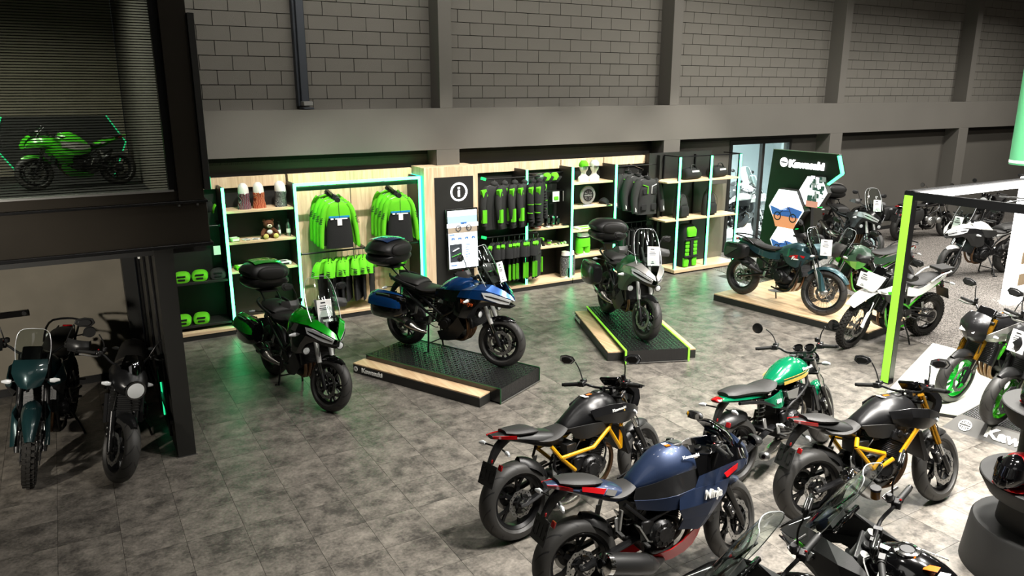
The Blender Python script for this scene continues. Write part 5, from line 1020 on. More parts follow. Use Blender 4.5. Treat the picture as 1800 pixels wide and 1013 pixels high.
def garment(kind):
    if kind in GK: return copy_tree(GK[kind])
    r = empty(kind.split('|')[0]); v = kind.split('|')[1]; hanger(r)
    if v == 'team':
        torso('lime_cloth', .86, m2='black_cloth', zs=-.37, m3='blue_stripe').build('torso', r); q = MB('black_cloth'); q.tube([(0, -.05, -.075), (0, -.0, -.07), (0, .05, -.075)], .04, 12); q.build('collar', r)
        for s_ in (1, -1):
            q = MB('lime_cloth'); q.tube([(s_*.15, 0, -.14), (s_*.22, 0, -.25), (s_*.275, -.01, -.50), (s_*.30, -.03, -.80), (s_*.30, -.03, -.84)], [.06, .066, .056, .045, .047], 12, sm=3, flat=.8); o = q.build('sleeve', r)
            q = MB('black_cloth')
            for k in range(4): q.box((s_*(.262+.012*k), -.055, -.36-.03*k), (.07, .012, .010), Matrix.Rotation(.15*k-.2, 3, 'Y'))
            tag(q.build('sleeve_print', o), kind='stuff')
        q = MB('white_letter'); q.box((.03, -.092, -.375), (.20, .004, .018)); q.box((-.12, -.09, -.375), (.045, .004, .025)); q.box((.0, -.096, -.43), (.075, .003, .11)); q.build('swing_tag', r)
        q = MB('black_cloth'); q.box((0, -.088, -.23), (.006, .006, .3)); q.build('zip', r)
    elif v in ('tee', 'polo'):
        torso('lime_cloth' if v == 'tee' else 'black_cloth', .46, .2, dp=.03, m2='black_cloth', zs=-.40).build('torso', r); torso('black_cloth', .85, .19, top=-.36, dp=.03).build('lower_panel', r)
        for s_ in (1, -1):
            q = MB('lime_cloth' if v == 'tee' else 'black_cloth'); q.tube([(s_*.15, 0, -.14), (s_*.22, 0, -.22), (s_*.27, 0, -.38)], [.05, .07, .078], 10, sm=3, flat=.5); o = q.build('sleeve', r)
            q = MB('black_cloth' if v == 'tee' else 'lime_cloth')
            if v == 'tee':
                for k in range(3): q.box((s_*(.31+.004*k), 0, -.27-.028*k), (.012, .06, .01), Matrix.Rotation(.3, 3, 'X'))
            else: q.box((s_*.2, -.03, -.16), (.08, .06, .05), Matrix.Rotation(s_*.5, 3, 'Y')); q.box((s_*.20, -.02, -.66), (.02, .05, .3))
            tag(q.build('sleeve_print', o), kind='stuff')
    elif v in ('soft', 'puffer'):
        mm = 'grey_cloth' if v == 'soft' else 'black_cloth'; torso(mm, .92, .21, dp=.065).build('torso', r); q = MB(mm); q.ball((0, 0, -.09), .07, 12, 8, (1.1, .9, .8)); q.build('hood', r)
        for s_ in (1, -1):
            q = MB(mm); n = 12; pts = [(s_*.15, -.0, -.14), (s_*.22, -.02, -.25), (s_*.27, -.04, -.50), (s_*.25, -.07, -.84)]; q.tube(pts, [.06, .07, .062, .05], 12, sm=3, flat=.85)
            if v == 'puffer':
                for k in range(11): t = k/10; q.tube([(s_*(.2+.06*t), -.02-.04*t, -.22-.56*t), (s_*(.203+.06*t), -.022-.04*t, -.25-.56*t)], .072-.012*t, 12, flat=.85)
            o = q.build('sleeve', r); q = MB('lime_cloth')
            q.box((s_*.24, -.045, -.24), (.10, .07, .13), Matrix.Rotation(s_*.25, 3, 'Y')); (q.box((s_*.262, -.08, -.66), (.085, .07, .24)) if v == 'soft' else [q.tube([(s_*.262, -.04, zz), (s_*.262, -.04, zz-.012)], .071, 12, flat=.9) for zz in (-.48, -.64)]); q.build('lime_patch', o)
    elif v == 'moto':
        torso('grey_cloth', .84, .24, dp=.09).build('torso', r); q = MB('black_cloth'); q.tube([(0, 0, -.06), (0, 0, -.11)], .07, 12); q.build('collar', r)
        for s_ in (1, -1):
            q = MB('grey_cloth'); q.tube([(s_*.18, 0, -.16), (s_*.27, -.01, -.28), (s_*.33, -.03, -.52), (s_*.34, -.09, -.80)], [.08, .085, .075, .058], 12, sm=3); o = q.build('sleeve', r)
            q = MB('white_cloth'); q.bar((s_*.345, -.09, -.60), (s_*.35, -.13, -.76), .02, .03, (0, 1, 0)); q.build('reflective_strip', o)
            q = MB('black_cloth'); q.box((s_*.12, -.10, -.68), (.13, .02, .13)); q.build('pocket', r, bevel=.01); q = MB('black_cloth'); q.box((s_*.11, -.10, -.36), (.10, .02, .12)); q.build('pocket', r, bevel=.01)
            q = MB('lime_cloth' if s_ < 0 else 'white_cloth'); q.box((s_*.05, -.106, -.33), (.012, .012, .16)); q.bar((s_*.06, -.10, -.26), (s_*.17, -.098, -.22), .012, .012); q.build('piping', r)
    elif v == 'trousers':
        for s_ in (1, -1): q = MB('grey_cloth'); q.tube([(s_*.09, 0, -.14), (s_*.10, 0, -.5), (s_*.10, .0, -1.0)], [.085, .075, .065], 10, sm=3, flat=.5); q.build('trouser_leg', r)
    GK[kind] = r; return r
def hang(kind, x, y, z, rz, label, cat, group, sc=1):
    g = garment(kind); g.location = (x, y, z); g.rotation_euler = (0, 0, radians(rz)); g.scale = (sc, sc, sc); tag(g, label, cat, group); return g
for gx, wh in ((3.73, 'left'), (4.80, 'right')):
    for k in range(4):
        lab = 'lime and black team jacket, front one of the %s hanging group' % wh if k == 3 else 'lime team jacket in the %s hanging group, %s' % (wh, ('hindmost', 'third from the front', 'second from the front')[k])
        hang('team_jacket|team', gx+.02*k+.0, 12.46-.11*k, 2.19-.03*k, -6, lab, 'jacket', 'lime team jackets, %s group' % wh)
ORD = ['first', 'second', 'third', 'fourth', 'fifth', 'sixth', 'seventh', 'eighth', 'ninth', 'tenth']
tx = [3.55, 3.62, 3.76, 3.85, 3.95, 4.06, 4.14, 4.22, 4.36, 4.9]
for k, x in enumerate(tx):
    hang('team_shirt|tee', x, 12.25, 1.14, (35, 70, 48, 66, 58, 74, 52, 68, 60, 62)[k], 'leftmost lime short-sleeved shirt on the low rail, turned outward' if k == 0 else ('single lime shirt on the low rail behind the blue top case' if k == 9 else 'lime short-sleeved shirt on the low rail, %s from the left' % ORD[k]), 'shirt', 'lime shirts on the low rail')
for k, (x, kd, rz) in enumerate(((6.76, 'soft', 2), (6.98, 'soft', 28), (7.2, 'soft', 38), (7.42, 'soft', 30), (7.60, 'puffer', 40), (7.74, 'puffer', 44))):
    hang('%s_jacket|%s' % ('softshell' if kd == 'soft' else 'padded', kd), x, 12.2, 2.185, rz, ['dark jacket at the left end of the upper rail by the information column', 'dark hooded jacket with lime forearm patch, second on the upper rail', 'dark hooded jacket with lime patches, third on the upper rail', 'dark hooded jacket with lime patches, fourth on the upper rail', 'quilted black jacket with lime bands, left of two', 'quilted black jacket with lime bands at the rail end'][k], 'jacket', 'dark jackets on the upper rail')
for k, x in enumerate((6.72, 6.83, 6.97, 7.07, 7.2, 7.3, 7.4, 7.5, 7.62, 7.72)):
    hang('polo_shirt|polo', x, 12.2, 1.10, (40, 56, 46, 60, 50, 44, 58, 48, 55, 42)[k], 'leftmost black shirt with lime panels on the lower rail' if k == 0 else ('rightmost black shirt with lime panels on the lower rail' if k == 9 else 'black and lime shirt on the lower rail, %s from the left' % ORD[k]), 'shirt', 'black and lime shirts on the lower rail')
for k in range(3): hang('riding_jacket|moto', 10.02+.13*k, 12.38-.15*k, 2.22-.05*k, -4, ['hindmost black padded riding jacket of the end group', 'middle black padded riding jacket of the end group', 'front black padded riding jacket with reflective sleeve strips'][k], 'jacket', 'padded riding jackets', 1.0)
for k in range(7): hang('riding_trousers|trousers', 9.8+.13*k, 12.25, 1.09, 65, 'dark riding trousers on the low end rail, %s from the left' % ORD[k] if k else 'leftmost dark riding trousers on the low end rail', 'trousers', 'riding trousers on the low rail')
# ------------------------------------------------------------------ goods on the shelves
def cap_(x, y, z, m1, m2, rz, label, tilt=0):
    q = MB(m1); q.loft([(-.10, 0, 0, .05, .05, .7, 1, 2.2), (-.07, 0, 0, .10, .085, .6, 1, 2.2), (0, 0, 0, .125, .095, .5, 1, 2.2), (.06, 0, 0, .10, .085, .6, 1, 2.2), (.095, 0, 0, .04, .05, .8, 1, 2.2)], 18, 3); o = q.build('cap', loc=(x, y, z), rot=(radians(tilt), 0, radians(rz))); tag(o, label, 'cap')
    q = MB(m2); q.grid([[(.07, yy*.07, .012-.015*yy*yy), (.13, yy*.075, .008-.02*yy*yy), (.175-.03*yy*yy, yy*.06, -.005-.02*yy*yy)] for yy in (-1, -.5, 0, .5, 1)], .004, 2, 2); q.build('cap_peak', o); return o
def folded(x, y, z, m, label, w_=.24):
    q = MB(m); q.loft([(-.15, 0, 0, .07, w_*.42, .8, 1, 3), (-.1, 0, 0, .13, w_*.5, .8, 1, 3), (.08, 0, 0, .14, w_*.5, .8, 1, 3), (.15, 0, 0, .05, w_*.45, .8, 1, 3)], 18, 3); o = q.build('folded_shirt', loc=(x, y, z), rot=(0, 0, radians(80))); tag(o, label, 'shirt')
    k = MB('black_cloth'); k.box((-.13, 0, .10), (.05, .12, .015)); k.box((-.155, 0, .05), (.008, .10, .02)); k.build('shirt_print', o); return o
folded(1.36, 12.42, .897, 'lime_cloth', 'folded lime shirt at the left end of the upper dark shelf'); folded(1.62, 12.42, .897, 'lime_cloth', 'folded lime shirt with print in the middle of the upper dark shelf'); folded(1.89, 12.42, .897, 'grey_cloth', 'folded dark grey shirt on the upper dark shelf')
folded(1.31, 12.42, .212, 'lime_cloth', 'folded lime shirt at the left end of the lower dark shelf'); folded(1.58, 12.42, .212, 'lime_cloth', 'folded lime shirt with white label on the lower dark shelf')
cap_(1.9, 12.45, 2.0, 'black_cloth', 'lime_cloth', -90, 'black and lime cap hanging high beside the first light strip', 70)
tg = tag(bx('swing_tag', (1.84, 12.3, 1.28), (1.94, 12.304, 1.42), 'price_paper'), 'white swing tag hanging below the dark rail', 'price tag')
mat('swirl_dark', '#2a2430', .8); 
def pattern(name, cols, sc, dist):
    m = bpy.data.materials.new(name); m.use_nodes = True; nt = m.node_tree; b = nt.nodes['Principled BSDF']; L = nt.links.new; tc = nt.nodes.new('ShaderNodeTexCoord')
    wv = nt.nodes.new('ShaderNodeTexWave'); wv.inputs['Scale'].default_value = sc; wv.inputs['Distortion'].default_value = dist; wv.inputs['Detail'].default_value = 2; L(tc.outputs['Object'], wv.inputs[0])
    r = nt.nodes.new('ShaderNodeValToRGB'); r.color_ramp.interpolation = 'CONSTANT'; e = r.color_ramp.elements
    while len(e) < len(cols): e.new(.5)
    for i, c in enumerate(cols): e[i].position = i/len(cols); e[i].color = (*hexc(c), 1)
    L(wv.outputs[0], r.inputs[0]); L(r.outputs[0], b.inputs['Base Color']); b.inputs['Roughness'].default_value = .8; MATS[name] = m
pattern('scarf_violet', ['#1a171e', '#b9b4bd', '#1f1a24', '#c2274d', '#26212b'], 9, 9); pattern('scarf_orange', ['#7c2710', '#e0622a', '#1d1412', '#e9b08c', '#a83a17'], 8, 11); pattern('scarf_black', ['#141414', '#141414', '#c9c9c9', '#161616'], 16, 22)
for x, m, rz, lab in ((2.38, 'scarf_violet', 0, 'white head form wearing a violet swirled neck warmer, top shelf left'), (2.61, 'scarf_orange', 0, 'white head form wearing an orange swirled neck warmer'), (2.95, 'scarf_black', 25, 'white head form wearing a black patterned neck warmer, tilted')):
    r = empty('mannequin_head', (x, 12.42, 1.945), radians(rz)); tag(r, lab, 'display head')
    q = MB('head_white'); q.loft([(.12, 0, -.05, .05, .055, 1, 1, 2), (.2, 0, -.09, .08, .075, 1, 1, 2.1), (.28, 0, -.10, .09, .082, 1, 1, 2), (.36, 0, -.08, .085, .07, 1, 1, 2), (.405, 0, -.03, .04, .03, 1, 1, 2)], 18, 4, 'z'); q.tube([(0, -.095, .28), (0, -.115, .245), (0, -.095, .235)], [.008, .014, .008], 6); q.build('head_form', r)
    q = MB(m); q.loft([(0, 0, -.08, .08, .105, 1, 1, 2.2), (.06, 0, -.075, .075, .10, 1, 1, 2.2), (.14, 0, -.08, .07, .085, 1, 1, 2.2), (.235, 0, -.107, .085, .088, 1, 1, 2.1), (.25, 0, -.10, .08, .082, 1, 1, 2.1)], 20, 3, 'z'); q.build('neck_warmer', r)
tb = empty('teddy_bear', (2.72, 12.4, 1.455)); tag(tb, 'brown teddy bear with pale muzzle and yellow feet on the middle shelf', 'teddy bear')
MB('brown_fur').ball((0, 0, .09), .075, 14, 10, (1, .9, 1.1)).build('body', tb); q = MB('brown_fur'); q.ball((0, -.01, .22), .075, 16, 10, (1.1, .95, 1)); q.ball((-.065, 0, .28), .028, 10, 6); q.ball((.065, 0, .28), .028, 10, 6); hd = q.build('head', tb)
q = MB('tan_fur'); q.ball((0, -.075, .20), .035, 12, 8, (1.2, 1, .9)); q.mat('gloss_black').ball((0, -.108, .212), .011, 8, 6); q.ball((-.028, -.072, .24), .008, 8, 6); q.ball((.028, -.072, .24), .008, 8, 6); q.build('muzzle', hd)
for s_ in (1, -1): q = MB('brown_fur'); q.tube([(s_*.06, 0, .14), (s_*.11, -.05, .09), (s_*.12, -.09, .05)], [.03, .03, .028], 10, sm=3); q.build('arm', tb); q = MB('brown_fur'); q.tube([(s_*.05, -.02, .04), (s_*.075, -.12, .04)], [.045, .04], 12); lg = q.build('leg', tb); MB(mat('foot_yellow', '#c9c26a', .8)).ball((s_*.078, -.135, .045), .042, 12, 8, (1, .5, 1)).build('foot_pad', lg)
MB('white_cloth').ball((0, -.06, .10), .04, 12, 8, (1.1, .6, 1)).build('bib', tb)
def bottle(x, y, z, h, m, label, r=.03):
    q = MB(m); q.lathe([(0, 0), (r, 0), (r, h*.6), (r*.9, h*.7), (r*.45, h*.78), (r*.45, h*.86)], 16, ax='z'); o = q.build('bottle', loc=(x, y, z)); tag(o, label, 'bottle'); MB('dark_alu').lathe([(0, h), (r*.6, h), (r*.6, h*.84), (0, h*.84)], 14, ax='z').build('bottle_cap', o)
    k = MB('white_letter'); k.lathe([(r*1.02, h*.2), (r*1.02, h*.45)], 16, ax='z'); k.build('bottle_label', o)
bottle(2.89, 12.45, 1.455, .24, 'steel', 'steel bottle right of the teddy bear'); bottle(3.03, 12.4, 1.455, .28, 'steel', 'taller steel bottle at the right end of the middle shelf', .035)
def small(name, lo, hi, m, label, cat, rz=0, m2=None):
    c = [(a+b)/2 for a, b in zip(lo, hi)]; d = [b-a for a, b in zip(lo, hi)]; q = MB(m); q.box((0, 0, 0), d); o = q.build(name, loc=c, rot=(0, 0, radians(rz)), bevel=min(d)*.2); tag(o, label, cat)
    if m2: MB(m2).box((0, -d[1]*.5, 0), (d[0]*.7, .002, d[2]*.5)).build('print', o); MB(m2).box((0, 0, d[2]*.5), (d[0]*.6, d[1]*.5, .002)).build('print', o)
    return o
small('key_ring_pack', (2.1, 12.28, 1.455), (2.24, 12.42, 1.52), 'pale_green', 'pale green packet of small goods beside the first light strip', 'packet', 10, 'white_letter')
small('card_pack', (2.30, 12.3, 1.455), (2.40, 12.42, 1.475), 'white_plastic', 'white card pack lying left on the middle shelf', 'packet', 20, 'dark_alu'); small('card_pack', (2.44, 12.3, 1.455), (2.56, 12.40, 1.472), 'white_plastic', 'white card pack lying in front of the teddy bear', 'packet', -25, 'dark_alu')
small('booklet_stack', (2.72, 12.30, .99), (3.02, 12.5, 1.05), 'white_plastic', 'stack of white booklets on the low shelf behind the green top case', 'booklets', 5, 'dark_alu'); small('booklet_stack', (2.15, 12.30, .99), (2.4, 12.5, 1.05), 'lime_cloth', 'pile of lime packets on the low shelf', 'booklets', 5, 'white_letter')
for k, x in enumerate((7.92, 8.08, 8.26)): cap_(x, 12.44, 2.10, 'lime_cloth' if k else 'olive_paint', 'black_cloth', -90, ['dull green cap, leftmost on the cap rail', 'lime cap with black peak in the middle of the cap rail', 'lime cap with black peak, rightmost on the cap rail'][k], 50)
def blister(x, z, m, label): o = small('gift_pack', (x-.08, 12.46, z-.1), (x+.08, 12.475, z+.1), 'white_plastic', label, 'packet'); MB(m).box((0, -.012, -.03), (.1, .02, .07)).build('goods', o, bevel=.006)
blister(8.3, 1.73, 'lime_cloth', 'clear pack with lime goods hanging on the back rail'); blister(8.55, 1.73, 'dark_alu', 'clear pack with dark goods hanging next to the light strip'); 
bottle(7.97, 12.5, 1.42, .3, 'lime_cloth', 'lime bottle hanging beside the quilted jackets', .03)
for k, x in enumerate((8.06, 8.18, 8.29)): small('gift_box', (x-.05, 12.36, 1.172), (x+.05, 12.46, 1.40-.02*k), 'gloss_black', ['tall black gift box, left of three', 'black gift box in the middle of three', 'black gift box, right of three'][k], 'box', 12, 'dark_alu')
small('red_pouch', (7.66, 12.28, 1.172), (7.84, 12.4, 1.20), 'red_paint', 'flat red pouch at the left end of the shelf below the gift boxes', 'pouch', 8, 'white_letter'); small('leaflet', (7.95, 12.27, 1.172), (8.12, 12.38, 1.18), 'dark_alu', 'dark leaflet lying before the gift boxes', 'leaflet', 10, 'white_letter'); small('leaflet', (8.36, 12.27, 1.172), (8.5, 12.36, 1.185), 'satin_black', 'black leaflet at the right end by the light strip', 'leaflet', -10, 'dark_alu')
def mug(x, y, z, m, label):
    q = MB(m); q.lathe([(0, 0), (.04, 0), (.042, .1), (.036, .1), (.034, .01), (0, .01)], 20, ax='z'); o = q.build('mug', loc=(x, y, z)); tag(o, label, 'mug'); MB(m).tube([(.04, 0, .08), (.07, 0, .075), (.07, 0, .035), (.04, 0, .03)], .006, 6, sm=3).build('mug_handle', o); MB('lime').lathe([(.0425, .04), (.0425, .07)], 20, ax='z').build('mug_print', o)
mug(7.88, 12.36, .797, 'white_plastic', 'white mug, left of two on the small goods shelf'); mug(8.08, 12.36, .797, 'steel', 'steel-coloured mug, right of two on the small goods shelf')
for k in range(4): small('key_fob', (8.2+.07*k, 12.30, .797), (8.25+.07*k, 12.36, .81+.012*k), ('lime_cloth', 'satin_black', 'lime_cloth', 'pale_green')[k], ['lime key fob next to the steel mug', 'black key fob among lime ones', 'lime key fob near the light strip', 'pale green key fob at the shelf end'][k], 'key fob', 15, 'white_letter')
for k, (x, m, m2) in enumerate(((8.92, 'lime_cloth', 'black_cloth'), (9.18, 'white_cloth', 'satin_black'))):
    r = empty('display_bust', (x, 12.42, 2.0)); tag(r, ('white bust wearing a lime and black cap on the top shelf', 'white bust wearing a pale cap on the top shelf')[k], 'display bust')
    q = MB('head_white'); q.loft([(0, 0, -.07, .07, .12, 1, 1, 2.4), (.08, 0, -.07, .07, .12, 1, 1, 2.2), (.13, 0, -.05, .05, .06, 1, 1, 2), (.18, 0, -.05, .05, .05, 1, 1, 2), (.24, 0, -.09, .08, .08, 1, 1, 2), (.32, 0, -.09, .09, .08, 1, 1, 2), (.38, 0, -.06, .06, .05, 1, 1, 2)], 18, 4, 'z'); q.build('bust_form', r)
    q = MB(m); q.loft([(.29, 0, -.10, .10, .09, 1, 1, 2), (.35, 0, -.10, .10, .09, 1, 1, 2), (.41, 0, -.05, .05, .05, 1, 1, 2)], 18, 4, 'z'); q.mat(m2).box((0, -.13, .30), (.14, .09, .01)); q.build('cap', r)
ds = empty('emblem_disc', (9.02, 12.40, 1.52)); tag(ds, 'round silver emblem disc standing on the shelf below the busts', 'emblem'); q = MB('silver_paint'); q.lathe([(0, -.02), (.175, -.02), (.19, 0), (.175, .02), (0, .02)], 40, c=(0, 0, .2)); q.build('disc_body', ds); emblem('satin_black', .12, .012, ds, Matrix.Translation((0, -.026, .2)) @ Matrix.Rotation(pi/2, 4, 'X')); bx('stand', (-.14, -.05, 0), (.14, .05, .012), 'clear_lens', ds)
cap_(9.42, 12.38, 1.522, 'black_cloth', 'black_cloth', -80, 'black cap lying right of the round emblem disc')
small('magazine_stack', (8.72, 12.28, 1.05), (9.15, 12.5, 1.09), 'white_plastic', 'spread of white magazines on the shelf above the lime shorts', 'magazines', 4, 'lime')
def shorts(x, y, z, m, m2, label, L=.40):
    r = empty('display_hips', (x, y, z)); tag(r, label, 'display form'); q = MB('head_white'); q.loft([(L-.05, 0, -.09, .09, .145, 1, 1, 2.3), (L+.02, 0, -.085, .085, .135, 1, 1, 2.3), (L+.05, 0, -.085, .085, .135, 1, 1, 2.3)], 20, 3, 'z')
    for s_ in (1, -1): q.tube([(s_*.075, 0, 0), (s_*.075, 0, .15)], [.07, .075], 14)
    q.build('hip_form', r); q = MB(m); q.loft([(L*.42, 0, -.10, .10, .165, 1, 1, 2.4), (L*.7, 0, -.10, .11, .165, 1, 1, 2.3), (L-.04, 0, -.092, .092, .15, 1, 1, 2.3)], 20, 3, 'z')
    for s_ in (1, -1): q.tube([(s_*.085, 0, L*.08), (s_*.082, 0, L*.45)], [.078, .088], 16)
    o = q.build('shorts', r); q = MB(m2); q.loft([(L-.06, 0, -.095, .095, .153, 1, 1, 2.3), (L-.03, 0, -.095, .095, .15, 1, 1, 2.3)], 20, 2, 'z'); q.build('waistband', o)
shorts(8.93, 12.40, .52, 'lime_cloth', 'black_cloth', 'white hip form in lime shorts on the low shelf', .40); shorts(8.48, 12.28, .12, 'scarf_black', 'black_cloth', 'white hip form in patterned shorts standing on the unit base', .48)
# bags on the rack
def bag(kind, x, y, z, rz, label, sx=1):
    r = empty(kind, (x, y, z), radians(rz)); tag(r, label, 'bag')
    if kind == 'duffel_bag':
        q = MB('black_cloth'); q.loft([(-.24*sx, 0, 0, .16, .10, .9, 1, 2.8), (-.2*sx, 0, 0, .23, .14, .8, 1, 2.8), (0, 0, 0, .25, .15, .8, 1, 2.8), (.2*sx, 0, 0, .21, .14, .8, 1, 2.8), (.25*sx, 0, .01, .13, .09, .9, 1, 2.8)], 20, 3); o = q.build('bag_body', r); q = MB('white_letter'); q.box((.02, -.135, .17), (.22, .006, .035), Matrix.Rotation(-.3, 3, 'X')); q.build('bag_print', o); q = MB('black_plastic'); q.tube([(-.1, -.1, .2), (-.06, -.07, .29), (.06, -.07, .29), (.1, -.1, .2)], .012, 8, sm=3); q.build('handle', r)
    else:
        q = MB('grey_cloth'); q.loft([(0, 0, -.10, .09, .17, 1, 1, 3), (.15, 0, -.12, .09, .175, 1, 1, 3), (.35, 0, -.10, .09, .155, 1, 1, 2.6), (.48, 0, -.06, .08, .10, 1, 1, 2.4), (.52, 0, -.02, .05, .05, 1, 1, 2.2)], 20, 3, 'z'); o = q.build('bag_body', r); q = MB('black_cloth'); q.loft([(.04, 0, -.16, -.08, .13, 1, 1, 3), (.20, 0, -.155, -.08, .125, 1, 1, 3), (.26, 0, -.13, -.08, .10, 1, 1, 3)], 16, 3, 'z'); q.build('front_pocket', r)
        q = MB('dark_alu'); q.bar((-.1, -.13, .3), (.1, -.13, .3), .006, .006); q.tube([(-.15, -.1, .04), (-.14, -.115, .35), (0, -.09, .49), (.14, -.115, .35), (.15, -.1, .04)], .004, 6, sm=3); q.build('zip', r); q = MB('black_plastic'); q.tube([(-.04, .05, .5), (0, .05, .56), (.04, .05, .5)], .01, 8, sm=3); q.build('handle', r)
bag('duffel_bag', 11.32, 11.95, 1.955, 8, 'black duffel bag with white print, left on the top rack shelf'); bag('duffel_bag', 12.12, 11.98, 1.955, 12, 'black duffel bag with lime handle, right on the top rack shelf'); bag('backpack', 11.10, 11.95, 1.16, 8, 'dark grey backpack, left on the middle rack shelf'); bag('backpack', 11.90, 11.95, 1.16, 5, 'dark grey backpack behind the middle light upright')
tr = empty('trolley_bag', (11.30, 11.93, .10), radians(5)); tag(tr, 'tall lime and black trolley bag on the rack base', 'bag')
q = MB('black_cloth'); q.loft([(0, 0, -.14, .12, .19, 1, 1, 4), (.4, 0, -.15, .12, .20, 1, 1, 4), (.8, 0, -.14, .12, .19, 1, 1, 3.5), (.9, 0, -.08, .10, .14, 1, 1, 3)], 24, 3, 'z'); q.build('bag_body', tr)
q = MB('lime_cloth'); q.loft([(.66, 0, -.19, -.10, .13, 1, 1, 3), (.80, 0, -.18, -.10, .14, 1, 1, 3), (.86, 0, -.14, -.08, .10, 1, 1, 3)], 18, 3, 'z'); q.build('top_pocket', tr)
for s_ in (1, -1):
    q = MB('lime_cloth')
    for k in range(4): q.box((s_*.12, -.155, .28+.085*k), (.12, .03, .075))
    q.build('side_pocket', tr, bevel=.012); q = MB('lime_cloth'); q.loft([(.02, s_*.13, -.17, -.1, .07, 1, 1, 3), (.14, s_*.12, -.165, -.1, .08, 1, 1, 3), (.2, s_*.15, -.15, -.1, .05, 1, 1, 3)], 14, 3, 'z'); q.build('corner_guard', tr)
q = MB('black_cloth'); q.box((0, -.165, .23), (.42, .04, .05)); q.box((0, -.165, .60), (.42, .04, .05)); q.box((0, -.16, .42), (.09, .05, .4)); q.build('strap', tr, bevel=.01)
# ------------------------------------------------------------------ platforms and stands
def tread_mat():
    m = bpy.data.materials.new('tread_plate'); m.use_nodes = True; nt = m.node_tree; b = nt.nodes['Principled BSDF']; L = nt.links.new; tc = nt.nodes.new('ShaderNodeTexCoord')
    b.inputs['Base Color'].default_value = (.012, .012, .012, 1); b.inputs['Roughness'].default_value = .22; b.inputs['Specular IOR Level'].default_value = .7
    w1 = nt.nodes.new('ShaderNodeTexWave'); w1.inputs['Scale'].default_value = 14; w1.bands_direction = 'X'; w2 = nt.nodes.new('ShaderNodeTexWave'); w2.inputs['Scale'].default_value = 14; w2.bands_direction = 'Y'; L(tc.outputs['Object'], w1.inputs[0]); L(tc.outputs['Object'], w2.inputs[0])
    mx = nt.nodes.new('ShaderNodeMath'); mx.operation = 'MULTIPLY'; L(w1.outputs[0], mx.inputs[0]); L(w2.outputs[0], mx.inputs[1]); bu = nt.nodes.new('ShaderNodeBump'); bu.inputs['Strength'].default_value = .8; bu.inputs['Distance'].default_value = .006; L(mx.outputs[0], bu.inputs['Height']); L(bu.outputs[0], b.inputs['Normal']); MATS['tread_plate'] = m
tread_mat(); wood_mat('oak_plank', '#c39f78', '#e2c8a2', 1, 1, .5)
def platform(x, y, head, L, W_, woods, hz=.20, wz=.14, tape='lime_tape_glow', label='', tw=.02, logo=None, off=0):
    p = empty('display_platform', (x, y, 0), radians(head)); tag(p, label, 'platform')
    b = MB('tread_plate'); b.box((0, 0, hz/2+.012), (L, W_, hz-.02)); t = b.build('tread_deck', p); q = MB('tread_plate')
    nx, ny = int(L/.055), int(W_/.055)
    for i in range(nx):
        for j in range(ny):
            R = Matrix.Rotation(radians(45 if (i+j) % 2 else -45), 3, 'Z'); q.box((-L/2+.03+i*(L-.06)/(nx-1), -W_/2+.03+j*(W_-.06)/(ny-1), hz+.0035), (.036, .010, .005), R)
    tag(q.build('tread_studs', t), kind='stuff')
    for s_ in (1, -1):
        q = MB(tape); q.box((0, s_*(W_/2+.004), hz+.006), (L, tw, .012)); q.box((L/2+.004, s_*(W_/2+.004), hz/2+.006), (.012, tw, hz)); q.build('edge_strip', p)
        a0, a1, ww = woods[0 if s_ > 0 else 1]
        if ww: c = MB('black_panel'); c.box(((a0+a1)/2, s_*(W_/2+ww/2), wz/2-.01), (a1-a0, ww, wz-.02)); c.build('side_box', p, bevel=.003); c = MB('oak_plank'); c.box(((a0+a1)/2, s_*(W_/2+ww/2), wz-.008), (a1-a0-.004, ww-.004, .016)); c.build('oak_top', p)
    q = MB('steel'); q.bar((L/2+.01, -W_/2, .022), (L/2+.01, W_/2, .022), .008, .014); q.build('foot_rail', p)
    if logo: 
        s_ = logo[0]; ww = woods[0 if s_ > 0 else 1][2]; xx = logo[1]; M = frame((xx, s_*(W_/2+ww+.003), wz*.5-.005), (-s_, 0, 0), (0, 0, 1)); text('Kawasaki', .085, 'white_letter', p, M, 'platform_lettering', bold=.0035, width=1.2)
        emblem('white_letter', .036, .004, p, frame((xx+s_*.30, s_*(W_/2+ww+.003), wz*.5-.005), (-s_, 0, 0), (0, 0, 1)))
    return p
PB = platform(4.19, 8.81, -64.2, 2.27, .90, ((-1.17, 1.02, .26), (-1.17, 1.02, .26)) if 0 else ((-1.1, 1.0, .10), (-1.17, .98, .22)), tape='dark_green_metal', label='long tread-plate platform under the blue touring motorcycle', tw=.008, logo=(-1, -.82))
PV = platform(7.36, 8.82, -112, 2.30, .92, ((-1.05, 1.02, .16), (-1.12, .98, .22)), label='tread-plate platform with lime edge tape under the grey touring motorcycle', tw=.028, logo=(-1, -.92))
def slab(name, label, pts, h, top, side, cat='platform', planks=None):
    r = empty(name, (sum(p[0] for p in pts)/len(pts), sum(p[1] for p in pts)/len(pts), 0)); tag(r, label, cat); o = r.location
    P = [(p[0]-o.x, p[1]-o.y) for p in pts]; b = MB(side); b.poly(P, h-.02, axis=2); b.build('platform_base', r, loc=(0, 0, h/2-.01)); b = MB(top); b.poly([(a*.998, c*.998) for a, c in P], .02, axis=2); b.build('platform_top', r, loc=(0, 0, h-.01)); return r
slab('display_platform', 'low oak-topped platform under the teal adventure motorcycle', [(10.05, 9.80), (10.42, 6.88), (12.3, 7.12), (11.95, 10.0)], .13, 'oak_plank', 'black_panel')
mat('lit_white_top', '#e9efd9', .35)
slab('display_platform', 'low pale platform under the naked motorcycle with the green wheel', [(8.52, 4.80), (8.62, 5.35), (11.0, 6.2), (11.2, 4.0), (9.3, 3.6)], .06, 'lit_white_top', 'black_panel')
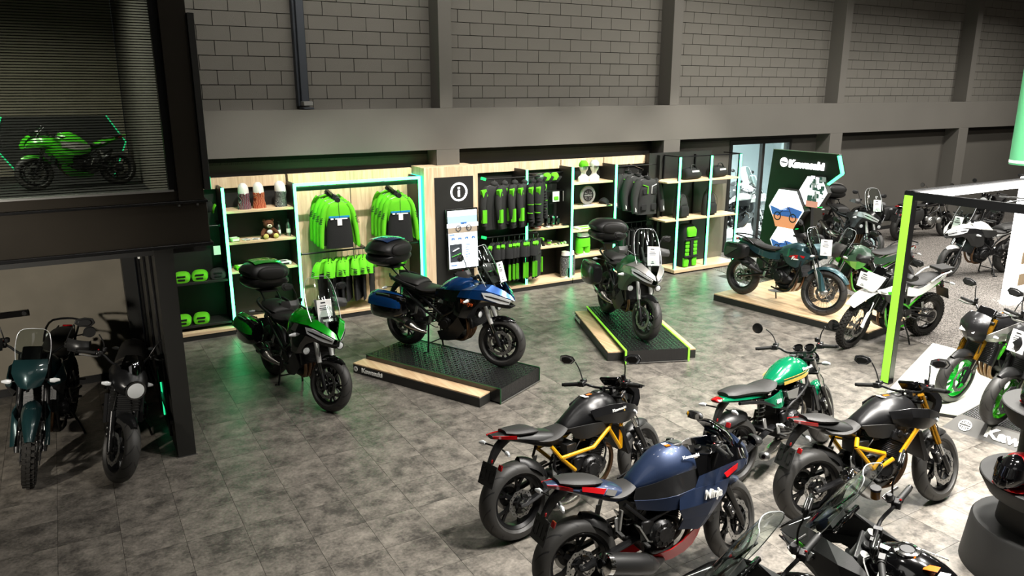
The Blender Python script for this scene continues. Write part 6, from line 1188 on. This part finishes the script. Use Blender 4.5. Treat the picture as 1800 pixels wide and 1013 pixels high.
rp = empty('display_ramp', (8.75, 3.95, 0), radians(-84)); tag(rp, 'black ramp lettered in white under the silver naked motorcycle', 'ramp')
q = MB(mat('ramp_grey', '#4a4946', .5)); q.add([(-.55, -.34, 0), (1.9, -.34, 0), (1.9, -.2, .15), (-.45, -.2, .15), (-.55, .8, 0), (1.9, .8, 0), (1.9, .7, .15), (-.45, .7, .15)], [(0, 1, 2, 3), (4, 7, 6, 5), (0, 3, 7, 4), (1, 5, 6, 2), (3, 2, 6, 7), (0, 4, 5, 1)]); q.build('ramp_body', rp)
q = MB('tread_plate'); q.box((.72, .25, .151), (2.3, .8, .006)); q.build('tread_deck', rp)
n_ = Vector((0, -.15, .14)).normalized(); up = Vector((0, .14, .15)).normalized(); c0 = Vector((-.08, -.272, .078))
text('Kawasaki', .17, 'white_letter', rp, frame(c0+Vector((.33, 0, 0))+n_*.004, (1, 0, 0), up), 'ramp_lettering', bold=.006, width=1.2); emblem('white_letter', .068, .004, rp, frame(c0+Vector((-.26, 0, 0))+n_*.004, (1, 0, 0), up))
# illuminated brand panel with hexagon pictures
bp = empty('brand_panel', (12.3, 10.0, 0)); tag(bp, 'tall black brand panel with green light edge and hexagon pictures', 'display panel')
PO = [(10.85, 0), (10.62, 2.62), (9.10, 2.62), (8.98, 2.28), (9.35, 2.0), (9.6, 1.6), (9.5, 0)]
q = MB(mat('board_black', '#131412', .5)); q.poly([(a-10, b) for a, b in PO], .08, axis=0); q.build('panel_board', bp)
q = MB('steel'); q.bar((-.02, 9.10-10, 2.625), (-.02, 10.62-10, 2.625), .06, .012); q.build('top_trim', bp)
for a, b in (((9.10, 2.60), (8.99, 2.28)), ((8.99, 2.28), (9.36, 1.99))): q = MB('led_panel'); q.bar((-.045, a[0]-10, a[1]), (-.045, b[0]-10, b[1]), .03, .075, (1, 0, 0)); q.build('led_strip', bp)
YD = (0, -1, 0)
text('Kawasaki', .19, 'lit_letter', bp, frame((-.05, -.20, 2.37), YD, (0, 0, 1)), 'panel_lettering', bold=.010, width=1.15, ext=.006); emblem('lit_letter', .09, .01, bp, frame((-.05, .33, 2.39), YD, (0, 0, 1)))
mat('picture_light', (.95, .97, 1), .5, emit=1.25); mat('picture_blue', '#3b62a8', .5, emit=.7); mat('picture_sand', '#d28a62', .5, emit=.8); mat('picture_grey', '#7f8a86', .5, emit=.7); mat('picture_forest', '#35524a', .5, emit=.6); mat('picture_dark', '#23262b', .5, emit=.2); mat('picture_rose', '#c48a78', .5, emit=.8)
def hexa(y, z, s, kind, d=.16):
    r = empty('hexagon_picture', (12.3-d-.05, y, z)); tag(r, {'road': 'large hexagon light box with a blue motorcycle picture', 'forest': 'upper hexagon light box with a forest ride picture', 'low': 'lowest hexagon light box half hidden by the teal motorcycle'}[kind], 'light box')
    H = [(s*cos(radians(60*k)), s*.98*sin(radians(60*k))) for k in range(6)]; q = MB('black_panel'); q.poly(H, d, axis=0); q.build('box_body', r, loc=(d/2, 0, 0)); q = MB('picture_light'); q.poly([(a*.96, b*.96) for a, b in H], .006, axis=0); pic = q.build('picture', r, loc=(-.004, 0, 0))
    for a, b in ((5, 4), (5, 0)): q = MB('led_dim'); q.bar((d*.6, H[a][0]*1.01, H[a][1]*1.01), (d*.6, H[b][0]*1.01, H[b][1]*1.01), .02, d*.5, (1, 0, 0)); q.build('side_light', r)
    q = MB('picture_grey')
    if kind == 'forest':
        for i in range(70):
            q.mat(random.choice(['picture_forest', 'picture_grey', 'picture_light'])); a, b = random.uniform(-.5, .4)*s, random.uniform(-.5, .75)*s; q.box((-.009-random.random()*.002, a-.05, b), (.002, random.uniform(.03, .1), random.uniform(.03, .12)))
        q.mat('picture_rose').box((-.009, 0, -.72*s), (.002, .8*s, .12))
    else:
        q.mat('picture_sand').add([(-.008, -.5*s, -.86*s), (-.008, .5*s, -.86*s), (-.008, .72*s, -.35*s), (-.008, -.72*s, -.35*s)], [(0, 1, 2, 3)]); q.mat('picture_blue').add([(-.008, -.72*s, -.35*s), (-.008, .72*s, -.35*s), (-.008, .88*s, .05*s), (-.008, .3*s, -.08*s), (-.008, -.2*s, .1*s), (-.008, -.9*s, -.02*s)], [(0, 1, 2, 3, 4, 5)])
        q.mat('picture_dark')
        for yy in (.42*s, -.42*s): q.lathe([(.2*s, 0), (.2*s, .004), (.15*s, .004), (.15*s, 0)], 20, c=(-.014, yy, -.38*s), ax='x', closed=True)
        for a, b in (((.42, -.38), (.15, -.1)), ((-.42, -.38), (-.2, 0)), ((.3, -.15), (-.25, -.1)), ((.15, -.35), (-.2, -.3)), ((-.2, 0), (-.1, .1))): q.bar((-.012, a[0]*s, a[1]*s), (-.012, b[0]*s, b[1]*s), .004, .07*s, (1, 0, 0))
        q.mat('picture_light').bar((-.014, .3*s, -.08*s), (-.014, -.05*s, -.02*s), .004, .08*s, (1, 0, 0))
    q.build('picture_print', pic)
hexa(10.04, 1.52, .44, 'road'); hexa(9.50, 1.91, .33, 'forest', .10); hexa(10.02, .86, .36, 'low')
# lit portal
PZ = 2.54; po = empty('light_portal', (9.07, 5.63, 0)); tag(po, 'black portal frame with lime post face and white light bars', 'light frame')
bx('post', (-.06, -.05, 0), (.04, .07, PZ), 'satin_black', po); bx('lime_face', (-.068, -.042, .02), (-.06, .062, PZ-.05), 'lime_tape_glow', po)
bx('beam', (-.06, -3.6, PZ-.10), (.0, .06, PZ), 'satin_black', po); bx('beam', (-.06, .0, PZ-.08), (4.6, .06, PZ+.01), 'satin_black', po); bx('beam', (4.55, -3.6, PZ-.10), (4.62, .06, PZ), 'satin_black', po)
bx('light_bar', (.10, -.06, PZ-.10), (4.5, -.0, PZ-.02), 'led_white', po); bx('inner_board', (.0, -.5, PZ-.015), (4.55, .0, PZ), 'oak_board', po) if 0 else None
bx('light_bar', (.02, -.30, PZ-.06), (.34, -.05, PZ-.04), 'led_white', po)
bx('post', (4.55, -.04, 0), (4.65, .07, PZ), 'satin_black', po)
q = MB('steel'); q.bar((2.0, -.0, PZ-.2), (2.2, -.6, PZ-.2), .02, .02); q.bar((.9, -.4, PZ-.2), (4.5, -.4, PZ-.17), .015, .015); q.build('cross_bar', po)
lp = empty('light_column', (14.48, 6.92, 0)); tag(lp, 'bright white light column with oak inserts at the right picture edge', 'light column')
bx('column_light', (-.09, -.09, 0), (.30, .09, 2.3), 'led_white', lp)
for z in (.35, .75, 1.15): bx('oak_insert', (.02, -.10, z), (.26, -.09, z+.22), 'oak_board', lp)
gp_ = MB(mat('banner_green', '#4f9a6c', .6)); gp_.loft([(0, 0, -.2, .2, .25, 1, 1, 2), (1.5, 0, -.2, .2, .25, 1, 1, 2)], 20, 1, 'z'); o = gp_.build('round_pendant', loc=(9.72, 4.66, 2.92)); tag(o, 'green round pendant hanging above the light portal at the right edge', 'pendant'); MB('white_letter').loft([(.02, 0, -.203, .203, .253, 1, 1, 2), (.05, 0, -.203, .203, .253, 1, 1, 2)], 20, 1, 'z').build('pendant_band', o)
# helmet stand
hs = empty('helmet_stand', (6.36, 2.50, 0)); tag(hs, 'round tiered black helmet stand with white vertical lettering', 'display stand'); HC = 'matte_black'
q = MB(HC); q.lathe([(0, 0), (.54, 0), (.50, .38), (.485, .40), (0, .40)], 48, ax='z'); q.build('base_drum', hs); q = MB(HC); q.lathe([(0, .40), (.33, .40), (.30, .74), (.26, .86), (.26, 1.40), (0, 1.40)], 32, ax='z'); q.build('column', hs)
for z, r in ((.79, .49), (1.40, .42)): q = MB(HC); q.lathe([(0, z-.14), (r*.86, z-.14), (r, z-.02), (r, z), (r*.985, z+.006), (0, z+.006)], 48, ax='z'); q.build('display_tier', hs)
text('Kawasaki', .14, 'white_letter', hs, frame((-.262*.9, -.262*.44, 1.12), (0, 0, 1), (.44, -.9, 0)), 'column_lettering', bold=.004); 
def helmet(x, y, z, rz, base, accents, label, txt=None):
    r = empty('helmet', (x, y, z), radians(rz)); tag(r, label, 'helmet'); q = MB(base); q.loft([(-.145, 0, .07, .18, .05, 1, 1, 2), (-.12, 0, .02, .23, .10, 1, 1, 2.1), (-.04, 0, 0, .265, .125, .9, .95, 2.2), (.05, 0, 0, .255, .12, .88, .95, 2.2), (.11, 0, .0, .20, .10, .85, .9, 2.2), (.155, 0, .02, .13, .065, .8, .9, 2.1)], 26, 5); s = q.build('helmet_shell', r)
    q = MB('smoke_screen' if 0 else 'gloss_black'); q.grid([[(.02, yy*.128, .13-.0), (.10, yy*.112, .125), (.155, yy*.05, .12), (.162, 0, .12)][::1]+[] for yy in (1,)]+[[(.02, .124, .205), (.09, .105, .205), (.135, .05, .20), (.142, 0, .20)]], .004, 3); q.grid([[(.02, -.128, .13), (.10, -.112, .125), (.155, -.05, .12), (.162, 0, .12)], [(.02, -.124, .205), (.09, -.105, .205), (.135, -.05, .20), (.142, 0, .20)]], .004, 3); q.build('visor', r)
    for k, (m, c, d, rot) in enumerate(accents): q = MB(m); q.ball(c, 1, 16, 10, d); q.build('helmet_graphic', s)
    q = MB('red_paint'); q.loft([(-.02, 0, -.004, .03, .127, 1, 1, 2.4), (.06, 0, -.004, .03, .12, 1, 1, 2.4), (.13, 0, .01, .035, .085, 1, 1, 2.2)], 20, 3); q.build('lower_trim', s)
    if txt:
        for s_ in (1, -1): bx('logo_patch', (-.055, s_*.134-.003, .028), (.055, s_*.134+.003, .066), 'red_paint', s); text(txt, .036, 'white_letter', s, frame((.0, s_*.1395, .047), (-s_, 0, 0), (0, 0, 1)), 'helmet_lettering', bold=.001)
    q = MB('chrome'); q.ball((.0, .128, .13), .014, 10, 6, (1, .4, 1)); q.ball((.0, -.128, .13), .014, 10, 6, (1, .4, 1)); q.build('visor_pivot', r); return r
mat('helmet_yellow', '#c9d83a', .2, coat=1); mat('helmet_blue', '#1536a0', .2, coat=1)
helmet(6.25, 2.62, 1.408, 165, 'gloss_black', [('helmet_yellow', (-.02, 0, .19), (.11, .10, .08), 0), ('white_plastic', (.06, 0, .06), (.08, .115, .03), 0), ('red_paint', (-.05, 0, .1), (.085, .122, .03), 0)], 'yellow, red and black racing helmet on the upper tier')
helmet(6.00, 2.60, .798, 165, 'gloss_black', [('red_paint', (-.04, 0, .205), (.115, .108, .066), 0), ('helmet_blue', (-.075, 0, .155), (.085, .120, .05), 0), ('white_plastic', (.07, 0, .08), (.06, .108, .03), 0)], 'red, blue and black racing helmet with red patch on the lower tier', 'Lenovo')
# ------------------------------------------------------------------ motorcycles
from_pt = Vector
def T4(B): return Matrix.LocRotScale(B.location, B.rotation_euler, None)
B, F, R, S = bike('green touring motorcycle with top case and side cases on the dark floor', 'tourer', 2.27, 9.28, 0, -80, 1.48, lean=-4, steer=16, paint='green_paint', lid='green_paint', fend='gloss_black', lower='gloss_black', side='gloss_black', header='header', forkm='fork_silver', cstand=True)
card(B, (F-.075, -.03, 1.12), (0, 1, 0), (-.25, 0, 1), .17, .24, 'white price card on the windscreen of the green touring motorcycle')
B, F, R, S = bike('blue touring motorcycle with cases on the tread-plate platform', 'tourer', 4.33, 9.03, .205, -64, 1.50, lean=0, steer=14, paint='blue_paint', lid='blue_paint', tank='blue_paint', side='blue_paint', lower='gloss_black', logo='Versys', logom='orange', cstand=True, sstand=False)
card(B, (F-.045, .07, 1.15), (0, 1, 0), (-.3, 0, 1), .12, .24, 'white price card on the windscreen of the blue touring motorcycle')
B, F, R, S = bike('dark grey touring motorcycle with cases on the lime-edged platform', 'tourer', 7.24, 8.90, .205, -106, 1.36, lean=-4, steer=10, paint='silver_paint', lid=None, tank='dark_green_metal', side='silver_paint', lower='olive_paint', tail='graphite_paint', eng='twin', pipes=2, ws='clear_screen', casem='graphite_paint', forkm='fork_silver', fend='graphite_paint')
card(B, (F-.06, .03, 1.13), (0, 1, 0), (-.25, 0, 1), .17, .25, 'white price card on the windscreen of the grey touring motorcycle')
B, F, R, S = bike('teal adventure motorcycle with side cases on the oak platform', 'adv', 10.52, 8.72, .13, -86, 1.50, lean=-5, steer=14, paint='teal_paint', graphic='red_paint', shroud2='teal_paint', sidem='teal_paint', ws='clear_screen', cases=1, casetrim=1, fend='teal_paint', guards='teal_paint', forkm='satin_black', flow='alu', mufm='matte_black', eng='twin', txt='KLE', bash=1, rackm='satin_black', guard='black_plastic', calip=1, crash=1)
card(B, (F-.02, -.08, 1.03), (.55, .83, 0), (-.2, 0, 1), .17, .24, 'white price card on the teal adventure motorcycle')
B, F, R, S = bike('white dual-sport motorcycle with knobbly tyres beside the lime post', 'adv', 10.62, 6.72, 0, 174, 1.40, lean=-6, steer=12, paint='white_paint', tank='graphite_paint', knob=True, ws=None, mask=1, high=1, frame='kawa_green', flabel='bright green frame', maskm='white_paint', rackm='white_plastic', rackpad=1, guards='white_paint', usd=True, forkm='gloss_black', eng='single', txt='KLX', txtm='kawa_green', graphic='kawa_green', sidem='white_paint', swm='satin_black', guard='black_plastic')
card(B, (F-.03, .0, .98), (0, 1, 0), (-.15, 0, 1), .2, .2, 'white price card on the front of the white dual-sport motorcycle')
B, F, R, S = bike('green and grey adventure motorcycle behind the teal one', 'adv', 12.2, 8.35, 0, 168, 1.5, lean=-5, steer=10, paint='grey_paint', sidem='olive_paint', tank='olive_paint', shroud='olive_paint', shroud2='kawa_green', frame='kawa_green', flabel='bright green frame', ws='clear_screen', fend='grey_paint', rackm='satin_black', txt=None)
B, F, R, S = bike('black touring motorcycle with silver-lidded top case against the back wall', 'tourer', 16.0, 11.35, 0, -113, 1.55, lean=-4, steer=12, paint='gloss_black', lid='silver_paint', tank='gloss_black', side='silver_paint', lower='black_plastic', cases=0, casem='gloss_black', fog=1)
card(B, (F-.05, 0, 1.12), (0, 1, 0), (-.25, 0, 1), .17, .24, 'white price card on the black touring motorcycle by the back wall')
B, F, R, S = bike('white and black road motorcycle on the carpet at the right', 'tourer', 16.3, 8.50, 0, 166, 1.40, lean=0, steer=10, paint='white_paint', tank='white_paint', side='graphite_paint', lower='matte_black', cases=0, top=0, fend='white_paint', ws='clear_screen', usd=False, forkm='fork_silver', guard=None, fog=0, cstand=True, eng='twin', pipes=2, tail='white_paint', belly=0)
card(B, (F-.04, .03, 1.02), (0, 1, 0), (-.25, 0, 1), .19, .27, 'white price card on the white and black road motorcycle')
B, F, R, S = bike('black boxer-engined motorcycle with a side case near the back wall', 'retro', 19.2, 11.5, 0, -6, 1.5, lean=-3, steer=5, paint='gloss_black', eng='boxer', header='chrome', rim='s6', fend='gloss_black', lampm='chrome', ecov='alu'); side_case(B, R, .62, .22, m='matte_black', lid=None, L=.5, H=.34, W=.2)
for k, (x, y, hd, st, kw, lab) in enumerate(((21.5, 11.2, -170, 'retro', dict(paint='gloss_black', lampm='chrome'), 'black round-lamp motorcycle in the far right row'), (23.9, 11.3, -165, 'naked', dict(tank='graphite_paint', shroud='graphite_paint', frame='satin_black', gu=1), 'dark naked motorcycle in the far right row'), (19.5, 8.9, 178, 'naked', dict(tank='gloss_black', shroud='gloss_black', frame='satin_black'), 'black naked motorcycle behind the white one'), (17.5, 6.95, 176, 'naked', dict(tank='gloss_black', shroud='graphite_paint', frame='satin_black'), 'black naked motorcycle partly behind the light column'), (26.0, 10.6, -165, 'retro', dict(paint='red_paint', lampm='chrome'), 'red round-lamp motorcycle at the end of the far row'), (28.2, 11.0, -165, 'tourer', dict(paint='gloss_black', cases=0, top=0, eng='twin', pipes=2), 'black faired motorcycle at the end of the far row'))):
    kw.pop('gu', None); bike(lab, st, x, y, 0, hd, 1.45, lean=-5, steer=8, **kw)
B, F, R, S = bike('black naked motorcycle with green front wheel on the pale platform', 'naked', 9.82, 4.66, .06, 172, 1.46, lean=-3, steer=6, tank='graphite_paint', shroud='silver_paint', cowl='graphite_paint', frame='kawa_green', flabel='bright green frame', rimm='rim_green_glow', usd=True, forkm='gold_fork', muf='side', eng='four', pipes=4, wide=1.05, trellis=1, fr=.302)
card(B, (F-.09, .0, .93), (0, 1, 0), (-.55, 0, .8), .17, .24, 'white price card on the naked motorcycle with the green wheel')
B, F, R, S = bike('silver naked motorcycle on the lettered black ramp', 'naked', 9.38, 3.92, .15, 172, 1.44, lean=-3, steer=8, tank='silver_paint', shroud='silver_paint', cowl='graphite_paint', frame='kawa_green', rimm='kawa_green', usd=True, forkm='dark_alu', muf='side', eng='four', pipes=4)
card(B, (F-.03, .02, .90), (0, 1, 0), (-.15, 0, 1), .16, .22, 'white price card on the silver naked motorcycle')
bike('black naked motorcycle with gold frame and green glint beside the blue sport bike', 'naked', 3.73, 5.07, 0, 5, 1.36, lean=-7, steer=16, tank='satin_black', shroud='satin_black', frame='gold_frame', flabel='gold trellis frame', logo=1, stripe='gold_stripe')
bike('navy blue sport motorcycle with red belly cowl', 'sport', 3.65, 3.95, 0, -6, 1.33, lean=-7, steer=22, paint='navy_paint', accent='red_paint', name='Ninja', paint2='gloss_black')
bike('green retro motorcycle with yellow tank stripe', 'retro', 6.08, 4.84, 0, 7, 1.42, lean=-7, steer=16, paint='rs_green', stripe='gold_stripe', num='650', badge=1, logo=1, header='exhaust')
bike('black naked motorcycle with gold frame at the centre right', 'naked', 6.05, 3.73, 0, -14, 1.28, lean=-7, steer=18, tank='satin_black', shroud='satin_black', frame='gold_frame', flabel='gold frame tubes', trellis=0, fr_r=.018, wide=1.1, eng='four', pipes=4, muf='canister', usd=True, forkm='gold_fork', rw=.18)
bike('black cafe racer with bikini fairing under the mezzanine', 'retro', 0.18, 8.66, 0, -98, 1.42, lean=-9, steer=24, paint='satin_black', cowl=1, gaiter=True, flow='satin_black', fend='satin_black', fw=.135, eng='twin', bw=.40)
bike('dark teal adventure motorcycle with knobbly tyre at the left edge', 'adv', -.50, 9.05, 0, -101, 1.50, scale=1.15, lean=-5, steer=10, paint='dark_teal', knob=True, ws='clear_screen', fend='dark_teal', guards='dark_teal', usd=True, forkm='satin_black', frame='satin_black', guard='black_plastic', calip=2, discs=2, bash=0)
bike('lime green superbike standing upstairs behind the ribbed window', 'sport', .18, 14.0, 2.25, 192, 1.36, scale=.88, lean=0, steer=0, paint='kawa_green', nose='kawa_green', accent='kawa_green', paint2='kawa_green', mid='silver_paint', mufm='steel', fend='kawa_green', plate=0, wsm='clear_screen', stand=False)
B, F, R, S = bike('black sport touring motorcycle with clear screen at the bottom edge', 'tourer', 4.12, 2.02, 0, 103, 1.44, lean=-5, steer=14, paint='matte_black', tank='gloss_black', side='matte_black', lower='matte_black', cases=0, top=0, ws='clear_screen', guard=None, fog=0, belly=0, pipes=4)
tank_logo(B, 'Kawasaki', F-.56, .172, .965, .05, tilt=.9)
k = MB('chrome'); k.lathe([(.045, -.004), (.045, .010), (.062, .006), (.066, -.006)], 28, c=(F-.52, 0, 1.05), ax='z', closed=True); k.build('fuel_cap_ring', B)
k = MB('orange_lens'); k.box((F-.66, .05, 1.035), (.07, .05, .003), Matrix.Rotation(.25, 3, 'Y')); k.mat('white_letter').box((F-.72, .05, 1.022), (.05, .05, .003), Matrix.Rotation(.25, 3, 'Y')); k.box((F-.42, .04, 1.04), (.05, .035, .003)); k.build('warning_sticker', B)
k = MB(mat('amber_fluid', '#8a5a14', .2), S); k.cyl((F-.31, -.24, 1.13), (F-.31, -.24, 1.185), .026, 16); o = k.build('brake_fluid_reservoir', B); MB('satin_black', S).cyl((F-.31, -.24, 1.185), (F-.31, -.24, 1.20), .03, 18).build('reservoir_cap', o)
k = MB('kawa_green'); k.grid([[(F-.06, .202, .955), (F+.02, .165, .945)], [(F-.10, .222, .93), (F+.0, .185, .925)]], .006); k.build('green_accent', B)
bike('black sport touring motorcycle cropped by the bottom edge with a clear screen', 'tourer', 3.18, 1.95, 0, 104, 1.44, lean=-5, steer=14, paint='black_plastic', tank='black_plastic', lower='black_plastic', cases=0, top=0, ws='clear_screen', guard=None, fog=0, belly=0)
for x, y, z, hd, lab in ((14.3, 15.6, 0, -60, 'grey scooter-like motorcycle in the white room, left of the door post'), (17.2, 16.4, 0, -95, 'grey motorcycle seen end-on in the white room')): bike(lab, 'tourer', x, y, z, hd, 1.5, lean=-3, steer=8, paint='silver_paint', tank='graphite_paint', lower='graphite_paint', side='graphite_paint', cases=0, top=0, fog=0, guard=None, eng='twin', pipes=2)
bike('silver motorcycle standing directly behind the sliding door', 'tourer', 15.1, 14.1, 0, -15, 1.4, lean=-3, steer=8, paint='silver_paint', tank='silver_paint', lower='graphite_paint', side='silver_paint', cases=0, top=0, fog=0, guard=None, eng='twin', pipes=2)
